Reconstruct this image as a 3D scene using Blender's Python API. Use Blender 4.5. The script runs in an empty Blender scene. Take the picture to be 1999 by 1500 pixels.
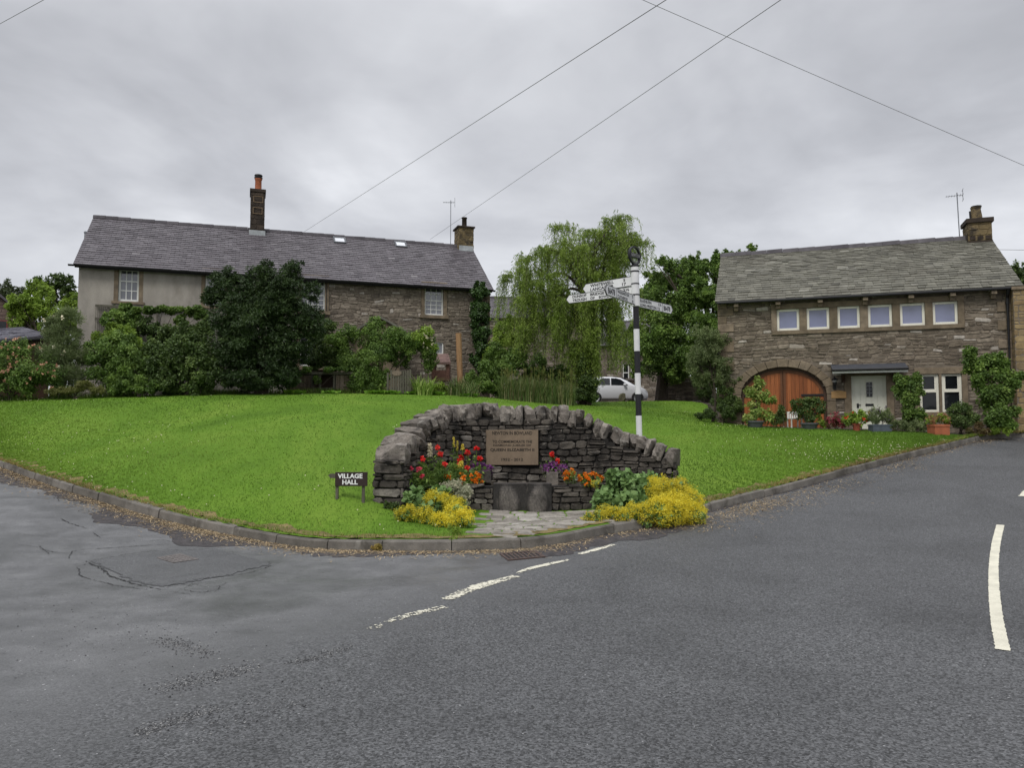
import bpy, bmesh, math, random
import numpy as np
from mathutils import Matrix, Vector

R = math.radians
SC = bpy.context.scene
COL = SC.collection

# ------------------------------------------------------------------ camera
F = 1500.0                      # focal length in photograph pixels (1999 wide)
PITCH = math.atan(90 / F)       # horizon at row 840
CAMZ = 1.6
cam = bpy.data.cameras.new('camera')
cam.sensor_width = 36; cam.lens = 36 * F / 1999; cam.clip_start = 0.05; cam.clip_end = 3000
camo = bpy.data.objects.new('camera', cam); COL.objects.link(camo)
camo.location = (0, 0, CAMZ); camo.rotation_euler = (R(90) + PITCH, 0, 0)
SC.camera = camo

# ------------------------------------------------------------------ sky, sun, exposure
SUN_EL, SUN_AZ = 52, 205        # azimuth the light comes from, clockwise from +Y
w = bpy.data.worlds.new('World'); SC.world = w; w.use_nodes = True
nt = w.node_tree; nt.nodes.clear()
def N(nt, t, **kw):
    n = nt.nodes.new(t)
    for k, v in kw.items(): setattr(n, k, v)
    return n
def ramp(nt, fac, stops, interp='LINEAR'):
    n = N(nt, 'ShaderNodeValToRGB'); n.color_ramp.interpolation = interp
    e = n.color_ramp.elements
    while len(e) < len(stops): e.new(0.5)
    for el, (p, c) in zip(e, stops):
        el.position = p; el.color = (c[0], c[1], c[2], 1) if hasattr(c, '__len__') else (c, c, c, 1)
    if fac is not None: nt.links.new(fac, n.inputs[0])
    return n.outputs[0]
def math_(nt, op, a, b=None, clamp=False):
    n = N(nt, 'ShaderNodeMath', operation=op); n.use_clamp = clamp
    for i, x in enumerate((a, b)):
        if x is None: continue
        if isinstance(x, (int, float)): n.inputs[i].default_value = x
        else: nt.links.new(x, n.inputs[i])
    return n.outputs[0]
def mixc(nt, fac, a, b, mode='MIX'):
    n = N(nt, 'ShaderNodeMix', data_type='RGBA', blend_type=mode); n.clamp_factor = True
    for s, x in ((0, fac), (6, a), (7, b)):
        if isinstance(x, (int, float)) and s == 0: n.inputs[0].default_value = x
        elif isinstance(x, (tuple, list)): n.inputs[s].default_value = (x[0], x[1], x[2], 1)
        else: nt.links.new(x, n.inputs[s])
    return n.outputs[2]
tc = N(nt, 'ShaderNodeTexCoord'); sx = N(nt, 'ShaderNodeSeparateXYZ'); nt.links.new(tc.outputs['Generated'], sx.inputs[0])
den = math_(nt, 'ADD', math_(nt, 'MAXIMUM', sx.outputs[2], 0.0), 0.22)
cb = N(nt, 'ShaderNodeCombineXYZ')
nt.links.new(math_(nt, 'DIVIDE', sx.outputs[0], den), cb.inputs[0]); nt.links.new(math_(nt, 'DIVIDE', sx.outputs[1], den), cb.inputs[1])
def noise(nt, vec, scale, detail=4, rough=.55, dist=0.0, dims='3D'):
    n = N(nt, 'ShaderNodeTexNoise', noise_dimensions=dims)
    n.inputs['Scale'].default_value = scale; n.inputs['Detail'].default_value = detail
    n.inputs['Roughness'].default_value = rough; n.inputs['Distortion'].default_value = dist
    if vec is not None: nt.links.new(vec, n.inputs['Vector'])
    return n.outputs['Fac']
n1 = noise(nt, cb.outputs[0], 1.15, 5, .5, .5); n2 = noise(nt, cb.outputs[0], 3.2, 5, .55, .3)
nn = math_(nt, 'ADD', math_(nt, 'MULTIPLY', n1, .78), math_(nt, 'MULTIPLY', n2, .22))
cl = ramp(nt, nn, [(.32, (.34, .346, .370)), (.45, (.455, .463, .492)), (.56, (.565, .575, .604)), (.68, (.74, .75, .78))])
zen = N(nt, 'ShaderNodeMapRange', interpolation_type='SMOOTHSTEP')
zen.inputs[1].default_value = .46; zen.inputs[2].default_value = .85; zen.inputs[3].default_value = 1.0; zen.inputs[4].default_value = 2.3
nt.links.new(sx.outputs[2], zen.inputs[0])
hz = N(nt, 'ShaderNodeMapRange'); hz.inputs[1].default_value = 0.10; hz.inputs[2].default_value = .42; hz.inputs[3].default_value = 1.12; hz.inputs[4].default_value = .94
nt.links.new(sx.outputs[2], hz.inputs[0])
bgc = N(nt, 'ShaderNodeBackground'); nt.links.new(cl, bgc.inputs[0])
nt.links.new(math_(nt, 'MULTIPLY', zen.outputs[0], hz.outputs[0]), bgc.inputs[1])
sky = N(nt, 'ShaderNodeTexSky', sky_type='NISHITA'); sky.sun_disc = False
sky.sun_elevation = R(SUN_EL); sky.sun_rotation = R(SUN_AZ)
bgs = N(nt, 'ShaderNodeBackground'); nt.links.new(sky.outputs[0], bgs.inputs[0]); bgs.inputs[1].default_value = .08
mx = N(nt, 'ShaderNodeMixShader'); mx.inputs[0].default_value = .93
nt.links.new(bgs.outputs[0], mx.inputs[1]); nt.links.new(bgc.outputs[0], mx.inputs[2])
wo = N(nt, 'ShaderNodeOutputWorld'); nt.links.new(mx.outputs[0], wo.inputs[0])

sl = bpy.data.lights.new('sun', 'SUN'); sl.energy = 1.4; sl.angle = R(20); sl.color = (1, .97, .92)
so = bpy.data.objects.new('sun', sl); COL.objects.link(so)
d = Vector((math.sin(R(SUN_AZ)) * math.cos(R(SUN_EL)), math.cos(R(SUN_AZ)) * math.cos(R(SUN_EL)), math.sin(R(SUN_EL))))
so.rotation_euler = d.to_track_quat('Z', 'Y').to_euler(); so.location = (0, -20, 40)
vs = SC.view_settings; vs.view_transform = 'Standard'; vs.look = 'None'; vs.exposure = 0.4; vs.gamma = 1.0; vs.use_curve_mapping = False

# ------------------------------------------------------------------ helpers: rays
_f = np.array([0, math.cos(PITCH), math.sin(PITCH)]); _u = np.array([0, -math.sin(PITCH), math.cos(PITCH)]); _r = np.array([1., 0, 0])
CAM = np.array([0, 0, CAMZ])
def ray(px, py):
    return _f + _r * ((px - 999.5) / F) + _u * ((750 - py) / F)
def at(px, py, Y):
    d = ray(px, py); return CAM + d * (Y / d[1])
def hit(px, py, P, n):
    d = ray(px, py); P = np.asarray(P, float); n = np.asarray(n, float)
    return CAM + d * (np.dot(P - CAM, n) / np.dot(d, n))
class Frame:
    """local frame: x along a facade, y backwards, z up"""
    def __init__(s, o, deg):
        s.o = np.array(o, float); s.deg = deg; a = R(deg)
        s.ex = np.array([math.cos(a), math.sin(a), 0]); s.ey = np.array([-math.sin(a), math.cos(a), 0]); s.ez = np.array([0, 0, 1.])
    def local(s, p):
        q = np.asarray(p) - s.o; return np.array([q @ s.ex, q @ s.ey, q[2]])
    def world(s, p): return s.o + s.ex * p[0] + s.ey * p[1] + s.ez * p[2]
    def fac(s, px, py, y=0.0):
        """pixel -> (x, z) on the local plane y"""
        p = s.local(hit(px, py, s.o + s.ey * y, s.ey)); return p[0], p[2]

# ------------------------------------------------------------------ helpers: meshes
class MB:
    def __init__(s): s.v = []; s.n = 0; s.f = []; s.r = []
    def add(s, V, Fc, rnd=0.5):
        V = np.asarray(V, float).reshape(-1, 3); Fc = np.asarray(Fc, int)
        if Fc.ndim == 1: Fc = Fc[None]
        s.v.append(V); s.f.append(Fc + s.n); s.n += len(V)
        s.r.append(np.broadcast_to(np.asarray(rnd, float), (len(Fc),)).copy())
    def addm(s, V, faces, rnd=0.5):
        """faces of mixed sizes"""
        V = np.asarray(V, float).reshape(-1, 3); b = s.n; s.v.append(V); s.n += len(V)
        by = {}
        for f in faces: by.setdefault(len(f), []).append(f)
        for k, L in by.items():
            s.f.append(np.asarray(L, int) + b); s.r.append(np.full(len(L), rnd))
    def box(s, x0, x1, y0, y1, z0, z1, rnd=.5, M=None):
        V = np.array([[x, y, z] for z in (z0, z1) for y in (y0, y1) for x in (x0, x1)], float)
        if M is not None: V = V @ M[:3, :3].T + M[:3, 3]
        s.add(V, [[0, 2, 3, 1], [4, 5, 7, 6], [0, 1, 5, 4], [2, 6, 7, 3], [0, 4, 6, 2], [1, 3, 7, 5]], rnd)
    def prism(s, poly, y0, y1, rnd=.5, fn=None):
        """poly: (x,z) outline extruded y0..y1"""
        n = len(poly); V = [(x, y0, z) for x, z in poly] + [(x, y1, z) for x, z in poly]
        if fn: V = [fn(p) for p in V]
        fs = [list(range(n)), list(range(2 * n - 1, n - 1, -1))] + [[i, i + n, (i + 1) % n + n, (i + 1) % n] for i in range(n)]
        s.addm(V, fs, rnd)
    def tube(s, P, rad, k=8, rnd=.5, caps=True):
        P = np.asarray(P, float); n = len(P); rad = np.broadcast_to(np.asarray(rad, float), (n,))
        T = np.gradient(P, axis=0); T /= np.linalg.norm(T, axis=1)[:, None] + 1e-9
        up = np.array([0, 0, 1.]) if abs(T[0, 2]) < .9 else np.array([1., 0, 0])
        A = np.cross(T, up); A /= np.linalg.norm(A, axis=1)[:, None] + 1e-9; B = np.cross(T, A)
        th = np.arange(k) * 2 * math.pi / k
        V = P[:, None] + rad[:, None, None] * (A[:, None] * np.cos(th)[None, :, None] + B[:, None] * np.sin(th)[None, :, None])
        i = np.arange(n - 1)[:, None] * k; j = np.arange(k)[None]; j2 = (j + 1) % k
        fs = np.stack([i + j, i + j2, i + k + j2, i + k + j], -1).reshape(-1, 4)
        b = s.n; s.add(V.reshape(-1, 3), fs, rnd)
        if caps:
            s.f.append(np.arange(k)[None] + b); s.r.append(np.array([float(np.mean(rnd))]))
            s.f.append((np.arange(k)[None] + b + (n - 1) * k)[:, ::-1]); s.r.append(np.array([float(np.mean(rnd))]))
    def lathe(s, prof, c=(0, 0, 0), k=16, rnd=.5):
        """prof: (r, z) list"""
        P = np.array([[c[0], c[1], c[2] + z] for r, z in prof], float); rad = np.array([r for r, z in prof])
        th = np.arange(k) * 2 * math.pi / k; n = len(prof)
        V = np.stack([P[:, None, 0] + rad[:, None] * np.cos(th), P[:, None, 1] + rad[:, None] * np.sin(th), np.repeat(P[:, 2:3], k, 1)], -1)
        i = np.arange(n - 1)[:, None] * k; j = np.arange(k)[None]; j2 = (j + 1) % k
        s.add(V.reshape(-1, 3), np.stack([i + j, i + j2, i + k + j2, i + k + j], -1).reshape(-1, 4), rnd)
    def build(s, name, mat, parent=None, smooth=False, bevel=0.0):
        me = bpy.data.meshes.new(name)
        V = np.concatenate(s.v).astype(np.float32)
        loops = np.concatenate([f.ravel() for f in s.f]).astype(np.int32)
        tot = np.concatenate([np.full(len(f), f.shape[1]) for f in s.f]).astype(np.int32)
        st = np.concatenate([[0], np.cumsum(tot)[:-1]]).astype(np.int32)
        me.vertices.add(len(V)); me.vertices.foreach_set('co', V.ravel())
        me.loops.add(len(loops)); me.loops.foreach_set('vertex_index', loops)
        me.polygons.add(len(tot)); me.polygons.foreach_set('loop_start', st); me.polygons.foreach_set('loop_total', tot)
        a = me.attributes.new('rnd', 'FLOAT', 'FACE'); a.data.foreach_set('value', np.concatenate(s.r).astype(np.float32))
        me.update(calc_edges=True)
        me.polygons.foreach_set('use_smooth', np.full(len(tot), smooth))
        me.materials.append(mat)
        o = bpy.data.objects.new(name, me); COL.objects.link(o)
        if parent is not None: o.parent = parent
        if bevel:
            m = o.modifiers.new('bevel', 'BEVEL'); m.width = bevel; m.segments = 2; m.limit_method = 'ANGLE'
        return o
def tag(o, label=None, cat=None, group=None, kind=None):
    if label: o['label'] = label
    if cat: o['category'] = cat
    if group: o['group'] = group
    if kind: o['kind'] = kind
    return o
def thing(name, label, cat, loc=(0, 0, 0), rot=0, group=None):
    o = bpy.data.objects.new(name, None); COL.objects.link(o); o.empty_display_size = .2
    o.location = [float(x) for x in loc]; o.rotation_euler = (0, 0, R(rot)); return tag(o, label, cat, group)
def struct(o): o['kind'] = 'structure'; return o
def stuff(o, label, cat): return tag(o, label, cat, kind='stuff')

def text_geo(txt, bold=0.0):
    c = bpy.data.curves.new('lettering', 'FONT'); c.body = txt; c.offset = bold; c.resolution_u = 3; c.size = 1
    o = bpy.data.objects.new('lettering', c); COL.objects.link(o)
    dg = bpy.context.evaluated_depsgraph_get(); dg.update()
    me = o.evaluated_get(dg).to_mesh()
    V = np.array([v.co[:] for v in me.vertices]); Fs = [list(p.vertices) for p in me.polygons]
    o.evaluated_get(dg).to_mesh_clear()
    bpy.data.objects.remove(o); bpy.data.curves.remove(c)
    return V, Fs
def put_text(mb, txt, P, ux, uz, w, h, bold=0.0, rnd=.5):
    """lettering filling w x h with its lower left corner at P"""
    V, Fs = text_geo(txt, bold)
    lo = V.min(0); sz = V.max(0) - lo
    q = (V - lo) / np.where(sz > 1e-6, sz, 1)
    P, ux, uz = (np.asarray(a, float) for a in (P, ux, uz))
    mb.addm(P + ux * (q[:, :1] * w) + uz * (q[:, 1:2] * h), Fs, rnd)

# ------------------------------------------------------------------ materials
MATS = {}
def mat(name, cols, rough=.8, nscale=6., namt=.35, bump=.0, bscale=40., spec=.35, fine=0, fscale=60., stain=None, trans=0.0, metal=0.0, stretch=(1, 1, 1), coat=0.0):
    """cols: ramp over the per-face random value; noise multiplies the colour; stain=(scale, threshold, colour, amount)"""
    m = bpy.data.materials.new(name); m.use_nodes = True; nt = m.node_tree; nt.nodes.clear()
    out = N(nt, 'ShaderNodeOutputMaterial'); b = N(nt, 'ShaderNodeBsdfPrincipled')
    tc = N(nt, 'ShaderNodeTexCoord'); mp = N(nt, 'ShaderNodeMapping'); mp.inputs['Scale'].default_value = stretch
    nt.links.new(tc.outputs['Object'], mp.inputs[0]); vec = mp.outputs[0]
    at_ = N(nt, 'ShaderNodeAttribute', attribute_name='rnd')
    if len(cols) == 1:
        rg = N(nt, 'ShaderNodeRGB'); rg.outputs[0].default_value = (*cols[0], 1); c = rg.outputs[0]
    else:
        c = ramp(nt, at_.outputs['Fac'], [(i / (len(cols) - 1), q) for i, q in enumerate(cols)])
    if namt:
        k = ramp(nt, noise(nt, vec, nscale, 5, .6), [(.3, 1 - namt), (.7, 1 + namt * .8)])
        c = mixc(nt, 1.0, c, k, 'MULTIPLY')
    if fine:
        k = ramp(nt, noise(nt, vec, fscale, 3, .7), [(.3, 1 - fine), (.7, 1 + fine)])
        c = mixc(nt, 1.0, c, k, 'MULTIPLY')
    if stain:
        for (ss, th, sc_, am) in (stain if isinstance(stain, list) else [stain]):
            k = ramp(nt, noise(nt, vec, ss, 6, .65, .4), [(th, 0.), (th + .12, am)])
            c = mixc(nt, k, c, sc_)
    nt.links.new(c, b.inputs['Base Color'])
    b.inputs['Roughness'].default_value = rough; b.inputs['Specular IOR Level'].default_value = spec; b.inputs['Metallic'].default_value = metal
    b.inputs['Coat Weight'].default_value = coat
    if bump:
        bp = N(nt, 'ShaderNodeBump'); bp.inputs['Strength'].default_value = bump; bp.inputs['Distance'].default_value = .02
        nt.links.new(noise(nt, vec, bscale, 5, .65), bp.inputs['Height']); nt.links.new(bp.outputs[0], b.inputs['Normal'])
    sh = b.outputs[0]
    if trans:
        t = N(nt, 'ShaderNodeBsdfTranslucent'); nt.links.new(c, t.inputs[0])
        mx = N(nt, 'ShaderNodeMixShader'); mx.inputs[0].default_value = trans
        nt.links.new(sh, mx.inputs[1]); nt.links.new(t.outputs[0], mx.inputs[2]); sh = mx.outputs[0]
    nt.links.new(sh, out.inputs[0]); MATS[name] = m; return m
def leafm(name, cols, trans=.3, rough=.55, k=1.75):
    cols = [tuple(min(.8, q * h_ * (k if name.endswith(('leaves', 'needles', 'blades')) else 1)) for q, h_ in zip(c, (1.12, 1.0, .85))) for c in cols]
    return mat(name, cols, rough=rough, nscale=1.2, namt=.3, trans=trans, spec=.3)

M_rubble = mat('rubble_stone', [(.09, .073, .057), (.155, .128, .099), (.205, .171, .133), (.255, .218, .173), (.40, .365, .32)], .9, 9, .35, .5, 60, fine=.25, fscale=120,
               stain=[(1.1, .56, (.05, .042, .035), .6), (2.3, .66, (.30, .28, .25), .35)])
M_rubble_house = mat('barn_stone', [(.10, .081, .06), (.155, .125, .093), (.195, .16, .12), (.235, .197, .153), (.44, .40, .35)], .9, 7, .35, .5, 60, fine=.25, fscale=110,
               stain=[(.7, .55, (.06, .048, .036), .6), (3.5, .68, (.36, .35, .32), .5)])
M_mortar = mat('lime_mortar', [(.155, .129, .10)], .95, 5, .4, .5, 50, fine=.3, fscale=90)
M_mortar_dark = mat('dark_joint', [(.02, .018, .016)], .95, 5, .4, .5, 50)
M_render = mat('roughcast_render', [(.30, .275, .24)], .95, 1.3, .33, .6, 90, fine=.18, fscale=60, stretch=(1, 1, .5),
               stain=[(.9, .56, (.17, .155, .13), .55), (1.7, .62, (.27, .235, .19), .5)])
M_ashlar = mat('dressed_sandstone', [(.135, .105, .07), (.18, .14, .095), (.22, .175, .125)], .9, 4, .35, .35, 50, fine=.2, fscale=70, stain=(2.1, .58, (.06, .05, .04), .6))
M_quoin_y = mat('golden_stone', [(.2, .14, .07), (.27, .2, .1), (.16, .12, .08)], .9, 3, .3, .4, 50, fine=.2)
M_slate = mat('welsh_slate', [(.05, .043, .049), (.08, .070, .078), (.098, .087, .096), (.118, .106, .115), (.185, .172, .178)], .55, 3, .22, .15, 40, spec=.45, fine=.15, fscale=30,
              stain=(.55, .58, (.066, .058, .063), .5))
M_slate_g = mat('green_stone_slate', [(.066, .063, .05), (.104, .10, .079), (.132, .127, .101), (.158, .152, .124), (.26, .25, .215)], .75, 2.5, .28, .3, 40, fine=.2, fscale=30,
                stain=[(.6, .57, (.08, .072, .055), .6), (1.1, .66, (.23, .225, .20), .5)])
M_ridge = mat('ridge_tile', [(.05, .045, .052), (.085, .078, .085)], .8, 4, .3, .2, 40)
M_dark = mat('black_iron', [(.012, .012, .013)], .45, 5, .2)
M_white = mat('white_gloss_paint', [(.70, .70, .66)], .45, 4, .08, fine=.04)
M_cream = mat('cream_upvc', [(.72, .70, .60)], .4, 3, .07)
M_creamdoor = mat('cream_door_paint', [(.66, .66, .56)], .45, 3, .07)
M_glass_dark = mat('dark_window_glass', [(.012, .014, .016)], .06, 2, .5, spec=.4, coat=.0)
M_glass_grey = mat('sash_window_glass', [(.075, .078, .09), (.12, .123, .14), (.05, .052, .06)], .08, 2, .3, spec=.9, coat=.6)
M_glass_blue = mat('sky_tinted_window_glass', [(.15, .165, .275), (.18, .195, .31)], .06, 1.1, .22, spec=.8, coat=.8)  # slate-blue base colour paints the sky's reflection into the upper panes
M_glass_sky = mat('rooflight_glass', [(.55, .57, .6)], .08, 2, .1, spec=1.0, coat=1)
M_lead = mat('lead_flashing', [(.33, .35, .36)], .5, 5, .25, .2)
M_terra = mat('terracotta', [(.32, .10, .045)], .8, 6, .25, .2, 30)
M_terra_red = mat('red_plant_pot', [(.26, .06, .035)], .75, 6, .25, .2, 30)
M_greypot = mat('grey_pot', [(.075, .08, .088)], .7, 6, .25, .2, 30)
M_slatepot = mat('blue_grey_trough', [(.07, .085, .105)], .6, 6, .25, .2, 30)
M_soot = mat('sooty_chimney_stone', [(.02, .015, .012), (.038, .028, .021), (.055, .04, .03)], .9, 5, .4, .4, 40)
M_chimcap = mat('yellow_chimney_stone', [(.09, .066, .032), (.155, .115, .058), (.20, .15, .08)], .9, 5, .35, .4, 40, stain=(3, .5, (.03, .025, .02), .9))
M_oak = mat('orange_stained_boards', [(.20, .06, .016), (.265, .082, .022), (.31, .10, .03)], .5, 3, .25, .1, 20, stretch=(14, 14, 1))
M_darkwood = mat('dark_brown_frame', [(.05, .026, .014)], .6, 4, .3, .2, 30)
M_sign_wood = mat('carved_oak_board', [(.32, .19, .075)], .6, 4, .25, stretch=(2, 2, 12))
M_newpost = mat('new_sawn_timber', [(.30, .175, .085)], .8, 4, .3, stretch=(10, 10, 1))
M_greywood = mat('weathered_grey_boards', [(.10, .075, .055), (.15, .115, .085), (.19, .15, .115)], .9, 4, .35, .3, 30, stretch=(10, 10, 1))
M_oldwood = mat('greenish_old_timber', [(.085, .08, .06), (.12, .11, .085)], .9, 4, .35, .3, 30, stretch=(10, 10, 1))
M_memorial = mat('memorial_gritstone', [(.024, .021, .018), (.05, .043, .036), (.082, .071, .059), (.12, .105, .088), (.21, .19, .165)], .92, 7, .4, .7, 35, fine=.3, fscale=70,
                 stain=[(2.2, .52, (.010, .009, .008), .85), (7.5, .60, (.27, .25, .22), .55)])
M_coping = mat('coping_gritstone', [(.085, .074, .063), (.135, .118, .101), (.18, .158, .137), (.24, .215, .187)], .92, 6, .4, .8, 30, fine=.28, fscale=60,
               stain=[(4.2, .54, (.026, .023, .021), .8), (9, .58, (.36, .345, .31), .5)])
M_trough = mat('weathered_relief_toned_trough', [(.028, .025, .023), (.06, .053, .048), (.14, .125, .11)], .8, 4, .5, .6, 30, fine=.35, stain=[(2.6, .56, (.014, .013, .012), .8), (7, .6, (.17, .15, .13), .55)], stretch=(1, 1, .45))
M_plaque = mat('plaque_sandstone', [(.19, .142, .098)], .85, 2.2, .25, .15, 80, fine=.1, fscale=40, stain=(2.0, .57, (.10, .08, .058), .6), stretch=(1, 1, .5))
M_letters = mat('incised_lettering', [(.022, .018, .015)], .9, 4, .3)
M_flag = mat('paving_setts', [(.15, .135, .115), (.215, .195, .17), (.27, .25, .22), (.33, .31, .28)], .9, 6, .35, .5, 40, fine=.2, stain=(1.7, .56, (.075, .065, .055), .7))
M_kerb = mat('kerb_concrete', [(.105, .096, .083), (.14, .128, .112), (.165, .152, .135)], .92, 3, .35, .5, 50, fine=.25, fscale=120, stain=[(1.6, .52, (.05, .045, .036), .75), (3.7, .60, (.22, .21, .185), .6), (9, .62, (.045, .042, .03), .6)])
M_sign_white = mat('signpost_white', [(.66, .66, .66)], .5, 3, .12, stain=(7, .68, (.2, .17, .13), .6))
M_sign_black = mat('signpost_black', [(.014, .014, .017)], .5, 4, .2)
M_brownboard = mat('dark_brown_sign', [(.028, .016, .014)], .55, 4, .3)
M_lettering_white = mat('white_lettering', [(.74, .74, .73)], .6, 9, .1)
M_paint = mat('worn_line_paint', [(.60, .575, .47)], .8, 6, .15, .3, 90, fine=.12, fscale=150, stain=(9, .66, (.10, .10, .09), .7))
M_carwhite = mat('white_car_paint', [(.62, .63, .65)], .25, 1, .03, coat=.6)
M_rubber = mat('tyre_rubber', [(.014, .014, .014)], .8, 5, .2)
M_alloy = mat('alloy_wheel', [(.42, .43, .44)], .35, 5, .15, metal=.5)
M_straw = mat('dry_straw', [(.24, .17, .09), (.37, .275, .16), (.5, .40, .25)], .9, 6, .3)
M_soil = mat('garden_soil', [(.045, .035, .025)], .95, 2, .4, .6, 20)
M_bark = mat('tree_bark', [(.05, .04, .03), (.075, .06, .045)], .95, 6, .4, .5, 25, stretch=(4, 4, 1))
M_rust = mat('rusty_iron', [(.075, .05, .042)], .7, 9, .35, .3, 60)
M_cover = mat('manhole_iron', [(.125, .112, .106)], .6, 12, .3, .4, 50)
M_crack = mat('tar_crack', [(.02, .02, .02)], .8, 8, .2)
M_wire = mat('cable_sheath', [(.24, .24, .25)], .7, 5, .1)
M_alu = mat('weathered_aluminium', [(.22, .23, .25)], .5, 5, .2, metal=.3)
M_brick = mat('red_brick', [(.11, .055, .04), (.16, .08, .06)], .9, 8, .3)
M_redroof = mat('red_tile_roof', [(.115, .07, .06), (.15, .095, .082)], .85, 6, .4, .4, 20)

# plants
L_yew = leafm('yew_needles', [(.007, .015, .006), (.012, .026, .008), (.02, .04, .012), (.034, .058, .018)], .15)
L_mid = leafm('shrub_leaves', [(.024, .05, .012), (.045, .088, .02), (.075, .135, .03), (.14, .22, .055)])
L_bright = leafm('bright_leaves', [(.05, .09, .014), (.08, .14, .02), (.12, .2, .03), (.19, .28, .055)])
L_dark = leafm('dark_leaves', [(.014, .029, .009), (.026, .05, .013), (.045, .08, .022), (.09, .14, .042)], .25)
L_grey = leafm('grey_green_leaves', [(.038, .058, .026), (.062, .092, .042), (.095, .135, .065), (.16, .2, .11)])
L_willow = leafm('willow_leaves', [(.045, .08, .014), (.084, .14, .026), (.135, .205, .044), (.21, .29, .08)], .4)
L_ivy = leafm('ivy_leaves', [(.012, .028, .009), (.022, .05, .013), (.035, .072, .02)], .15, .4)
L_olive = leafm('olive_leaves', [(.05, .06, .02), (.075, .09, .028), (.1, .12, .04), (.13, .13, .06)])
L_far = leafm('distant_leaves', [(.02, .032, .014), (.03, .046, .02), (.042, .06, .028)], .2)
L_reed = leafm('reed_blades', [(.03, .06, .018), (.05, .09, .026), (.08, .12, .045), (.16, .16, .09)])
L_day = leafm('daylily_blades', [(.06, .12, .02), (.11, .19, .04), (.2, .28, .09)])
L_mantle = leafm('lobed_plant_leaves', [(.05, .10, .035), (.085, .16, .06), (.14, .23, .09)])
L_silver = leafm('silver_leaves', [(.10, .13, .09), (.2, .23, .18), (.32, .34, .3)])
L_sedum = leafm('burgundy_leaves', [(.06, .02, .02), (.09, .04, .025), (.05, .055, .02)])
P_yellow = leafm('yellow_blossom', [(.40, .39, .025), (.60, .56, .04), (.76, .73, .12)], .35)
P_red = leafm('red_petals', [(.62, .012, .02), (.75, .03, .03), (.8, .10, .08)], .3)
P_pink = leafm('pink_petals', [(.55, .05, .12), (.66, .12, .2)], .2)
P_orange = leafm('orange_petals', [(.60, .13, .006), (.70, .2, .01), (.72, .3, .02)], .2)
P_purple = leafm('purple_petals', [(.10, .02, .16), (.17, .045, .25), (.3, .12, .36)], .2)
P_white = leafm('white_petals', [(.6, .6, .5), (.75, .75, .68)], .2)
P_lemon = leafm('lemon_petals', [(.62, .55, .06), (.72, .66, .16)], .2)
P_rose = leafm('pale_rose_petals', [(.42, .22, .17), (.55, .36, .28)], .2)
P_dpink = leafm('dusky_flower_heads', [(.3, .13, .1), (.36, .19, .13), (.2, .16, .08)], .2)
P_burg = leafm('burgundy_flower_heads', [(.22, .03, .06), (.3, .06, .1)], .2)
P_lav = leafm('lavender_heads', [(.12, .11, .16), (.17, .16, .2)], .2)
GRASS = [(.065, .13, .014), (.10, .19, .02), (.135, .235, .026), (.185, .275, .04), (.30, .23, .09)]
M_blade = mat('grass_blades', GRASS, .6, .5, .25, trans=.3, spec=.25)
M_weed = leafm('weed_leaves', [(.05, .12, .015), (.08, .18, .02), (.12, .22, .03)])

# ------------------------------------------------------------------ terrain
def tps(pts):
    P = np.array(pts, float); X = P[:, :2]; n = len(P)
    r2 = ((X[:, None] - X[None]) ** 2).sum(-1); K = .5 * r2 * np.log(r2 + 1e-9) + np.eye(n) * .05
    A = np.zeros((n + 3, n + 3)); A[:n, :n] = K; A[:n, n] = 1; A[:n, n + 1:] = X; A[n:, :n] = A[:n, n:].T
    b = np.zeros(n + 3); b[:n] = P[:, 2]; S = np.linalg.solve(A, b)
    def f(x, y):
        x = np.asarray(x, float); y = np.asarray(y, float); sh = x.shape; q = np.stack([x.ravel(), y.ravel()], -1); out = np.empty(len(q))
        for i in range(0, len(q), 20000):
            c = q[i:i + 20000]; r2 = ((c[:, None] - X[None]) ** 2).sum(-1)
            out[i:i + 20000] = (.5 * r2 * np.log(r2 + 1e-9)) @ S[:n] + S[n] + c @ S[n + 1:]
        return out.reshape(sh)
    return f
KPIX = [(0, 913, 16.3), (70, 939, 15.0), (143, 963.5, 13.9), (225, 989, 13.1), (338, 1021, 12.25), (477, 1051, 11.4), (611, 1072, 10.75), (727, 1076, 10.35), (883, 1077, 10.2),
        (1035, 1071, 10.45), (1185, 1045, 11.4), (1275, 1029, 12.15), (1382, 1000, 13.3), (1496, 970, 14.6), (1627, 935, 16.2), (1692, 917, 17.1), (1770, 897, 18.2), (1850, 877, 19.5), (1916, 861, 20.9)]
KP = np.array([at(*k) for k in KPIX])
Rpts = [tuple(p) for p in KP] + [(-5, 3, 0), (5, 3, 0), (0, 6, 0), (-6, 7.5, .02), (6, 7.5, 0.02), (0, -12, 0), (-14, -5, 0), (14, -5, .1), (-14, 8, .25), (-24, 12, .8), (-30, 22, 1.4), (-45, 24, 1.6), (12, 11, .35), (16, 17, .95), (22, 20, 1.5), (34, 22, 2.0), (50, 20, 2.4), (-45, -5, .4), (45, -5, 1)]
Rz = tps(Rpts)
KE = np.array([(-45, 26), (-30, 24.5), (-21, 21.8), (-15.5, 19)])       # the kerb runs on out of the frame
KEr = np.array([(14.6, 21.6), (18, 21.5), (30, 22.5), (50, 21)])
K2 = np.concatenate([KE, KP[:, :2], KEr])
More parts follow.
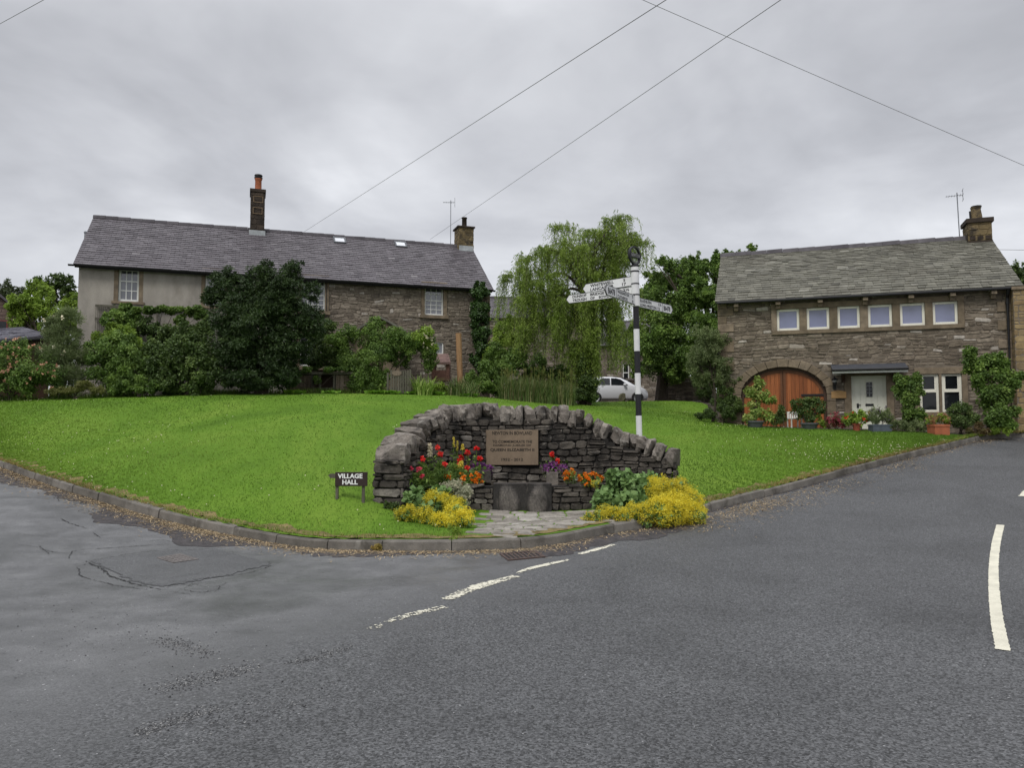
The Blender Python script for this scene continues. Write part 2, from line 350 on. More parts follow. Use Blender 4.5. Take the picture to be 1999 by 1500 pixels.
def dense(P, n):
    P = np.asarray(P, float); k = len(P); t = np.concatenate([[0], np.cumsum(np.linalg.norm(np.diff(P, axis=0), axis=1))])
    m = np.gradient(P, t, axis=0); s = np.linspace(0, t[-1], n); i = np.clip(np.searchsorted(t, s, 'right') - 1, 0, k - 2); h = (t[i + 1] - t[i])[:, None]; u = ((s - t[i]) / (t[i + 1] - t[i]))[:, None]
    return (2 * u**3 - 3 * u**2 + 1) * P[i] + (u**3 - 2 * u**2 + u) * h * m[i] + (-2 * u**3 + 3 * u**2) * P[i + 1] + (u**3 - u**2) * h * m[i + 1]
KD = dense(K2, 900)
KDz = Rz(KD[:, 0], KD[:, 1])
BPIX = [(-60, 785, 24.5), (0, 782, 25), (150, 776, 25.5), (300, 772, 26), (500, 768, 27), (700, 768, 28), (900, 772, 29), (1050, 785, 29.5), (1170, 785, 33), (1250, 783.5, 36), (1340, 783.5, 36), (1385, 812, 28.5), (1440, 829, 24.9), (1600, 838, 22.9), (1750, 842.5, 21.9), (1900, 851, 20.9)]
BP = np.array([at(*k) for k in BPIX])
Hpts = [(x, y, z + .13) for x, y, z in KP] + [tuple(p) for p in BP] + [(0, 11.4, .155), (.3, 12.6, .175), (-.8, 12.4, .18), (1.4, 12.7, .19), (.1, 15.1, .8), tuple(at(660, 968, 12.2)), tuple(at(725, 982, 12.25)), tuple(at(1336, 948, 14.1)), tuple(at(1390, 960, 13.95)),
       (-30, 24.8, 1.55), (-45, 27, 1.9), (-30, 34, 2.9), (-55, 60, 4), (0, 60, 4), (0, 45, 3.1), (8, 42, 3.0), (55, 60, 5), (18, 26, 1.5), (30, 26, 2.3), (-15, 32, 2.85), (-5, 35, 2.9), (8, 32, 2.3), (45, 30, 3)]
Hz0 = tps(Hpts)
_KS = KD[::3]; _KSz = KDz[::3]
def Hz(x, y):
    x = np.asarray(x, float); y = np.asarray(y, float); h = Hz0(x, y); X = x.ravel(); Y = y.ravel(); o = h.ravel().copy()
    for i in range(0, len(X), 20000):
        d2 = (X[i:i + 20000, None] - _KS[None, :, 0]) ** 2 + (Y[i:i + 20000, None] - _KS[None, :, 1]) ** 2; j = d2.argmin(1); d = np.sqrt(d2[np.arange(len(j)), j]); k = np.clip(d / 1.5, 0, 1); k = k * k * (3 - 2 * k)
        o[i:i + 20000] = (_KSz[j] + .128 + .12 * d) * (1 - k) + o[i:i + 20000] * k
    return o.reshape(h.shape)
BEXT = np.concatenate([[(-45, 30), (-30, 28), (-22, 26)], BP[:, :2], [(14.6, 21.6)]])
KL = np.concatenate([KE, KP[:, :2], [(14.4, 21.5)]])
NL = 420
LK = dense(KL, NL)
# each lawn row runs from the kerb to the back edge by matching bearing round a point in front of the nose
def resample_match(K, B):
    Bd = dense(B, 3000); c = np.array([0, 4.]); kb = np.arctan2(K[:, 0] - c[0], K[:, 1] - c[1]); bb = np.maximum.accumulate(np.arctan2(Bd[:, 0] - c[0], Bd[:, 1] - c[1]) + np.arange(3000) * 1e-7)
    return np.stack([np.interp(kb, bb, Bd[:, 0]), np.interp(kb, bb, Bd[:, 1])], -1)
LB = resample_match(LK, BEXT)

_dv = LB - LK; LK = LK + _dv / (np.linalg.norm(_dv, axis=1)[:, None] + 1e-9) * .14

def grid_mesh(A, B, nv, zf, name, m, pw=1.0, dz=0.0, keep=None):
    v = np.linspace(0, 1, nv) ** pw
    P = A[:, None] * (1 - v)[None, :, None] + B[:, None] * v[None, :, None]
    z = zf(P[..., 0], P[..., 1]) + dz; V = np.concatenate([P, z[..., None]], -1)
    n = len(A); i, j = np.meshgrid(np.arange(n - 1), np.arange(nv - 1), indexing='ij'); i = i.ravel(); j = j.ravel()
    fs = np.stack([i * nv + j, i * nv + j + 1, (i + 1) * nv + j + 1, (i + 1) * nv + j], -1)
    # wind so that faces look up
    a, b, c = (V.reshape(-1, 3)[fs[:, q]] for q in (0, 1, 2)); up = np.cross(b - a, c - a)[:, 2] < 0
    fs[up] = fs[up][:, ::-1]
    mb = MB(); mb.add(V.reshape(-1, 3), fs); return mb.build(name, m, smooth=True)

# asphalt
def asphalt(name, patch=False):
    m = bpy.data.materials.new(name); m.use_nodes = True; nt = m.node_tree; nt.nodes.clear()
    out = N(nt, 'ShaderNodeOutputMaterial'); b = N(nt, 'ShaderNodeBsdfPrincipled'); tc = N(nt, 'ShaderNodeTexCoord'); vec = tc.outputs['Object']
    s = N(nt, 'ShaderNodeSeparateXYZ'); nt.links.new(vec, s.inputs[0])
    big = noise(nt, vec, .55, 5, .6, .6); mid = noise(nt, vec, 2.3, 5, .65, .3); fine = noise(nt, vec, 85, 2, .8); vo = N(nt, 'ShaderNodeTexVoronoi', feature='F1'); vo.inputs['Scale'].default_value = 85; nt.links.new(vec, vo.inputs['Vector']); sv = N(nt, 'ShaderNodeSeparateColor'); nt.links.new(vo.outputs['Color'], sv.inputs[0]); grit = math_(nt, 'ADD', math_(nt, 'MULTIPLY', sv.outputs[0], .62), math_(nt, 'MULTIPLY', noise(nt, vec, 30, 3, .75), .38))
    # old worn side against the coarse newer dressing: a ragged seam along the white dashes
    ln = math_(nt, 'ADD', math_(nt, 'SUBTRACT', math_(nt, 'MULTIPLY', s.outputs[0], .86), math_(nt, 'MULTIPLY', s.outputs[1], .50)), 4.5)
    ln = math_(nt, 'ADD', ln, math_(nt, 'MULTIPLY', math_(nt, 'SUBTRACT', mid, .5), 2.0))
    ln = math_(nt, 'ADD', ln, math_(nt, 'MULTIPLY', math_(nt, 'SUBTRACT', big, .5), 2.2))
    new = N(nt, 'ShaderNodeMapRange', interpolation_type='SMOOTHSTEP'); new.inputs[1].default_value = -.8; new.inputs[2].default_value = 1.2; nt.links.new(ln, new.inputs[0]); new = new.outputs[0]
    if patch:
        v = N(nt, 'ShaderNodeValue'); v.outputs[0].default_value = .6; new = v.outputs[0]
    cn = ramp(nt, grit, [(.20, (.016, .0165, .017)), (.42, (.050, .051, .053)), (.62, (.080, .082, .085)), (.84, (.125, .127, .131)), (.89, (.26, .26, .265))])
    co = ramp(nt, mid, [(.28, (.068, .069, .070)), (.5, (.098, .099, .101)), (.72, (.135, .136, .138))])
    co = mixc(nt, 1.0, co, ramp(nt, fine, [(.3, .6), (.5, 1.0), (.72, 1.45)]), 'MULTIPLY')
    pits = ramp(nt, noise(nt, vec, 26, 2, .9), [(.31, .22), (.36, 1.0)]); co = mixc(nt, 1.0, co, pits, 'MULTIPLY')
    c = mixc(nt, new, co, cn)
    c = mixc(nt, 1.0, c, ramp(nt, big, [(.3, .72), (.5, 1.0), (.75, 1.22)]), 'MULTIPLY')
    spk = ramp(nt, noise(nt, vec, 41, 1, .5), [(.765, 0.), (.785, .75)]); c = mixc(nt, spk, c, (.42, .42, .42))
    nt.links.new(c, b.inputs['Base Color'])
    rr = ramp(nt, big, [(.38, .38), (.62, .62)]); rn = N(nt, 'ShaderNodeRGB'); rn.outputs[0].default_value = (.66, .66, .66, 1)
    nt.links.new(mixc(nt, new, rr, rn.outputs[0]), b.inputs['Roughness']); b.inputs['Specular IOR Level'].default_value = .5
    bp = N(nt, 'ShaderNodeBump'); bp.inputs['Distance'].default_value = .012
    st = math_(nt, 'ADD', math_(nt, 'MULTIPLY', new, .35), .15); nt.links.new(st, bp.inputs['Strength'])
    nt.links.new(math_(nt, 'ADD', grit, math_(nt, 'MULTIPLY', fine, .5)), bp.inputs['Height']); nt.links.new(bp.outputs[0], b.inputs['Normal'])
    nt.links.new(b.outputs[0], out.inputs[0]); return m
M_road = asphalt('asphalt'); M_patch = asphalt('asphalt_patch', True)
M_gutter = mat('gutter_tarmac', [(.05, .045, .046)], .85, 9, .45, .6, 40, fine=.4, fscale=45)

def lawn_mat():
    m = bpy.data.materials.new('lawn_turf'); m.use_nodes = True; nt = m.node_tree; nt.nodes.clear()
    out = N(nt, 'ShaderNodeOutputMaterial'); b = N(nt, 'ShaderNodeBsdfPrincipled'); tc = N(nt, 'ShaderNodeTexCoord'); vec = tc.outputs['Object']
    mp = N(nt, 'ShaderNodeMapping'); mp.inputs['Scale'].default_value = (1, .6, 1); nt.links.new(vec, mp.inputs[0])
    a = noise(nt, mp.outputs[0], .35, 6, .65, .5); f = noise(nt, vec, 22, 3, .8)
    c = ramp(nt, a, [(.28, (.062, .125, .012)), (.5, (.10, .19, .019)), (.7, (.15, .235, .032))])
    c = mixc(nt, 1.0, c, ramp(nt, f, [(.3, .78), (.5, 1.), (.7, 1.15)]), 'MULTIPLY')
    nt.links.new(c, b.inputs['Base Color']); b.inputs['Roughness'].default_value = .9; b.inputs['Specular IOR Level'].default_value = .1
    bp = N(nt, 'ShaderNodeBump'); bp.inputs['Strength'].default_value = .8; bp.inputs['Distance'].default_value = .04; nt.links.new(f, bp.inputs['Height']); nt.links.new(bp.outputs[0], b.inputs['Normal'])
    nt.links.new(b.outputs[0], out.inputs[0]); return m
M_lawn = lawn_mat()
M_ground = mat('earth_and_meadow', [(.06, .085, .025)], .95, .4, .4, .5, 8, fine=.3, fscale=9)

# the base sheet, out to the horizon
def ground_z(x, y):
    r = np.hypot(x, y - 15); near = np.minimum(Hz(np.clip(x, -55, 55), np.clip(y, -20, 60)), Rz(np.clip(x, -50, 50), np.clip(y, -20, 60))) - .12
    far = 3.5 + 3 * np.sin(x * .011 + 1) * np.cos(y * .013) ; k = np.clip((r - 45) / 60, 0, 1); k = k * k * (3 - 2 * k)
    return near * (1 - k) + far * k
th = np.linspace(0, 2 * math.pi, 145); rr = np.concatenate([np.linspace(0, 60, 61), np.geomspace(64, 1500, 30)])
gx = rr[:, None] * np.cos(th)[None]; gy = rr[:, None] * np.sin(th)[None] + 15
V = np.stack([gx, gy, ground_z(gx, gy)], -1); i, j = np.meshgrid(np.arange(len(rr) - 1), np.arange(144), indexing='ij'); i = i.ravel(); j = j.ravel(); W_ = 145
mb = MB(); mb.add(V.reshape(-1, 3), np.stack([i * W_ + j, (i + 1) * W_ + j, (i + 1) * W_ + j + 1, i * W_ + j + 1], -1)); struct(mb.build('ground', M_ground, smooth=True))
# garden soil behind the lawn: uses the lawn height
gx, gy = np.meshgrid(np.linspace(-34, 30, 130), np.linspace(19.5, 56, 90), indexing='ij')
okc = gy > np.interp(gx, K2[:, 0], K2[:, 1]) + .4
V = np.stack([gx, gy, Hz(gx, gy) - .05], -1); i, j = np.meshgrid(np.arange(129), np.arange(89), indexing='ij'); i = i.ravel(); j = j.ravel()
fs = np.stack([i * 90 + j, (i + 1) * 90 + j, (i + 1) * 90 + j + 1, i * 90 + j + 1], -1); fs = fs[okc.ravel()[fs].all(1)]
mb = MB(); mb.add(V.reshape(-1, 3), fs); struct(mb.build('garden_ground', M_soil, smooth=True))
# road
bot = np.stack([np.linspace(-60, 60, 900), np.full(900, -16.)], -1)
bot[:, 0] = KD[:, 0] * 1.15
struct(grid_mesh(KD, bot, 120, Rz, 'road', M_road, pw=1.3))
struct(grid_mesh(LK, LB, 120, Hz, 'lawn', M_lawn, pw=1.2, dz=-.004))

# kerb: blocks with joints
rng = np.random.default_rng(5)
def arc(P):
    return np.concatenate([[0], np.cumsum(np.linalg.norm(np.diff(P, axis=0), axis=1))])
KA = dense(K2[:len(K2) - 3], 1500); ka = arc(KA); kt = np.gradient(KA, ka, axis=0); kn = np.stack([-kt[:, 1], kt[:, 0]], -1)
if kn[750] @ np.array([0, 1.]) < 0: kn = -kn
def kerb_at(s): return np.stack([np.interp(s, ka, KA[:, 0]), np.interp(s, ka, KA[:, 1])], -1), np.stack([np.interp(s, ka, kn[:, 0]), np.interp(s, ka, kn[:, 1])], -1)
mb = MB(); s = 0.0
while s < ka[-1] - .3:
    L = rng.uniform(.86, .95); e = min(s + L, ka[-1]); ss = np.linspace(s + .006, e - .006, 4); P, n = kerb_at(ss); z = Rz(P[:, 0], P[:, 1]); dz = rng.normal(0, .006); sh = rng.normal(0, .006)
    prof = [(-.0, -.12), (.0, .02), (.012, .115), (.03, .135), (.145, .14), (.16, .13), (.16, -.12)]
    V = np.array([[*(P[a] + n[a] * (q[0] + sh)), z[a] + q[1] + (dz if q[1] > 0 else 0)] for a in range(4) for q in prof]); k = len(prof)
    fs = [[a * k + b, a * k + (b + 1) % k, (a + 1) * k + (b + 1) % k, (a + 1) * k + b] for a in range(3) for b in range(k)]
    r = rng.random(); mb.addm(V, fs + [list(range(k))[::-1], [3 * k + b for b in range(k)]], r); s = e
struct(mb.build('kerb', M_kerb))
# darker coarse strip of tarmac along the gutter
ss = np.linspace(8, ka[-1] - .5, 700); P, n = kerb_at(ss)
wv = .55 + .25 * np.sin(ss * .9) + .15 * np.sin(ss * 2.7 + 1); _rw = np.random.default_rng(6).normal(0, 1, 700); wv += .09 * np.convolve(_rw, np.ones(9) / 3, 'same') + .05 * np.convolve(np.random.default_rng(7).normal(0, 1, 700), np.ones(40) / 6, 'same') + .02 * _rw; wv *= np.clip((ss - 8) / 5, 0, 1); wv = np.where(P[:, 0] > 1.5, wv * np.clip(1 - (P[:, 0] - 1.5) * .35, .12, 1), wv)
struct(grid_mesh(P - n * .001, P - n * wv[:, None], 5, Rz, 'gutter', M_gutter, dz=.004))

# straw and dry cuttings in the gutter
mb = MB(); n_ = 110000; s_ = rng.uniform(6, ka[-1] - 1, n_); P, n = kerb_at(s_)
dens = np.interp(P[:, 0], [-16, -9, -3, 0.4, 1.2, 2.3, 3.4, 6, 9, 13], [.5, .6, .6, .25, .1, .35, .5, .2, .14, .16])
patch = .5 + .5 * np.sin(s_ * 1.7) * np.sin(s_ * .63 + 2); keep = rng.random(n_) < dens * (.35 + .65 * patch)
off = np.abs(rng.normal(.03, .15, n_)) + np.where(rng.random(n_) < .12, rng.random(n_) * .5, 0) + .01
off += np.where((P[:, 0] > 2.2) & (P[:, 0] < 9), np.abs(rng.normal(0, .35, n_)), 0)
Q = P - n * off[:, None]; Q = Q[keep]; m_ = len(Q); z = Rz(Q[:, 0], Q[:, 1]) + .006 + rng.random(m_) * .008
an = rng.random(m_) * 6.28; Ls = rng.uniform(.012, .045, m_); d = np.stack([np.cos(an), np.sin(an)], -1); sd = np.stack([-d[:, 1], d[:, 0]], -1) * rng.uniform(.002, .005, m_)[:, None]
B3 = np.concatenate([Q, z[:, None]], -1); dd = np.concatenate([d * Ls[:, None], rng.normal(0, .006, m_)[:, None]], -1); s3 = np.concatenate([sd, np.zeros((m_, 1))], -1)
V = np.stack([B3 - dd - s3, B3 + dd - s3, B3 + dd + s3, B3 - dd + s3], 1).reshape(-1, 3); mb.add(V, np.arange(m_ * 4).reshape(-1, 4), rng.random(m_))
stuff(mb.build('straw', M_straw), 'dry straw coloured cuttings lying in the gutter along the kerb', 'straw')

# grass blades
MEMPOLY = np.array([(-.62, 9.9), (-.62, 11.2), (-.8, 12.75), (-1.5, 12.45), (-2.15, 12.35), (-1.65, 13.2), (-1.0, 14.0), (-.2, 14.75), (.8, 14.8), (1.7, 14.75), (2.6, 14.6), (3.1, 14.5), (3.05, 14.0), (2.7, 13.6), (1.8, 13.15), (1.9, 12.2), (1.9, 11.6), (1.1, 10.3)])
def inpoly(x, y, poly):
    c = np.zeros(x.shape, bool); j = len(poly) - 1
    for i in range(len(poly)):
        xi, yi = poly[i]; xj, yj = poly[j]; c ^= ((yi > y) != (yj > y)) & (x < (xj - xi) * (y - yi) / (yj - yi + 1e-12) + xi); j = i
    return c
def lawn_pts(n, pw, rng):
    u = rng.uniform(.13, .999, n) * (NL - 1); v = rng.random(n) ** pw; i = np.clip(u.astype(int), 0, NL - 2); f = (u - i)[:, None]
    K = LK[i] * (1 - f) + LK[i + 1] * f; B = LB[i] * (1 - f) + LB[i + 1] * f; P = K * (1 - v)[:, None] + B * v[:, None]
    dk = np.linalg.norm(B - K, axis=1) * v; k = ~inpoly(P[:, 0], P[:, 1], MEMPOLY) & (dk > .03); return P[k], dk[k]
P, dk = lawn_pts(330000, 1.5, rng); n_ = len(P); dist = np.hypot(P[:, 0], P[:, 1]); z = Hz(P[:, 0], P[:, 1]) - .006
h = rng.uniform(.018, .045, n_) * (1 + .9 * np.exp(-((dk - .12) / .12) ** 2)); wd = .0035 * (dist / 10) ** 1.2 * rng.uniform(.8, 1.6, n_)
an = rng.random(n_) * 6.28; s3 = np.stack([np.cos(an), np.sin(an), np.zeros(n_)], -1) * wd[:, None]; ln = rng.normal(0, .45, (n_, 2)) * h[:, None]
B3 = np.concatenate([P, z[:, None]], -1); T3 = B3 + np.concatenate([ln, h[:, None]], -1)
g = .42 + .19 * np.sin(P[:, 0] * .37 + 1.7 * np.sin(P[:, 1] * .31)) + .10 * np.sin(P[:, 0] * .9 + 1.3 * np.sin(P[:, 1] * .5)) * np.sin(P[:, 1] * .7 + .6 * P[:, 0]) + rng.normal(0, .07, n_)
fr_ = .16 + .12 * np.sin(P[:, 0] * 2.3 + 1) + .1 * np.sin(P[:, 0] * 5.1 + P[:, 1] * 3); g += np.where(rng.random(n_) < .95 * np.exp(-np.maximum(dk - .06, 0) / np.maximum(fr_, .05)), .6, 0); g = np.clip(g, 0, 1); g = np.where((g > .72) & (dk > .9), .7, g)
V = np.stack([B3 - s3, B3 + s3, T3], 1).reshape(-1, 3); mb = MB(); mb.add(V, np.arange(n_ * 3).reshape(-1, 3), g)
stuff(mb.build('grass', M_blade), 'short mown green grass blades covering the sloping village green', 'grass')
s_ = np.linspace(9, ka[-1] - .5, 900); P, n = kerb_at(s_); wv = .16 + .05 * np.sin(s_ * 3.1) + .05 * np.sin(s_ * 7.7 + 1) + rng.normal(0, .012, 900)
struct(grid_mesh(P + n * .15, P + n * (.16 + np.maximum(wv, .03))[:, None], 4, Hz, 'lawn_edge', mat('dry_lawn_edge', [(.16, .125, .05)], .95, 7, .45, .5, 40, fine=.4, fscale=60), dz=.006))
# clover heads
P, dk = lawn_pts(3800, 1.3, rng); k = (np.sin(P[:, 0] * .8 + 2) + np.sin(P[:, 1] * 1.1) + rng.normal(0, .8, len(P))) > .75; P = P[k]; n_ = len(P); z = Hz(P[:, 0], P[:, 1]) + rng.uniform(.03, .055, n_)
mb = MB(); a = .009 + .004 * rng.random(n_); C = np.concatenate([P, z[:, None]], -1)
o6 = np.array([(1, 0, 0), (-1, 0, 0), (0, 1, 0), (0, -1, 0), (0, 0, 1), (0, 0, -1)], float); V = (C[:, None] + o6[None] * a[:, None, None]).reshape(-1, 3)
oc = np.array([(0, 2, 4), (2, 1, 4), (1, 3, 4), (3, 0, 4), (2, 0, 5), (1, 2, 5), (3, 1, 5), (0, 3, 5)]); mb.add(V, (np.arange(n_)[:, None, None] * 6 + oc[None]).reshape(-1, 3))
stuff(mb.build('clover', P_white), 'tiny white clover heads dotted through the mown grass', 'clover')

# ------------------------------------------------------------------ masonry and roof builders
def rubble(mb, rng, U0, U1, V0, V1, top, mapf, hr=(.07, .15), wr=(.14, .42), rects=(), inside=None, gap=.01, relief=(.008, .03), split=.22, wob=.02):
    st = []
    v = V0
    while v < V1:
        h = rng.uniform(*hr); u = U0 - rng.uniform(0, wr[1])
        while u < U1:
            wd = rng.uniform(*wr) * (.75 + h / hr[1] * .5); a, b = max(u, U0), min(u + wd, U1); u += wd
            if b - a < .05: continue
            segs = [(a, b)]
            for (x0, x1, z0, z1) in rects:
                if min(v + h, z1) - max(v, z0) > .25 * h:
                    ns = []
                    for (p, q) in segs:
                        if q <= x0 or p >= x1: ns.append((p, q)); continue
                        if p < x0: ns.append((p, x0))
                        if q > x1: ns.append((x1, q))
                    segs = ns
            for (p, q) in segs:
                if q - p < .045: continue
                c = (p + q) / 2
                if inside and sum(inside(x, y) for x, y in ((p, v), (q, v), (p, v + h), (q, v + h), (c, v + h / 2))) >= 2: continue
                t = min(top(p), top(c), top(q)) - v; hh = min(h, t)
                if hh < .035: continue
                if hh > .09 and rng.random() < split:
                    k = rng.uniform(.35, .65); st.append((p, q, v, v + hh * k)); st.append((p, q, v + hh * k, v + hh))
                else: st.append((p, q, v, v + hh))
        v += h
    if not st: return
    S = np.array(st); n = len(S); g = gap * rng.uniform(.4, 1.3, (n, 4))
    u0, u1, v0, v1 = S[:, 0] + g[:, 0], S[:, 1] - g[:, 1], S[:, 2] + g[:, 2], S[:, 3] - g[:, 3]
    c = np.minimum(.32 * (u1 - u0), .38 * (v1 - v0))[:, None] * rng.uniform(.25, 1, (n, 8))
    U = np.stack([u0 + c[:, 0], u1 - c[:, 1], u1, u1, u1 - c[:, 2], u0 + c[:, 3], u0, u0], 1); Vv = np.stack([v0, v0, v0 + c[:, 4], v1 - c[:, 5], v1, v1, v1 - c[:, 6], v0 + c[:, 7]], 1)
    U += rng.normal(0, .006, U.shape); Vv += rng.normal(0, .005, Vv.shape)
    if wob: Vv += wob * np.sin(U * 2.1 + Vv * 3.3) + wob * .5 * np.sin(U * 5.3 + Vv * 7)
    D = rng.uniform(*relief, n); cu, cv = ((u0 + u1) / 2)[:, None], ((v0 + v1) / 2)[:, None]; k = rng.uniform(.78, .9, (n, 1))
    Ui, Vi = cu + (U - cu) * k, cv + (Vv - cv) * k
    Di = D[:, None] * rng.uniform(.6, 1.2, (n, 8)); Um = cu + (U - cu) * .97; Vm = cv + (Vv - cv) * .97
    A = mapf(U.ravel(), Vv.ravel(), np.zeros(n * 8)).reshape(n, 8, 3); B = mapf(Um.ravel(), Vm.ravel(), (Di * .55).ravel()).reshape(n, 8, 3); C = mapf(Ui.ravel(), Vi.ravel(), Di.ravel()).reshape(n, 8, 3)
    VV = np.concatenate([A, B, C], 1).reshape(-1, 3); base = np.arange(n)[:, None, None] * 24; j = np.arange(8); j2 = (j + 1) % 8
    q = np.concatenate([np.stack([j, j2, j2 + 8, j + 8], -1), np.stack([j + 8, j2 + 8, j2 + 16, j + 16], -1)]); r = np.clip(rng.beta(2, 2, n) + 0.0, 0, 1)
    r = np.where(rng.random(n) < .05, .97, r * .86)
    b0 = mb.n; mb.add(VV, (base + q[None]).reshape(-1, 4), np.repeat(r, 16)); mb.f.append(np.arange(n)[:, None] * 24 + np.arange(16, 24)[None] + b0); mb.r.append(r)

def wall_back(mb, U0, U1, V0, top, rects, y0, y1, arch=None, rnd=.5):
    """solid wall slab with rectangular openings and, maybe, an arched one: arch=(x0,x1,f(x)->top)"""
    us = {U0, U1}
    for r in rects: us |= {r[0], r[1]}
    if arch: us |= set(np.linspace(arch[0], arch[1], 25))
    us = sorted(u for u in us if U0 <= u <= U1)
    for a, b in zip(us[:-1], us[1:]):
        if b - a < 1e-4: continue
        c = (a + b) / 2; iv = [(V0, top)]; hs = [(r[2], r[3]) for r in rects if r[0] < c < r[1]]
        if arch and arch[0] < c < arch[1]: hs.append((V0 - 1, arch[2](c)))
        for (z0, z1) in hs:
            ni = []
            for (p, q) in iv:
                if z0 > p: ni.append((p, min(q, z0)))
                if z1 < q: ni.append((max(p, z1), q))
            iv = [(p, q) for p, q in ni if q - p > 1e-3]
        for (p, q) in iv: mb.box(a, b, y0, y1, p, q, rnd)

def slates(mb, rng, P0, ux, uy, un, W, H, exp=.2, wd=.3, jit=.004, top_exp=None, rag=.0):
    """P0: lower left corner; ux along the eaves, uy up the slope, un outward"""
    P0, ux, uy, un = (np.asarray(a, float) for a in (P0, ux, uy, un)); rows = []; v = 0.0; k = 0
    while v < H - .02:
        e = exp if top_exp is None else exp + (top_exp - exp) * v / H
        rows.append((v, min(e, H - v), k)); v += e; k += 1
    for v, e, k in rows:
        u = -wd * (.5 if k % 2 else 0) - (rng.random() * wd if rag else 0)
        us = []
        while u < W:
            q = wd * (1 + rag * rng.uniform(-.4, .5)); a, b = max(u, 0), min(u + q, W); u += q
            if b - a > .03: us.append((a, b))
        us = np.array(us); n = len(us); a = us[:, 0] + .004; b = us[:, 1] - .004
        lo = v - rng.uniform(0, .012 + .02 * rag, n); hi = np.full(n, v + e + .02); t = .024 + rng.normal(0, jit, n).clip(-.01, .012); t2 = t + rng.normal(0, jit * .6, n); t0 = np.full(n, .002)
        def pt(u, v, d): return P0 + ux * u[:, None] + uy * v[:, None] + un * d[:, None]
        V = np.stack([pt(a, lo, t), pt(b, lo, t2), pt(b, hi, t0), pt(a, hi, t0), pt(a, lo, t * 0 - .002), pt(b, lo, t * 0 - .002)], 1).reshape(-1, 3)
        r = np.clip(rng.normal(.45, .15, n), 0, 1); i = np.arange(n)[:, None] * 6
        b0 = mb.n; mb.add(V, i + np.array([[0, 1, 2, 3]]), r); mb.f.append(i + np.array([[4, 5, 1, 0]]) + b0); mb.r.append(r)

def ridge(mb, rng, A, B, un=(0, 0, 1), seg=.45, r=.10):
    A, B = np.asarray(A, float), np.asarray(B, float); L = np.linalg.norm(B - A); t = (B - A) / L; s = np.cross(t, [0, 0, 1]); s /= np.linalg.norm(s); n = int(L / seg)
    for i in range(n):
        p = A + t * (L * i / n + .003); q = A + t * (L * (i + 1) / n - .003); up = rng.normal(0, .006); pr = [(-1.25, -.75), (-.8, .25), (0, .6), (.8, .25), (1.25, -.75)]
        V = [e + s * x * r + np.array([0, 0, z * r + up + (.014 if e is q else 0)]) for e in (p, q) for x, z in pr]
        mb.addm(V, [[a, a + 1, a + 6, a + 5] for a in range(4)] + [[0, 5, 9, 4], [4, 3, 2, 1, 0], [5, 6, 7, 8, 9]], rng.random())

def sash(root, x0, x1, z0, z1, y, cols, rows, mid, m, g, bar=.022, fr=.05, name='window'):
    """rows: list of z fractions of horizontal bars; mid: fraction of the meeting rail"""
    f = MB(); f.box(x0, x0 + fr, y, y + .07, z0, z1); f.box(x1 - fr, x1, y, y + .07, z0, z1); f.box(x0 + fr, x1 - fr, y, y + .07, z1 - fr, z1); f.box(x0 + fr, x1 - fr, y - .012, y + .07, z0, z0 + fr * 1.3)
    zi0, zi1 = z0 + fr * 1.3, z1 - fr
    if mid: zm = zi0 + (zi1 - zi0) * mid; f.box(x0 + fr, x1 - fr, y + .008, y + .06, zm - .022, zm + .022)
    for c in range(1, cols): x = x0 + fr + (x1 - x0 - 2 * fr) * c / cols; f.box(x - bar / 2, x + bar / 2, y + .018, y + .05, zi0, zi1)
    for q in rows: z = zi0 + (zi1 - zi0) * q; f.box(x0 + fr, x1 - fr, y + .02, y + .052, z - bar / 2, z + bar / 2)
    o = f.build(name, m, root)
    p = MB(); p.box(x0 + .01, x1 - .01, y + .04, y + .048, z0 + .01, z1 - .01, .5); p.build('pane', g, o)
    return o
def surround(root, x0, x1, z0, z1, t=.16, sill=.14, y=-.03, yb=.22, lint=None, m=None, name='stone_surround', ext=.06):
    lint = lint or t; f = MB(); f.box(x0 - t, x0, y, yb, z0, z1, .3); f.box(x1, x1 + t, y, yb, z0, z1, .6); f.box(x0 - t - ext * 0, x1 + t, y - .004, yb, z1, z1 + lint, .8); f.box(x0 - t - ext, x1 + t + ext, y - .05, yb, z0 - sill, z0, .5)
    return f.build(name, m or M_ashlar, root, bevel=.008)
def chimney_stack(root, cx, cy, wx, wy, z0, z1, m, cap=.09, capo=.06, stone=True, rng=None, name='chimney', capm=None, rnd=.5):
    f = MB(); f.box(cx - wx / 2, cx + wx / 2, cy - wy / 2, cy + wy / 2, z0, z1)
    if rng is not None:
        for sgn, ax in ((-1, 0), (1, 1), (-1, 1)):
            if ax == 0: rubble(f, rng, cx - wx / 2, cx + wx / 2, z0, z1, lambda u: z1, lambda u, v, d: np.stack([u, cy - wy / 2 - d, v], -1), (.16, .24), (.22, .4), relief=(.01, .02), split=0, wob=0)
            else: rubble(f, rng, cy - wy / 2, cy + wy / 2, z0, z1, lambda u: z1, lambda u, v, d: np.stack([cx + sgn * (wx / 2 + d), u, v], -1), (.16, .24), (.22, .4), relief=(.01, .02), split=0, wob=0)
    o = f.build(name, m, root)
    c = MB(); c.box(cx - wx / 2 - capo, cx + wx / 2 + capo, cy - wy / 2 - capo, cy + wy / 2 + capo, z1, z1 + cap); c.build('chimney_cap', capm or m, o, bevel=.012)
    return o
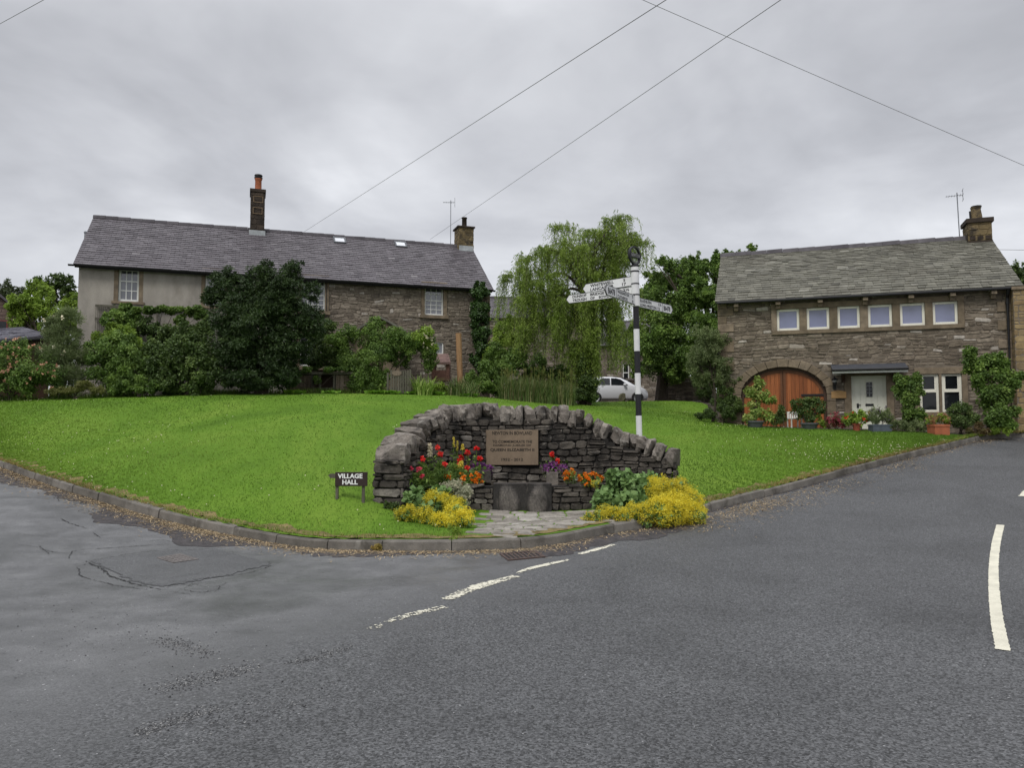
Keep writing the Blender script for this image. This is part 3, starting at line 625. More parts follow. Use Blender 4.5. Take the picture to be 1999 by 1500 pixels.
def aerial(root, base, top, dirx, n=7, boom=.55, parent_name='aerial'):
    f = MB(); b, t = np.array(base, float), np.array(top, float); f.tube([b, t], .018, 6); dirx = np.array(dirx, float); dirx /= np.linalg.norm(dirx); per = np.cross(dirx, [0, 0, 1.])
    c = t - np.array([0, 0, .1]); f.tube([c - dirx * boom * .35, c + dirx * boom * .65], .010, 5)
    for i in range(n):
        q = c + dirx * boom * (-.2 + .85 * i / (n - 1)); L = .16 - .012 * i; f.tube([q - per * L, q + per * L], .006, 4)
    for a in (-.5, 0, .5): f.tube([c - dirx * boom * .35 + np.array([0, 0, a * .35]) - per * .2, c - dirx * boom * .35 + np.array([0, 0, a * .35]) + per * .2], .006, 4)
    f.tube([c - dirx * boom * .35 + np.array([0, 0, -.2]), c - dirx * boom * .35 + np.array([0, 0, .2])], .008, 4)
    return f.build(parent_name, M_alu, root)

# ------------------------------------------------------------------ the long cottage
rng = np.random.default_rng(11)
pc = at(150, 640, 28.0)
CF = Frame((pc[0], pc[1], 2.75), 19)
cot = thing('long_cottage', 'long cottage, half grey rendered and half stone, with a purple slate roof and two rooflights', 'house', CF.o, 19)
Wc, _ = CF.fac(956, 560); ZE = CF.fac(148, 509)[1]; Dc = 6.6
rp = CF.local(hit(197, 425, CF.o + CF.ey * Dc / 2, CF.ey)); ZR = rp[2]
XS = CF.fac(585, 600)[0]          # where the render stops
def crect(x0, y0, x1, y1, y=0.0):
    a = CF.fac(x0, y1, y); b = CF.fac(x1, y0, y); return (a[0], b[0], a[1], b[1])
w1 = crect(230, 526, 272, 588); w2 = crect(400, 533, 441, 597); w3 = crect(588, 546, 635, 606); w4 = crect(829, 559, 866, 615); w5 = crect(846, 669, 866, 692)
w6 = crect(585, 655, 628, 715)
rw = [w1, w2]; rs = [w3, w4, w5, w6]
f = MB(); wall_back(f, 0, XS, -1.2, ZE - .03, rw, 0, .45); f.build('rendered_wall', M_render, cot)
f = MB(); wall_back(f, XS, Wc, -1.2, ZE - .03, rs, .02, .45)
f.build('mortar_wall', M_mortar, cot)
f = MB(); t_ = .15
blk = [(a - t_, b + t_, c - .13, d_ + .17) for a, b, c, d_ in (w3, w4, w6)] + [(w5[0] - .06, w5[1] + .06, w5[2] - .06, w5[3] + .1)]
rubble(f, rng, XS, Wc - .22, -.9, ZE - .02, lambda u: ZE - .02, lambda u, v, d: np.stack([u, .02 - d, v], -1), (.07, .18), (.12, .4), blk, relief=(.006, .03), split=.35, wob=.045, gap=.014)
f.build('rubble_stonework', M_rubble, cot)
f = MB(); z = -.9; k = 0                       # quoins at the far corner
while z < ZE - .1:
    h = rng.uniform(.22, .34); L = .42 if k % 2 else .25; f.box(Wc - L, Wc + .012, -.02, .45, z, min(z + h, ZE) - .012, rng.random()); z += h; k += 1
f.build('quoins', M_ashlar, cot, bevel=.01)
f = MB()
for x0, x1, sg in ((-.0, .4, -1), (Wc - .4, Wc, 1)):
    f.prism([(0.45, -1.2), (Dc, -1.2), (Dc, ZE), (Dc / 2, ZR - .12), (0.45, ZE + .3)], x0, x1, .5, fn=lambda p: (p[1], p[0], p[2]))
f.box(.4, Wc - .4, Dc - .4, Dc, -1.2, ZE, .5); f.build('gable_walls', M_render, cot)
ov = .22; sl_ = math.hypot(Dc / 2 + ov, (ZR - ZE) * (1 + ov / (Dc / 2))); uy = np.array([0, Dc / 2, ZR - ZE]); uy /= np.linalg.norm(uy); un = np.array([0, -uy[2], uy[1]])
ZEo = ZE - (ZR - ZE) * ov / (Dc / 2)
f = MB(); f.prism([(-ov, ZEo - .05), (Dc / 2, ZR - .05), (Dc + ov, ZEo - .05), (Dc + ov, ZEo), (Dc / 2, ZR), (-ov, ZEo)], -.14, Wc + .1, .4, fn=lambda p: (p[1], p[0], p[2]))
slates(f, rng, (-.15, -ov - .02, ZEo), (1, 0, 0), uy, un, Wc + .26, sl_, .185, .30)
slates(f, rng, (Wc + .11, Dc + ov + .02, ZEo), (-1, 0, 0), uy * [1, -1, 1], un * [1, -1, 1], Wc + .26, sl_, .185, .30)
roof = f.build('roof', M_slate, cot)
f = MB(); ridge(f, rng, (-.16, Dc / 2, ZR + .02), (Wc + .12, Dc / 2, ZR + .02), r=.11); f.build('ridge_tiles', M_ridge, roof)
f = MB(); gz = ZEo - .03; gy_ = -ov - .05
gp = [(math.cos(a) * .062, math.sin(a) * .062) for a in np.linspace(math.pi, 2 * math.pi, 9)]; gp = gp + [(x * .85, z_ * .85) for x, z_ in gp[::-1]]
f.prism([(gy_ + x, gz + z_) for x, z_ in gp], -.3, Wc + .16, .5, fn=lambda p: (p[1], p[0], p[2])); f.box(-.1, Wc + .05, -ov + .01, -ov + .04, gz - .09, gz + .0, .5); f.build('gutter', M_dark, cot)
f = MB(); xd = CF.fac(937, 600)[0]; f.tube([(xd, gy_, gz - .03), (xd, gy_ + .05, gz - .14), (xd, -.09, gz - .32), (xd, -.09, 1.6)], .038, 8); f.build('downpipe', mat('grey_downpipe', [(.22, .23, .23)], .6), cot)
x3 = CF.fac(637, 600)[0]; f = MB(); f.tube([(x3, -.05, ZE - .3), (x3, -.05, .8)], .012, 5); f.build('service_cable', M_dark, cot)
for q in (w1, w2): sash(cot, *q, .10, 3, [.22, .44, .82][:0] + [.31], .64, M_white, M_glass_grey, bar=.03, fr=.07); surround(cot, *q, t=.15, sill=.1, y=-.008, lint=.14)
sash(cot, *w3, .10, 4, [.17, .34, .66, .84], .5, M_white, M_glass_grey, bar=.022, fr=.05); surround(cot, *w3, t=.15, y=-.035)
sash(cot, *w4, .10, 3, [.165, .33, .75], .5, M_white, M_glass_grey, bar=.024, fr=.06); surround(cot, *w4, t=.15, y=-.035)
sash(cot, *w5, .06, 1, [], None, M_white, M_glass_grey, fr=.05); sash(cot, *w6, .10, 3, [.33, .66], None, M_white, M_glass_dark); surround(cot, *w6, t=.15, y=-.035)
# rooflights
for (px, py) in ((663, 470.5), (782, 478.5)):
    P = CF.local(hit(px, py, CF.world((0, -ov, ZEo)), CF.ex * 0 + CF.ey * un[1] + CF.ez * un[2])); f = MB(); M4 = np.eye(4); M4[:3, 0] = (1, 0, 0); M4[:3, 1] = uy; M4[:3, 2] = un; M4[:3, 3] = P
    f.box(-.29, .29, -.32, .32, .0, .03, .5, M4); f.box(-.27, -.21, -.3, .3, .03, .08, .5, M4); f.box(.21, .27, -.3, .3, .03, .08, .5, M4); f.box(-.21, .21, -.3, -.23, .03, .08, .5, M4); f.box(-.21, .21, .23, .3, .03, .08, .5, M4)
    o = f.build('rooflight', mat('rooflight_frame', [(.10, .105, .115)], .5), roof); f = MB(); f.box(-.205, .205, -.225, .225, .045, .055, .5, M4); f.build('pane', M_glass_sky, o)
# chimneys
def cx_at(px, py): return CF.local(hit(px, py, CF.o + CF.ey * Dc / 2, CF.ey))
a = cx_at(487, 460); b = cx_at(518, 376)
ch = chimney_stack(cot, (a[0] + b[0]) / 2, Dc / 2, b[0] - a[0] - .06, .85, ZR - .55, b[2] - .14, M_soot, .14, .05, rng=rng)
cxm = (a[0] + b[0]) / 2; zt = b[2]
for dx, dz in ((.02, -.45), (0, -.95)):        # pale mortar round the two stones
    f = MB()
    for (xa, xb, za, zb) in ((-.2, .2, .11, .14), (-.2, .2, -.15, -.12), (-.2, -.17, -.12, .11), (.17, .2, -.12, .11)):
        f.box(cxm + dx + xa, cxm + dx + xb, Dc / 2 - .425 - .026, Dc / 2 - .425 - .018, zt + dz + za, zt + dz + zb)
    f.build('pale_pointing', MATS.get('pale_pointing') or mat('pale_pointing', [(.17, .12, .075)], .9), ch)
f = MB(); w_ = (b[0] - a[0]) / 2 + .02; f.box(cxm - w_, cxm + w_, Dc / 2 - .47, Dc / 2 + .45, ZR - .5, ZR - .12); f.box(cxm - w_ - .12, cxm + w_ + .12, Dc / 2 - .5, Dc / 2 - .46, ZR - .62, ZR - .36); f.build('flashing', M_lead, ch)
f = MB(); p0 = cx_at(504, 375); p1 = cx_at(504, 348); f.lathe([(.16, 0), (.14, .05), (.135, p1[2] - p0[2] - .1), (.16, p1[2] - p0[2] - .06), (.16, p1[2] - p0[2]), (.10, p1[2] - p0[2])], (p0[0], Dc / 2, zt - .02), 16); o = f.build('chimney_pot', M_terra, ch, smooth=True)
f = MB(); f.lathe([(.17, 0), (.18, .05), (.14, .06), (.14, .11), (.18, .12), (.16, .17), (.02, .2)], (p0[0], Dc / 2, zt - .03 + p1[2] - p0[2]), 14); f.build('cowl', M_dark, o)
a = cx_at(890, 475); b = cx_at(921, 447); cxm = (a[0] + b[0]) / 2
ch = chimney_stack(cot, cxm, Dc / 2, b[0] - a[0] - .06, .8, ZR - .5, b[2] - .08, M_chimcap, .08, .07, rng=rng, name='chimney', capm=M_soot)
f = MB(); f.box(cxm - .34, cxm + .34, Dc / 2 - .44, Dc / 2 + .44, ZR - .5, ZR - .05); f.build('flashing', M_lead, ch)
f = MB(); p1 = cx_at(905, 425); zz = b[2]; f.lathe([(.12, 0), (.115, p1[2] - zz - .05), (.14, p1[2] - zz - .04), (.14, p1[2] - zz), (.09, p1[2] - zz)], (cxm + .02, Dc / 2, zz), 14); f.build('chimney_pot', M_soot, ch, smooth=True)
q = cx_at(880, 392); aerial(cot, (q[0], Dc / 2, ZR - .1), (q[0], Dc / 2, q[2] + .02), (-1, .3, 0))
q = CF.local(hit(168, 455, CF.o + CF.ey * (Dc - 1.2), CF.ey)); f = MB(); f.tube([(q[0], Dc - 1.2, ZE), (q[0], Dc - 1.2, q[2])], .07, 10); f.lathe([(.09, 0), (.09, .05), (.0, .09)], (q[0], Dc - 1.2, q[2]), 10); f.build('flue_pipe', M_alu, cot)
# porch with stone roof
ap = CF.fac(738, 616, -1.0); pl = CF.fac(690, 645, -1.0); pr = CF.fac(788, 643, -1.0)
f = MB(); f.prism([(pl[0] + .15, -.6), (pr[0] - .15, -.6), (pr[0] - .15, pr[1]), (ap[0], ap[1] - .1), (pl[0] + .15, pl[1])], -1.0, .0, .4); po = f.build('porch', M_ashlar, cot)
f = MB()
for e in (pl, pr):
    dx = e[0] - ap[0]; dz = e[1] - ap[1]; f.prism([(ap[0], ap[1]), (ap[0] + dx * 1.08, ap[1] + dz * 1.08), (ap[0] + dx * 1.08, ap[1] + dz * 1.08 - .09), (ap[0], ap[1] - .09)], -1.12, .0, .5)
f.build('porch_roof', M_slate_g, po)
# timber trellis fixed to the rendered wall
f = MB(); a = CF.fac(186, 596, -.1); b = CF.fac(420, 606, -.1); f.box(a[0], b[0], -.12, -.06, a[1] - .05, a[1] + .03); c = CF.fac(186, 622, -.1)
f.box(a[0], a[0] + .75, -.12, -.06, c[1] - .04, c[1] + .04)
for i in range(12): f.box(a[0] + .02 + i * .062, a[0] + .035 + i * .062, -.1, -.085, c[1] - 1.3, a[1])
for i in range(5): x = a[0] + (b[0] - a[0]) * (i + .5) / 5; f.box(x, x + .05, -.1, -.05, .3, a[1])
tag(f.build('trellis', M_oldwood), 'weathered timber trellis on the grey rendered cottage wall', 'trellis'); tr = bpy.data.objects['trellis']; tr.location = CF.o; tr.rotation_euler = (0, 0, R(19))

# ------------------------------------------------------------------ the barn house
rng = np.random.default_rng(21)
pb = at(1403, 700, 25.5)
BF = Frame((pb[0], pb[1], 1.35), -19)
barn = thing('barn_house', 'stone barn house with six square windows in a row and an arched orange double door', 'house', BF.o, -19)
Wb = BF.fac(1984, 600)[0]; ZEb = BF.fac(1403, 582)[1]; Db = 6.4
q = BF.local(hit(1420, 499, BF.o + BF.ey * Db / 2, BF.ey)); ZRb = q[2]
def brect(x0, y0, x1, y1, y=0.0):
    a = BF.fac(x0, y1, y); b = BF.fac(x1, y0, y); return [a[0], b[0], a[1], b[1]]
up = [brect(*r) for r in ((1517, 605.5, 1560, 648), (1575.5, 601, 1618.5, 646), (1635.5, 597, 1678, 642), (1695, 593, 1741, 639), (1757.5, 588.5, 1805, 636), (1821.5, 585, 1869, 631.5))]
zu0 = np.mean([r[2] for r in up]); zu1 = np.mean([r[3] for r in up])
for r in up: r[2], r[3] = zu0, zu1
lo = [brect(1797, 731, 1832, 806), brect(1840, 729, 1877, 804)]; zl0 = np.mean([r[2] for r in lo]); zl1 = np.mean([r[3] for r in lo])
for r in lo: r[2], r[3] = zl0, zl1
door = brect(1664, 733, 1730, 838); door[2] = -.12
al = BF.fac(1447, 800)[0]; ar = BF.fac(1615, 800)[0]; az1 = BF.fac(1531, 716.5)[1]; az0 = BF.fac(1613, 770)[1]; acx = (al + ar) / 2; ahw = (ar - al) / 2
def archz(x, g=0.0): return az0 + (az1 - az0 + g) * math.sqrt(max(0, 1 - ((x - acx) / (ahw + g)) ** 2))
inarch = lambda x, y: abs(x - acx) < ahw + .26 and y < archz(x, .26)
sb0 = up[0][0] - .17; sb1 = up[-1][1] + .17
rects = [tuple(r) for r in up + lo] + [tuple(door)]
f = MB(); wall_back(f, 0, Wb, -.8, ZEb - .03, rects, .02, .45, arch=(al, ar, archz)); f.build('mortar_wall', M_mortar, barn)
blk = [(sb0, sb1, zu0 - .12, zu1 + .17), (lo[0][0] - .14, lo[1][1] + .16, zl0 - .13, zl1 + .2), (door[0] - .2, door[1] + .2, -1, door[3] + .22)]
f = MB(); rubble(f, rng, .22, Wb - .25, -.5, ZEb - .02, lambda u: ZEb - .02, lambda u, v, d: np.stack([u, .02 - d, v], -1), (.07, .16), (.13, .4), blk, inarch, relief=(.006, .028), split=.3, wob=.03, gap=.013)
f.build('rubble_stonework', M_rubble_house, barn)
f = MB()
for x0, sg in ((0, 1), (Wb, -1)):
    f = MB(); z = -.6; k = 0
    while z < ZEb - .05:
        h = rng.uniform(.24, .38); L = .5 if k % 2 else .28; xa, xb = sorted((x0 - sg * .01, x0 + sg * L)); f.box(xa, xb, -.025, .45, z, min(z + h, ZEb) - .012, rng.random()); z += h; k += 1
    f.build('quoins', M_ashlar, barn, bevel=.012)
f = MB()
for x0, x1 in ((0, .4), (Wb - .4, Wb)): f.prism([(0.45, -.8), (Db, -.8), (Db, ZEb), (Db / 2, ZRb - .12), (0.45, ZEb + .3)], x0, x1, .5, fn=lambda p: (p[1], p[0], p[2]))
f.box(.4, Wb - .4, Db - .4, Db, -.8, ZEb, .5); f.build('gable_walls', M_mortar, barn)
ov = .25; uyb = np.array([0, Db / 2, ZRb - ZEb]); uyb /= np.linalg.norm(uyb); unb = np.array([0, -uyb[2], uyb[1]]); ZEbo = ZEb - (ZRb - ZEb) * ov / (Db / 2); slb = math.hypot(Db / 2 + ov, ZRb - ZEbo)
f = MB(); f.prism([(-ov, ZEbo - .05), (Db / 2, ZRb - .05), (Db + ov, ZEbo - .05), (Db + ov, ZEbo), (Db / 2, ZRb), (-ov, ZEbo)], -.06, Wb + .12, .4, fn=lambda p: (p[1], p[0], p[2]))
slates(f, rng, (-.08, -ov - .02, ZEbo), (1, 0, 0), uyb, unb, Wb + .22, slb, .205, .27, .006, .11, .8)
slates(f, rng, (Wb + .14, Db + ov + .02, ZEbo), (-1, 0, 0), uyb * [1, -1, 1], unb * [1, -1, 1], Wb + .22, slb, .2, .3, .006, .12, .8)
roofb = f.build('roof', M_slate_g, barn)
f = MB(); ridge(f, rng, (-.1, Db / 2, ZRb + .02), (Wb + .14, Db / 2, ZRb + .02), seg=.55, r=.13); f.build('ridge_tiles', M_ridge, roofb)
f = MB(); f.box(-.02, Wb + .08, -ov - .07, -ov + .02, ZEbo - .09, ZEbo - .012); f.build('gutter', M_dark, barn, bevel=.02)
for i, (px, py) in enumerate(((1437.5, 588), (1518.5, 584), (1600, 578), (1687.5, 571), (1776, 566), (1856.5, 560), (1936, 555))):
    x = BF.fac(px, py)[0]; f = MB(); f.box(x - .075, x + .075, -.26, .0, ZEbo - .2, ZEbo - .095, .8); f.box(x - .068, x + .068, -.16, .0, ZEbo - .32, ZEbo - .2, .3); f.build('corbel', M_ashlar, barn, bevel=.012)
f = MB(); f.box(sb0, sb1, -.045, .2, zu0 - .13, zu0 - .0, .35); f.box(sb0, sb1, -.035, .2, zu1, zu1 + .17, .55)
es = [sb0] + sum([[r[0], r[1]] for r in up], []) + [sb1]
for a, b in zip(es[::2], es[1::2]): f.box(a, b, -.03, .2, zu0, zu1, rng.random())
f.build('stone_surround', M_ashlar, barn, bevel=.008)
f = MB(); f.box(lo[0][0] - .14, lo[1][1] + .15, -.035, .2, zl1, zl1 + .2, .6); f.box(lo[0][0] - .14, lo[0][0], -.03, .2, zl0, zl1, .4); f.box(lo[0][1], lo[1][0], -.03, .2, zl0, zl1, .3); f.box(lo[1][1], lo[1][1] + .15, -.03, .2, zl0, zl1, .4); f.box(lo[0][0] - .2, lo[1][1] + .2, -.06, .2, zl0 - .13, zl0, .5)
f.build('stone_surround', M_ashlar, barn, bevel=.008)
for r in up:
    x0, x1, z0, z1 = r; fr = .075; f = MB(); f.box(x0, x0 + fr, .04, .11, z0, z1); f.box(x1 - fr, x1, .04, .11, z0, z1); f.box(x0 + fr, x1 - fr, .04, .11, z1 - fr, z1); f.box(x0 + fr, x1 - fr, .03, .11, z0, z0 + fr)
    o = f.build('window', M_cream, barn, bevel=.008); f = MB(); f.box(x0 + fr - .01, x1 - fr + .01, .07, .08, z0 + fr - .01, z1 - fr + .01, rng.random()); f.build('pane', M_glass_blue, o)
for r in lo:
    x0, x1, z0, z1 = r; fr = .07; zm = z0 + (z1 - z0) * .56; f = MB(); f.box(x0, x0 + fr, .04, .11, z0, z1); f.box(x1 - fr, x1, .04, .11, z0, z1); f.box(x0 + fr, x1 - fr, .04, .11, z1 - fr, z1); f.box(x0 + fr, x1 - fr, .03, .11, z0, z0 + fr); f.box(x0 + fr, x1 - fr, .035, .11, zm - .05, zm + .05)
    f.box(x0 + fr, x0 + fr + .04, .05, .1, zm + .05, z1 - fr); f.box(x1 - fr - .04, x1 - fr, .05, .1, zm + .05, z1 - fr)
    o = f.build('window', M_cream, barn, bevel=.006); f = MB(); f.box(x0 + fr - .01, x1 - fr + .01, .075, .085, z0 + fr - .01, z1 - fr + .01, .5); f.build('pane', M_glass_dark, o)
# arched cart doorway: voussoirs, frame, two leaves
f = MB(); n = 13
for i in range(n):
    t0, t1 = math.pi * (i + .02) / n, math.pi * (i + .98) / n; g = .25 + rng.uniform(-.015, .02)
    pts = [(acx - math.cos(t) * (ahw + k), az0 + math.sin(t) * (az1 - az0 + k)) for t, k in ((t0, 0), (t1, 0), (t1, g), (t0, g))]
    f.prism(pts, -.03 - rng.random() * .01, .3, rng.random())
for x0, x1 in ((al - .24, al), (ar, ar + .26)):
    z = -.5
    while z < az0 - .02:
        h = min(rng.uniform(.3, .5), az0 - z); f.box(x0, x1, -.03 - rng.random() * .008, .3, z + .006, z + h - .006, rng.random()); z += h
f.build('stone_arch', M_ashlar, barn, bevel=.01)
T = np.linspace(0, math.pi, 29)
f = MB(); ri = .09
for a, b in zip(T[:-1], T[1:]):
    f.prism([(acx - math.cos(t) * (ahw - k), az0 + math.sin(t) * (az1 - az0 - k)) for t, k in ((a, ri), (b, ri), (b, .0), (a, .0))], .10, .22)
f.box(al, al + ri, .10, .22, -.5, az0); f.box(ar - ri, ar, .10, .22, -.5, az0); f.build('door_frame', M_darkwood, barn)
for sg in (-1, 1):
    f = MB(); xs = np.linspace(.006, ahw - ri, 11)
    for a, b in zip(xs[:-1], xs[1:]):
        def tz(x): return az0 + (az1 - az0 - ri) * math.sqrt(max(0.0, 1 - (x / (ahw - ri)) ** 2))
        xa, xb = a + .004, b - .003; f.prism([(acx + sg * x, z) for x, z in ((xa, -.45), (xb, -.45), (xb, tz(xb)), (xa, tz(xa)))][::sg], .15 + rng.random() * .004, .19, rng.random())
    o = f.build('door_leaf', M_oak, barn)
    f = MB(); a, b = sorted((acx + sg * .008, acx + sg * .085)); f.box(a, b, .135, .15, -.45, tz(.085)); tt = np.linspace(.02, math.pi / 2 - .06, 16)
    for t0, t1 in zip(tt[:-1], tt[1:]):
        f.prism([(acx + sg * math.cos(t) * (ahw - ri - k), az0 + math.sin(t) * (az1 - az0 - ri - k)) for t, k in ((t0, .0), (t1, .0), (t1, .09), (t0, .09))], .135, .15)
    f.build('leaf_frame', mat('brown_stain', [(.13, .05, .018)], .55, 4, .25), o)
    zh = BF.fac(1590, 771)[1]; f = MB(); a, b = sorted((acx + sg * (ahw - .02), acx + sg * .55)); f.box(a, b, .115, .134, zh - .035, zh + .03); f.build('strap_hinge', M_dark, o)
# front door with stone jambs, canopy, lamp, name board
f = MB(); f.box(door[0] - .2, door[0], -.03, .25, -.5, door[3], .4); f.box(door[1], door[1] + .2, -.03, .25, -.5, door[3], .6); f.box(door[0] - .2, door[1] + .2, -.035, .25, door[3], door[3] + .22, .5); f.build('door_surround', M_ashlar, barn, bevel=.01)
f = MB(); f.box(door[0], door[1], .08, .12, door[2], door[3]); f.box(door[0], door[0] + .07, .06, .08, door[2], door[3]); f.box(door[1] - .07, door[1], .06, .08, door[2], door[3]); f.box(door[0] + .07, door[1] - .07, .06, .08, door[3] - .07, door[3])
for i in range(5): x = door[0] + .1 + (door[1] - door[0] - .2) * i / 5; f.box(x + .004, x + (door[1] - door[0] - .2) / 5 - .004, .066, .08, door[2] + .06, door[3] - .09)
dr = f.build('front_door', M_creamdoor, barn, bevel=.003)
g = brect(1692, 746, 1703, 775); f = MB(); f.box(*g[:2], .05, .064, *g[2:]); o = f.build('door_glass', M_glass_dark, dr); f = MB()
for i in range(1, 4): z = g[2] + (g[3] - g[2]) * i / 4; f.box(g[0], g[1], .044, .05, z - .006, z + .006)
f.box((g[0] + g[1]) / 2 - .006, (g[0] + g[1]) / 2 + .006, .0435, .05, g[2], g[3]); f.build('leaded_bars', M_lead, o)
g = brect(1690, 788.5, 1706, 793); f = MB(); f.box(*g[:2], .05, .064, *g[2:]); f.build('letterbox', M_dark, dr)
g = brect(1673, 788, 1677, 797); f = MB(); f.box(*g[:2], .05, .064, *g[2:]); f.box(g[0], g[0] + .12, .025, .045, g[3] - .05, g[3] - .03); f.build('handle', M_dark, dr)
a = BF.fac(1624, 727, -.5); b = BF.fac(1772, 719, -.5); zc = (a[1] + b[1]) / 2; f = MB()
f.prism([(-.62, zc - .02), (-.62, zc + .06), (.02, zc + .24), (.02, zc + .16)], a[0], b[0], .3, fn=lambda p: (p[1], p[0], p[2]))
cn = f.build('door_canopy', mat('canopy_slate', [(.055, .06, .072)], .45, 4, .2), barn)
f = MB(); f.box(a[0] + .01, b[0] - .01, -.615, -.585, zc - .085, zc - .025); f.build('fascia', M_white, cn); f = MB(); f.box(a[0] - .01, b[0] + .01, -.70, -.622, zc - .015, zc + .055); f.build('canopy_gutter', M_dark, cn, bevel=.02)
for x in (BF.fac(1646, 740, -.1)[0], BF.fac(1745, 740, -.1)[0]):
    f = MB(); f.box(x - .05, x + .05, -.12, -.036, zc - .34, zc - .0); f.prism([(-.5, zc - .01), (-.12, zc - .3), (-.12, zc - .2), (-.42, zc - .01)], x - .03, x + .03, .5, fn=lambda p: (p[1], p[0], p[2]))
    f.build('canopy_bracket', M_darkwood, cn)
x, zt = BF.fac(1629, 737, -.15); _, zb = BF.fac(1629, 760, -.15); f = MB(); f.box(x - .05, x + .05, -.06, -.02, zb, zb + .16); f.tube([(x, -.05, zb + .05), (x, -.15, zb + .04), (x, -.17, zb + .12)], .012, 6); f.lathe([(.02, .1), (.05, .13), (.07, zt - zb - .09), (.095, zt - zb - .08), (.03, zt - zb - .01), (.012, zt - zb + .03)], (x, -.17, zb), 6)
lo_ = f.build('wall_lantern', M_dark, barn); f = MB(); f.lathe([(.045, .14), (.072, zt - zb - .1)], (x, -.1705, zb), 6); f.build('lantern_glass', mat('lantern_glass', [(.35, .36, .36)], .1), lo_)
g = brect(1623, 763, 1652, 778, -.05); f = MB(); f.prism([(g[0], g[2]), (g[1], g[2]), (g[1], g[3] - .03), ((g[0] + g[1]) / 2, g[3] + .02), (g[0], g[3] - .03)], -.06, -.036, .5); f.build('name_board', M_sign_wood, barn, bevel=.004)
xp = BF.fac(1963, 560)[0]; f = MB(); f.tube([(xp, -ov - .02, ZEbo - .08), (xp, -.2, ZEbo - .2), (xp + .01, -.1, ZEbo - .32), (xp + .01, -.1, -.2)], .045, 8)
for z in (ZEbo - .5, 2.0, 1.1): f.lathe([(.06, 0), (.06, .06)], (xp + .01, -.1, z), 8)
f.build('downpipe', M_dark, barn)
# chimney on the far ridge end
def bx_at(px, py): return BF.local(hit(px, py, BF.o + BF.ey * Db / 2, BF.ey))
a = bx_at(1886, 488); b = bx_at(1930, 437); cxm = (a[0] + b[0]) / 2; wx = b[0] - a[0]
ch = chimney_stack(barn, cxm, Db / 2, wx, .78, ZRb - .6, b[2] - .02, M_chimcap, .15, .06, rng=rng, capm=M_soot)
yf = Db / 2 - .39; zpx = lambda py: BF.fac(1908, py, yf)[1]
f = MB(); f.box(cxm - wx / 2 - .012, cxm + wx / 2 + .012, yf - .025, yf - .021, zpx(479), zpx(470)); f.build('soot_blackened_course', M_soot, ch)
for i in range(3): f = MB(); f.box(cxm - wx / 2 + .03 + i * wx / 3, cxm - wx / 2 - .03 + (i + 1) * wx / 3, yf - .025, yf - .021, zpx(468), zpx(461)); f.build('soot_blackened_stone', M_soot, ch)
f = MB(); f.box(cxm - wx / 2 - .03, cxm - wx / 2 - .024, Db / 2 - .39, Db / 2 + .39, zpx(485), zpx(455)); f.build('soot_blackened_side', M_soot, ch)
f = MB(); f.box(cxm - wx / 2 - .05, cxm + wx / 2 + .05, Db / 2 - .44, Db / 2 + .44, ZRb - .75, zpx(479)); f.build('flashing', M_lead, ch)
zt = b[2] + .13; zp = bx_at(1908, 405)[2] - zt; f = MB(); f.lathe([(.20, 0), (.19, zp * .35), (.15, zp * .9), (.17, zp * .93), (.17, zp), (.1, zp)], (cxm - .02, Db / 2, zt), 8); o = f.build('chimney_pot', M_chimcap, ch)
f = MB(); f.lathe([(.15, 0), (.17, .05), (.1, .06)], (cxm + .0, Db / 2, zt + zp - .01), 8); f.tube([(cxm - .2, Db / 2 - .1, zt - .1), (cxm - .22, Db / 2 - .1, zt + zp * .7)], .03, 6); f.build('cowl', M_dark, o)
q = bx_at(1870, 376); q0 = bx_at(1874, 475); aerial(barn, (q0[0], Db / 2, ZRb - .2), (q0[0] - .04, Db / 2, q[2]), (-1, .1, 0), 6, .5)

# ------------------------------------------------------------------ memorial wall
rng = np.random.default_rng(31)
def rock(mb, rng, c, dims, ax, rnd, sub=3, rough=.10, sq=.62):
    """an angular stone: a subdivided box pulled towards an ellipsoid, with a few flat breaks; ax: 3x3 rows = local axes"""
    g = np.linspace(-1, 1, sub + 1); V = []; Fs = []; key = {}
    def vid(p):
        k = tuple(np.round(p, 4))
        if k not in key: key[k] = len(V); V.append(p)
        return key[k]
    for a in range(3):
        for sgn in (-1, 1):
            for i in range(sub):
                for j in range(sub):
                    q = []
                    for di, dj in ((0, 0), (1, 0), (1, 1), (0, 1)):
                        p = np.zeros(3); p[a] = sgn; p[(a + 1) % 3] = g[i + di]; p[(a + 2) % 3] = g[j + dj]; q.append(vid(p))
                    Fs.append(q if sgn > 0 else q[::-1])
    V = np.array(V); s = V / np.linalg.norm(V, axis=1)[:, None]; V = V * sq + s * (1 - sq) * 1.25
    for _ in range(4):
        n = rng.normal(0, 1, 3); n /= np.linalg.norm(n); d = rng.uniform(.72, .98); k = V @ n - d; V = V - np.where(k > 0, k, 0)[:, None] * n
    V += rng.normal(0, rough * .5, V.shape); V = V * (np.asarray(dims) / 2)
    mb.add(V @ np.asarray(ax) + np.asarray(c), Fs, np.clip(rnd + rng.normal(0, .05, len(Fs)), 0, 1))
IN = dense([(-1.74, 12.32), (-1.66, 12.85), (-1.46, 13.45), (-1.1, 13.98), (-.62, 14.3), (0, 14.4), (.6, 14.43), (1.3, 14.4), (2.1, 14.25), (2.92, 14.0)], 300)
ia = arc(IN); it = np.gradient(IN, ia, axis=0); inn = np.stack([it[:, 1], -it[:, 0]], -1); LIN = ia[-1]
def ipath(s): return np.stack([np.interp(s, ia, IN[:, 0]), np.interp(s, ia, IN[:, 1])], -1)
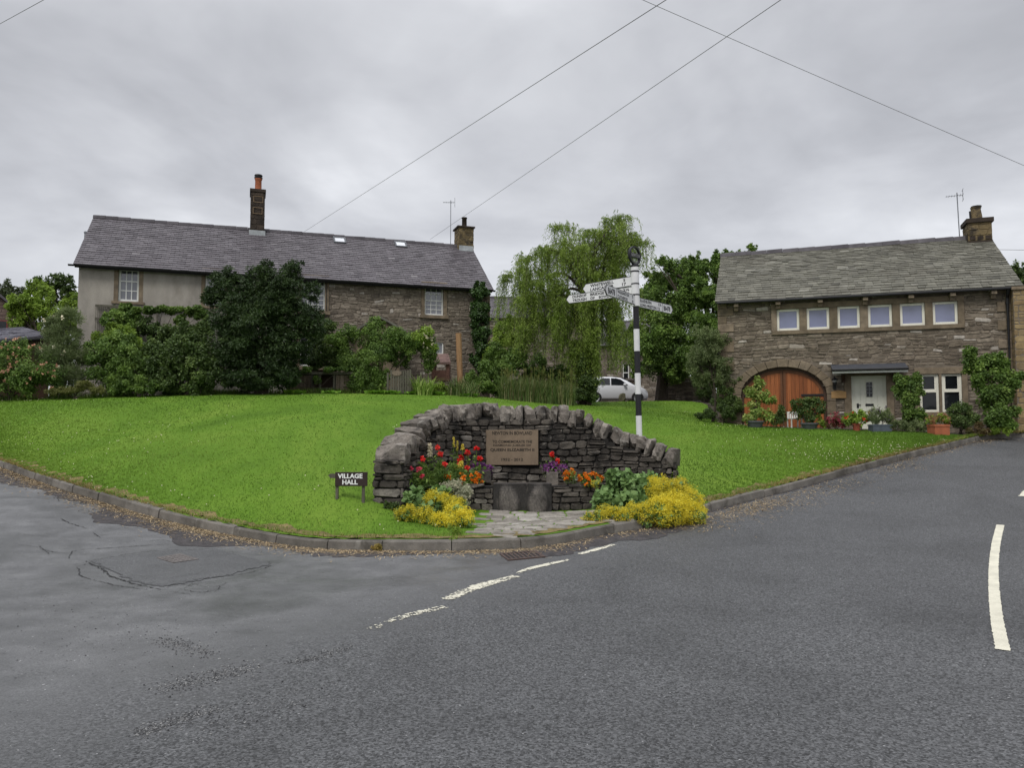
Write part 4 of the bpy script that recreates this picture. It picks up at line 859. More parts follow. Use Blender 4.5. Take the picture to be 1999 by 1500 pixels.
def inorm(s): n = np.stack([np.interp(s, ia, inn[:, 0]), np.interp(s, ia, inn[:, 1])], -1); return n / np.linalg.norm(n, axis=-1, keepdims=True)
TOPPX = np.array([(700, 895), (727, 886), (749, 876), (763, 866), (779, 853), (796, 842), (810, 828), (828, 815), (850, 801), (880, 790), (995, 791), (1085, 795), (1126, 799), (1150, 811), (1175, 825), (1195, 833), (1215, 845), (1247, 851), (1275, 861), (1300, 872), (1345, 880)])
TH = .46
def px_of(P): dY = P[..., 1] * math.cos(PITCH) + 0; return 999.5 + F * P[..., 0] / dY
def ctop(s, off=.5):
    P = ipath(s) - inorm(s) * TH * off; px = px_of(P); py = np.interp(px, TOPPX[:, 0], TOPPX[:, 1])
    d_ = math.cos(PITCH) - math.sin(PITCH) * ((750 - py) / F); dz = math.sin(PITCH) + math.cos(PITCH) * ((750 - py) / F)
    return CAMZ + P[..., 1] * dz / d_
ss = np.linspace(0, LIN, 200); TZ = ctop(ss)
wtop = lambda s: float(np.interp(s, ss, TZ)) - .25
O = np.array([0, 13.3, 0.])
mem = thing('memorial_wall', 'curved dry stone memorial wall with upright coping stones and an inscribed plaque', 'memorial', O)
def mapin(u, v, d): P = ipath(u) + inorm(u) * d[:, None]; return np.concatenate([P, v[:, None]], -1) - O
def mapout(u, v, d): P = ipath(u) - inorm(u) * (TH + d)[:, None]; return np.concatenate([P, v[:, None]], -1) - O
# plaque position
sp = ia[np.argmin(np.abs(IN[:, 0] - 0.0))]; Pp = at(999.5, 874, 14.37)
pw = 102 / F * 14.36; ph_ = 68 / F * 14.36; pz0 = Pp[2] - ph_ / 2; pz1 = Pp[2] + ph_ / 2
f = MB(); rubble(f, rng, .02, LIN - .02, .05, 2.2, wtop, mapin, (.075, .15), (.11, .31), [(sp - pw / 2 - .01, sp + pw / 2 + .01, pz0 - .01, pz1 + .01)], None, .007, (.015, .06), .16, .018)
rubble(f, rng, .0, LIN, .3, 2.2, wtop, mapout, (.08, .16), (.14, .4), (), None, .01, (.015, .05), .25, .012)
# wing ends
e0 = ipath(np.array([0.]))[0]; n0 = inorm(np.array([0.]))[0]; t0 = np.array([-n0[1], n0[0]]); e1 = ipath(np.array([LIN]))[0]; n1 = inorm(np.array([LIN]))[0]
tt0 = it[0] / np.linalg.norm(it[0]); tt1 = it[-1] / np.linalg.norm(it[-1])
def mape0(u, v, d): P = e0 - n0 * (TH - u[:, None]) - tt0 * d[:, None]; return np.concatenate([P, v[:, None]], -1) - O
def mape1(u, v, d): P = e1 - n1 * u[:, None] + tt1 * d[:, None]; return np.concatenate([P, v[:, None]], -1) - O
rubble(f, rng, -.03, TH + .03, .1, 2, lambda u: wtop(0), mape0, (.10, .17), (.2, .4), (), None, .008, (.03, .08), .1, .01)
rubble(f, rng, -.03, TH + .03, .1, 2, lambda u: wtop(LIN), mape1, (.09, .15), (.2, .4), (), None, .008, (.03, .07), .1, .01)
f.build('stonework', M_memorial, mem)
f = MB()      # core behind the joints
for a, b in zip(ss[:-1:4], ss[4::4]):
    P = [ipath(np.array([q]))[0] for q in (a, b)]; n_ = [inorm(np.array([q]))[0] for q in (a, b)]; zt = min(wtop(a), wtop(b))
    q4 = [P[0] - n_[0] * .004, P[1] - n_[1] * .004, P[1] - n_[1] * (TH - .004), P[0] - n_[0] * (TH - .004)]
    V = [(*p, z) for z in (-.1, zt) for p in q4]; f.addm(np.array(V) - O, [[0, 1, 5, 4], [1, 2, 6, 5], [2, 3, 7, 6], [3, 0, 4, 7], [4, 5, 6, 7]])
for a, b in zip(ss[6:-7:4], ss[10::4]):
    P = [ipath(np.array([q]))[0] for q in (a, b)]; n_ = [inorm(np.array([q]))[0] for q in (a, b)]; zt = min(wtop(a), wtop(b)); q4 = [P[0] - n_[0] * .12, P[1] - n_[1] * .12, P[1] - n_[1] * .34, P[0] - n_[0] * .34]
    V = [(*p, z) for z in (zt - .05, zt + .14) for p in q4]; f.addm(np.array(V) - O, [[0, 1, 5, 4], [1, 2, 6, 5], [2, 3, 7, 6], [3, 0, 4, 7], [4, 5, 6, 7]])
f.build('core', M_mortar_dark, mem)
s = .06; k = 0
while s < LIN - .04:
    end = s < .1 or s > LIN - .34; cw = .34 if s < .1 else (.26 if end else rng.uniform(.105, .20) * (1.25 if s < 1.1 else 1)); c = s + cw / 2
    sl = (np.interp(c + .08, ss, TZ) - np.interp(c - .08, ss, TZ)) / .16; P = ipath(np.array([c]))[0] - inorm(np.array([c]))[0] * TH * .5; n_ = inorm(np.array([c]))[0]
    tl = math.atan(sl) * (.75 if abs(sl) > .25 else .5) + rng.normal(0, .08); tv = np.array([-n_[1], n_[0], 0]); tv = tv if tv @ np.array([*(ipath(np.array([min(c + .05, LIN)]))[0] - ipath(np.array([c - .05]))[0]), 0]) > 0 else -tv
    ex = tv * math.cos(tl) + np.array([0, 0, 1]) * math.sin(tl); ez = -tv * math.sin(tl) + np.array([0, 0, 1]) * math.cos(tl); yw = rng.normal(0, .06); ey = np.array([-n_[0], -n_[1], 0]) + tv * yw
    hh = rng.uniform(.29, .36) if not end else .34; top = float(np.interp(c, ss, TZ)) + rng.normal(0, .018)
    f = MB(); rock(f, rng, np.array([*P, top - hh * .47 - (.05 if end else 0)]) - O, (cw * 1.04 + .015, TH + rng.uniform(.05, .14), hh), [ex, ey, ez], rng.uniform(.1, 1.0), 4, .09, .68); f.build('coping_stone', M_coping, mem)
    s += cw
# plaque
f = MB(); q = Pp - O; f.box(q[0] - pw / 2, q[0] + pw / 2, q[1] - .05, q[1] + .12, pz0, pz1); pq = f.build('plaque', M_plaque, mem, bevel=.006)
yl = q[1] - .0525
for txt, cxp, y0, y1, x0, x1, bd in (('NEWTON IN BOWLAND', 1000, 842.5, 849.5, 961, 1039, .02), ('TO COMMEMORATE THE', 1000, 860, 865.5, 961, 1039, .018), ('DIAMOND JUBILEE OF', 1000, 868, 873, 963, 1037, .018), ('QUEEN ELIZABETH II', 1000, 876, 882.5, 957, 1043, .024), ('1952 - 2012', 1000, 895, 900.5, 979, 1021, .022)):
    a = at(x0, y1, 14.31) - O; b = at(x1, y0, 14.31) - O; f = MB(); put_text(f, txt, (a[0], yl, a[2]), (1, 0, 0), (0, 0, 1), b[0] - a[0], b[2] - a[2], bd); f.build('inscription', M_letters, pq)
# low planter front with the trough
PF = dense([(-1.66, 12.62), (-1.2, 12.85), (-.75, 12.98), (0.0, 13.05), (.7, 13.08), (1.6, 13.2), (2.75, 13.75)], 200); pa = arc(PF); ptg = np.gradient(PF, pa, axis=0); pn = np.stack([ptg[:, 1], -ptg[:, 0]], -1)
PTOP = float(at(1000, 946, 13.03)[2])
def mappf(u, v, d):
    P = np.stack([np.interp(u, pa, PF[:, 0]), np.interp(u, pa, PF[:, 1])], -1); n_ = np.stack([np.interp(u, pa, pn[:, 0]), np.interp(u, pa, pn[:, 1])], -1); return np.concatenate([P + n_ * d[:, None], v[:, None]], -1) - O
sx_ = lambda px: float(np.interp(at(px, 980, 13.05)[0], PF[:, 0], pa))
u0, u1 = sx_(963), sx_(1077)
f = MB(); rubble(f, rng, 0, pa[-1], .05, PTOP, lambda u: PTOP - .05, mappf, (.08, .15), (.14, .34), [(u0, u1, 0, 3)], None, .008, (.015, .05), .2, .01); f.build('planter_front', M_memorial, mem)
f = MB()
for i in range(0, 196, 4):
    a, b = PF[i], PF[i + 4]; na, nb = pn[i], pn[i + 4]; q4 = [a - na * .005, b - nb * .005, b - nb * .2, a - na * .2]; V = [(*p, z) for z in (0, PTOP - .035) for p in q4]; f.addm(np.array(V) - O, [[0, 1, 5, 4], [1, 2, 6, 5], [2, 3, 7, 6], [3, 0, 4, 7], [4, 5, 6, 7]])
f.build('planter_core', M_mortar_dark, mem)
f = MB(); u = pa[2]
while u < pa[-1] - .1:
    L = rng.uniform(.3, .55); e = min(u + L, pa[-1]); 
    if not (e > u0 and u < u1):
        m2 = np.array([u + .006, (u + e) / 2, e - .006]); V = []
        for d_, z in ((.035, PTOP - .05), (.04, PTOP - .008), (.02, PTOP + .003), (-.2, PTOP), (-.2, PTOP - .05)): V.append(mappf(m2, np.full(3, z) + rng.normal(0, .005, 3), np.full(3, d_) + rng.normal(0, .008, 3)))
        V = np.concatenate(V); fs = [[r_ * 3 + c_, r_ * 3 + c_ + 1, ((r_ + 1) % 5) * 3 + c_ + 1, ((r_ + 1) % 5) * 3 + c_] for r_ in range(5) for c_ in range(2)] + [[0, 3, 6, 9, 12], [2, 5, 8, 11, 14]]; f.addm(V, fs, rng.random() * .6)
    u = e
f.build('planter_edging', M_memorial, mem)
tl = at(963, 1004, 13.0) - O; tr_ = at(1077, 1004, 13.03) - O
f = MB(); xs = np.linspace(tl[0], tr_[0], 41); cx = (tl[0] + tr_[0]) / 2; zs = np.linspace(.02, PTOP + .01, 17); G = []; LB_ = []
for z in zs:
    for x in xs:
        a = (x - cx) / (tr_[0] - tl[0]) * 2; k = (z - .05) / (PTOP - .05); lobe = max(0.0, 1 - ((abs(a) - .53 + .05 * math.sin(k * 5 + a)) / .37) ** 2 - ((k - .52) / .46) ** 2); groove = .05 * math.exp(-(a / .22) ** 2) * (.4 + .6 * (1 - k)); LB_.append(min(1, max(0.0, lobe) ** .5 * 1.25) * (.7 + .3 * rng.random())); G.append((x, -.28 - .045 * math.sqrt(max(0, lobe)) + groove + rng.normal(0, .004), z))  # lobe colour painted paler so the relief reads as if lit
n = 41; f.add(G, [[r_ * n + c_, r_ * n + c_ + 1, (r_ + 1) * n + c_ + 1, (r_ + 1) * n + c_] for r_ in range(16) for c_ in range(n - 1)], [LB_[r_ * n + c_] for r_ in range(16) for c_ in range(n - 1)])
G = np.array(G); b4 = G[-n:]; bk = b4.copy(); bk[:, 1] = -.02; f.add(np.concatenate([b4, bk]), [[i, i + 1, n + i + 1, n + i] for i in range(n - 1)])
for sidx in (0, n - 1):
    col = G[sidx::n]; bc = col.copy(); bc[:, 1] = -.02; m_ = len(col); f.add(np.concatenate([col, bc]), [[i, i + 1, m_ + i + 1, m_ + i] for i in range(m_ - 1)])
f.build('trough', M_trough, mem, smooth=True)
f = MB(); poly = np.concatenate([PF + (-pn) * .1, IN[::-1]]) ; ctr = np.array([[.2, 13.7]]); V = np.concatenate([np.concatenate([ctr, poly]), np.full((len(poly) + 1, 1), PTOP - .06)], -1) - O
f.add(V, [[0, i + 1, (i + 1) % len(poly) + 1] for i in range(len(poly))]); f.build('planter_soil', M_soil, mem)
# paved apron in front
f = MB(); xk = np.linspace(-2, 3, 200); ky = np.interp(xk, KA[:, 0], KA[:, 1])
def mapav(u, v, d): return np.stack([u, v, Hz(u, v) - .005 + d], -1)
pav_l = lambda y: np.interp(y, [10.3, 11.2, 13.1], [-.62, -.62, -.75]); pav_r = lambda y: np.interp(y, [10.3, 11.2, 12.2, 13.2], [1.1, 1.9, 1.9, 1.75])
def notpav(x, y): return x < pav_l(y) - .05 or x > pav_r(y) or y < np.interp(x, xk, ky) + .175 or y > np.interp(x, PF[:, 0], PF[:, 1]) - .03
rubble(f, rng, -.85, 2.1, 10.3, 13.3, lambda u: 13.3, mapav, (.11, .2), (.16, .42), (), notpav, .008, (.012, .022), .1, .02); struct(f.build('paving', M_flag))

# ------------------------------------------------------------------ fingerpost
sb = at(1249, 850, 15.6); zb = float(Hz(sb[0], 15.6)) - .05; S0 = np.array([sb[0], 15.6, zb])
post = thing('fingerpost', 'black and white banded cast iron fingerpost with four white direction arms and a ring finial', 'signpost', S0)
post.rotation_euler = (0, R(-.95), 0)
pz = lambda py: float(at(1245, py, 15.6)[2] - zb)
bands = [(-.1, pz(812), 'w'), (pz(812), pz(770), 'b'), (pz(770), pz(729), 'w'), (pz(729), pz(686), 'b'), (pz(686), pz(643), 'w'), (pz(643), pz(597), 'b')]
for a, b, c in bands:
    f = MB(); f.lathe([(.060, a), (.060, b)], (0, 0, 0), 20); f.build('white_band' if c == 'w' else 'black_band', M_sign_white if c == 'w' else M_sign_black, post, smooth=True)
h0, h1 = pz(598), pz(519)
f = MB(); f.lathe([(.06, h0 - .01), (.082, h0), (.082, h1 - .03), (.0, h1 - .03)], (0, 0, 0), 20); f.build('head', M_sign_white, post)
for py in (530, 519, 554.5, 576): f = MB(); z = pz(py); r_ = .092 if py < 540 else .086; f.lathe([(.08, z - .018), (r_, z - .014), (r_, z + .008), (.08, z + .014)], (0, 0, 0), 20); f.build('collar', M_sign_black, post)
f = MB(); f.lathe([(.088, h1 + .0), (.05, h1 + .03), (.03, h1 + .06), (.0, h1 + .07)], (0, 0, 0), 16); f.build('finial_stem', M_sign_black, post)
fc = pz(499); FR = .195; ya = R(46); fx = np.array([math.cos(ya), math.sin(ya), 0]); fy = np.array([-math.sin(ya), math.cos(ya), 0])
f = MB(); T = np.linspace(0, 2 * math.pi, 33)
for a, b in zip(T[:-1], T[1:]):
    V = [];
    for t in (a, b):
        for r_, yy in ((FR, -.025), (FR, .025), (FR - .032, .025), (FR - .032, -.025)): V.append(fx * math.cos(t) * r_ + fy * yy + np.array([0, 0, fc + math.sin(t) * r_]))
    f.addm(V, [[0, 1, 5, 4], [1, 2, 6, 5], [2, 3, 7, 6], [3, 0, 4, 7]])
hb = .048; V = [fx * x + fy * y + np.array([0, 0, fc + z]) for z in (-hb, hb) for y in (-.025, .025) for x in (-FR + .02, FR - .02)]; f.add(V, [[0, 2, 3, 1], [4, 5, 7, 6], [0, 1, 5, 4], [2, 6, 7, 3], [0, 4, 6, 2], [1, 3, 7, 5]])
f.lathe([(.03, h1 + .02), (.02, fc - FR + .01)], (0, 0, 0), 10); fo = f.build('ring_finial', M_sign_black, post)
f = MB(); put_text(f, 'NEWTON', fx * -.15 - fy * .027 + np.array([0, 0, fc - .032]), fx, (0, 0, 1), .30, .064, .02); f.build('finial_lettering', mat('aged_raised_letters', [(.25, .25, .24)], .6), fo)
def arm(tip, zc_, hgt, items, name, border=.011):
    """tip: (dx,dy) from the post; items: (text, u0, u1, row0, row1) in fractions from the image-left end"""
    t = np.array([tip[0], tip[1], 0.]); L = np.linalg.norm(t); t /= L; nf = np.array([t[1], -t[0], 0]); nf = nf if nf[1] < 0 else -nf
    r0 = .07; pts = [(r0, -hgt / 2), (L - hgt * .42, -hgt / 2), (L, 0), (L - hgt * .42, hgt / 2), (r0, hgt / 2)]
    f = MB(); f.prism(pts, -.011, .011, .5, fn=lambda p: t * p[0] + nf * p[1] + np.array([0, 0, zc_ + p[2]])); o = f.build(name, M_sign_white, post)
    f = MB()
    for (a, b) in zip(pts, pts[1:]):
        a, b = np.array(a), np.array(b); dr_ = (b - a) / np.linalg.norm(b - a); pe = np.array([-dr_[1], dr_[0]]); q = [a, b, b + pe * border * .9, a + pe * border * .9]
        f.prism([tuple(p) for p in q], -.0145, .0145, .5, fn=lambda p: t * p[0] + nf * p[1] + np.array([0, 0, zc_ + p[2]]))
    flip = (t[0] < 0)
    for bar in [q for q in items if q[0] == '|']: u = (1 - bar[1]) if flip else bar[1]; x = L * u; f.prism([(x - .005, -hgt / 2), (x + .005, -hgt / 2), (x + .005, hgt / 2), (x - .005, hgt / 2)], -.0135, .0135, .5, fn=lambda p: t * p[0] + nf * p[1] + np.array([0, 0, zc_ + p[2]]))
    f.build('border', M_sign_black, o)
    ux = -t if flip else t
    for q in items:
        if q[0] == '|': continue
        f = MB()
        txt, u0_, u1_, r0_, r1_ = q; st = L if flip else 0.0; P = t * (st - u0_ * L if flip else u0_ * L) + nf * .0125 + np.array([0, 0, zc_ - hgt / 2 + r0_ * hgt]); put_text(f, txt, P, ux, (0, 0, 1), (u1_ - u0_) * L, (r1_ - r0_) * hgt, .036); f.build('lettering', M_sign_black, o)
zc = lambda py: pz(py)
arm((-.99, .9), zc(547.5), .205, [('WHITEWELL', .155, .61, .54, .86), ('LANCASTER', .155, .61, .13, .45), ('5', .79, .825, .54, .86), ('17', .765, .84, .13, .45)], 'direction_arm')
arm((-1.35, .97), zc(567.5), .19, [('DUNSOP', .10, .31, .55, .86), ('BRIDGE', .365, .57, .55, .86), ('TROUGH', .10, .31, .13, .44), ('OF', .365, .43, .13, .44), ('BOWLAND', .49, .73, .13, .44), ('2½', .83, .92, .55, .86), ('5½', .83, .92, .13, .44)], 'direction_arm')
arm((-.80, -1.36), zc(587), .2, [('B6478', .085, .30, .18, .80), ('|', .345), ('WADDINGTON', .375, .75, .56, .88), ('CLITHEROE', .375, .70, .10, .42), ('5', .86, .895, .56, .88), ('8', .86, .895, .10, .42)], 'direction_arm')
arm((1.0, 1.2), zc(589), .2, [('SLAIDBURN', .10, .40, .56, .88), ('LONG PRESTON', .10, .53, .12, .44), ('1½', .585, .67, .56, .88), ('12', .565, .625, .12, .44), ('|', .70), ('B6478', .735, .925, .20, .78)], 'direction_arm')

# ------------------------------------------------------------------ village hall sign
q = at(686, 950, 12.15); gz = float(Hz(q[0], 12.15)); S0 = np.array([q[0], 12.15, gz]); k = 12.15 / F
vh = thing('village_hall_sign', 'small brown VILLAGE HALL sign on two short posts, a wooden pointer behind it', 'sign', S0)
zt = float(at(686, 922, 12.15)[2] - gz); zb_ = float(at(686, 949.5, 12.15)[2] - gz)
f = MB(); f.box(-31 * k, 31.5 * k, -.03, -.008, zb_, zt); bd = f.build('board', M_brownboard, vh, bevel=.003)
f = MB(); hh = zt - zb_
put_text(f, 'VILLAGE', (-26 * k, -.0315, zb_ + hh * .55), (1, 0, 0), (0, 0, 1), 48 * k, hh * .34, .035); f.build('lettering', M_lettering_white, bd); f = MB(); put_text(f, 'HALL', (-17 * k, -.0315, zb_ + hh * .12), (1, 0, 0), (0, 0, 1), 30 * k, hh * .34, .035); f.build('lettering', M_lettering_white, bd)
for x in (-28 * k, 23 * k):
    f = MB(); f.box(x - .022, x + .022, -.007, .038, -.12, zt - .02); f.build('post', M_oldwood, vh, bevel=.003)
za = float(at(645, 930, 12.15)[2] - gz); f = MB(); f.prism([(-45 * k, za), (-48 * k, za + .0), (-43 * k, za + .035), (-20 * k, za + .035), (-20 * k, za - .035), (-43 * k, za - .035)], .04, .06); f.build('pointer', M_oldwood, vh)

# ------------------------------------------------------------------ things set in the road
def ground_hit(px, py):
    d_ = ray(px, py); t = 3.0
    for _ in range(60):
        p = CAM + d_ * t; t -= (p[2] - float(Rz(p[0], p[1]))) / d_[2] * -1.0 if False else 0
        e = p[2] - float(Rz(p[0], p[1])); t += e / max(.05, -d_[2] + .10)
    return CAM + d_ * t
def road_pts(L): return np.array([ground_hit(*p) for p in L])
def flat_poly(mb, P, dz, rnd=.5):
    P = np.array(P); mb.addm(np.stack([P[:, 0], P[:, 1], Rz(P[:, 0], P[:, 1]) + dz], -1), [list(range(len(P)))], rnd)
# drain grate
g = road_pts([(975, 1083), (1046, 1077), (1065, 1089), (992, 1096)]); c = g.mean(0)
gr = thing('drain_grate', 'rusty slotted iron drain grate set in the road beside the kerb', 'drain', c)
bil = lambda u, v: (g[0] * (1 - u) + g[1] * u) * (1 - v) + (g[3] * (1 - u) + g[2] * u) * v - c
f = MB()
def slab(f, u0, u1, v0, v1, z0, z1): 
    q = [bil(u0, v0), bil(u1, v0), bil(u1, v1), bil(u0, v1)]; V = [p + np.array([0, 0, z]) for z in (z0, z1) for p in q]; f.addm(V, [[4, 5, 6, 7], [0, 1, 5, 4], [1, 2, 6, 5], [2, 3, 7, 6], [3, 0, 4, 7]])
slab(f, 0, 1, 0, .1, .0, .016); slab(f, 0, 1, .9, 1, .0, .016); slab(f, 0, .05, .1, .9, 0, .016); slab(f, .95, 1, .1, .9, 0, .016)
for i in range(8): slab(f, .05 + .1125 * (i + .62) * 1.0, .05 + .1125 * (i + 1.0), .1, .9, .002, .014)
f.build('bars', M_rust, gr); f = MB(); slab(f, .03, .97, .05, .95, .003, .0055); f.build('shaft', M_crack, gr)
g = road_pts([(306, 1091), (352, 1083), (388, 1094), (338, 1101)]); c = g.mean(0)
mc = thing('manhole_cover', 'small square iron manhole cover in the patched tarmac', 'manhole cover', c)
f = MB(); slab(f, 0, 1, 0, 1, .0, .014); cv = f.build('cover', M_cover, mc); f = MB()
for i in range(5):
    for j in range(5): slab(f, .08 + i * .18, .16 + i * .18, .08 + j * .18, .16 + j * .18, .014, .018)
f.build('raised_pattern', M_cover, cv)
# patch of newer tarmac round it, cracks
P = road_pts([(168, 1096), (300, 1078), (420, 1070), (540, 1100), (440, 1126), (310, 1148), (265, 1140)]); f = MB(); lo_, hi_ = P.min(0), P.max(0); nx, ny = int((hi_[0] - lo_[0]) / .05), int((hi_[1] - lo_[1]) / .05); gx, gy = np.meshgrid(np.linspace(lo_[0], hi_[0], nx), np.linspace(lo_[1], hi_[1], ny), indexing='ij'); ins = inpoly(gx + .02 * np.sin(gy * 31), gy + .02 * np.sin(gx * 27), P[:, :2]); V = np.stack([gx, gy, Rz(gx, gy) + .005], -1).reshape(-1, 3); i, j = np.nonzero(ins[:-1, :-1] & ins[1:, 1:]); f.add(V, np.stack([i * ny + j, (i + 1) * ny + j, (i + 1) * ny + j + 1, i * ny + j + 1], -1)); struct(f.build('road_patch', M_patch))
def ribbon(mb, P, w0, rng, dz=.0065, jag=.35):
    P = np.asarray(P)[:, :2]; n = max(8, int(arc(P)[-1] / .035)); D = dense(P, n) if len(P) > 2 else P[0] + (P[1] - P[0]) * np.linspace(0, 1, n)[:, None]; t = np.gradient(D, axis=0); t /= np.linalg.norm(t, axis=1)[:, None]; nn = np.stack([-t[:, 1], t[:, 0]], -1)
    D = D + nn * (np.cumsum(rng.normal(0, .008, n)) * .6 + rng.normal(0, .006, n))[:, None]; ww = .5 * w0 * rng.uniform(.1, 1.5, n)[:, None] * np.minimum(1, np.minimum(np.arange(n), np.arange(n)[::-1])[:, None] / 5 + .1)
    A, B = D + nn * ww, D - nn * ww; V = np.concatenate([A, B]); V = np.concatenate([V, (Rz(V[:, 0], V[:, 1]) + dz)[:, None]], -1); mb.add(V, [[i, i + 1, n + i + 1, n + i] for i in range(n - 1)])
f = MB(); rng = np.random.default_rng(77)
for L, w_ in (([(135, 1093), (150, 1076), (250, 1068), (330, 1062)], .012), ([(168, 1096), (265, 1140), (320, 1152)], .02), ([(168, 1096), (290, 1078), (420, 1072)], .009), ([(150, 1108), (160, 1128), (215, 1142), (290, 1152)], .012), ([(310, 1148), (400, 1130), (470, 1122), (545, 1101)], .012),
             ([(75, 1065), (95, 1078), (130, 1083)], .012), ([(115, 1012), (140, 1022), (175, 1033)], .013), ([(0, 972), (60, 972), (140, 971)], .009), ([(180, 1040), (195, 1052)], .012), ([(270, 1060), (320, 1055), (336, 1060)], .01),
             ([(345, 1150), (400, 1158), (445, 1150)], .008), ([(370, 1140), (420, 1146), (445, 1138)], .008), ([(330, 1156), (380, 1162)], .008), ([(100, 1085), (60, 1070), (30, 1066)], .007), ([(475, 1265), (500, 1262)], .008), ([(320, 1150), (345, 1143), (390, 1146)], .008), ([(360, 1152), (372, 1144), (395, 1139), (440, 1134)], .007), ([(395, 1160), (415, 1151), (450, 1146)], .007), ([(340, 1160), (352, 1152)], .006), ([(420, 1158), (432, 1147), (446, 1137)], .006), ([(10, 1040), (60, 1046), (120, 1050)], .006), ([(150, 1108), (170, 1102), (200, 1110), (205, 1122)], .008)):
    P = road_pts(L); ribbon(f, P, w_, rng)
struct(f.build('road_crack', M_crack))
# the loose chippings where the surface has gone
f = MB(); C = []; 
for (a, b, sp_, n_) in (((322, 1238), (425, 1268), 9, 420), ((330, 1332), (500, 1292), 12, 700), ((580, 1286), (690, 1255), 6, 330), ((285, 1418), (430, 1370), 9, 420), ((60, 1180), (340, 1260), 60, 160), ((420, 1420), (620, 1330), 28, 220)):
    u = rng.random(n_); C += [(a[0] + (b[0] - a[0]) * x + rng.normal(0, sp_ * 1.6), a[1] + (b[1] - a[1]) * x + rng.normal(0, sp_ * .55)) for x in u]
C = np.array(C); Y_ = 2400 / (C[:, 1] - 840) ; X_ = (C[:, 0] - 999.5) / F * Y_; n_ = len(C); z = Rz(X_, Y_); r_ = rng.uniform(.003, .0085, n_); CC = np.stack([X_, Y_, z + r_ * .3], -1)
V = (CC[:, None] + o6[None] * r_[:, None, None] * rng.uniform(.6, 1.3, (n_, 6, 1)) * np.array([1, 1, .7])).reshape(-1, 3); f.add(V, (np.arange(n_)[:, None, None] * 6 + oc[None]).reshape(-1, 3), np.repeat(rng.random(n_), 8))
stuff(f.build('gravel', mat('loose_chippings', [(.03, .03, .032), (.07, .07, .072), (.15, .15, .15), (.26, .26, .255)], .85, 9, .2)), 'loose grey chippings along the worn tracks in the old tarmac', 'gravel')
# white lines
def line(name, pts, widths, wear, cell=.013, seed=1, dz=.006):
    """pts: pixel centre line; worn paint broken into flakes"""
    r = np.random.default_rng(seed); P = road_pts(pts)[:, :2]; L = arc(P)[-1]; n = int(L / cell); D = dense(P, n + 1) if len(P) > 2 else P[0] + (P[-1] - P[0]) * np.linspace(0, 1, n + 1)[:, None]
    t = np.gradient(D, axis=0); t /= np.linalg.norm(t, axis=1)[:, None]; nn = np.stack([-t[:, 1], t[:, 0]], -1); W = np.interp(np.linspace(0, 1, n + 1), np.linspace(0, 1, len(widths)), widths); we = np.interp(np.linspace(0, 1, n), np.linspace(0, 1, len(wear)), wear); m = max(4, int(max(widths) / cell)); f = MB()
    G = D[:, None] + nn[:, None] * (W[:, None] * np.linspace(-.5, .5, m + 1)[None])[..., None]; G += r.normal(0, cell * (.2 if max(wear) > .1 else .12), G.shape); V = np.concatenate([G, (Rz(G[..., 0], G[..., 1]) + dz)[..., None]], -1).reshape(-1, 3)
    lo = r.random((n // 2 + 2, m // 2 + 2)); l2 = r.random((n // 7 + 2, m // 4 + 2)); sm = np.kron(lo, np.ones((2, 2)))[:n, :m] * .4 + np.kron(l2, np.ones((7, 4)))[:n, :m] * .25 + r.random((n, m)) * .35; ed = np.abs(np.linspace(-1, 1, m))[None] ** 6 * .25
    kp = sm > (we[:, None] + ed * (we[:, None] > .02) * 2 - (we[:, None] <= .02)); i, j = np.nonzero(kp); M1 = m + 1
    f.add(V, np.stack([i * M1 + j, (i + 1) * M1 + j, (i + 1) * M1 + j + 1, i * M1 + j + 1], -1)); return struct(f.build(name, M_paint))
line('road_marking', [(1131, 1083), (1165, 1074), (1199, 1064)], [.11, .13, .09], [.36, .26, .42], seed=3)
line('road_marking', [(1008, 1122), (1030, 1113), (1065, 1104), (1111, 1094)], [.10, .12, .12, .09], [.5, .36, .28, .4], seed=4)
line('road_marking', [(872, 1172), (935, 1146), (1008, 1126)], [.17, .20, .15], [.44, .34, .4], seed=5)
line('road_marking', [(720, 1231), (790, 1205), (868, 1186)], [.10, .15, .13], [.66, .52, .42], seed=6)
line('road_marking', [(1958, 1271), (1947, 1215), (1941, 1160), (1940, 1105), (1945, 1060), (1953, 1026)], [.095, .095, .095, .095, .1, .1], [.0, .02, .0, .02, .0], cell=.02, seed=8)
line('road_marking', [(1996, 970), (2010, 955), (2030, 935)], [.12, .12], [.0, .0], cell=.05, seed=9)

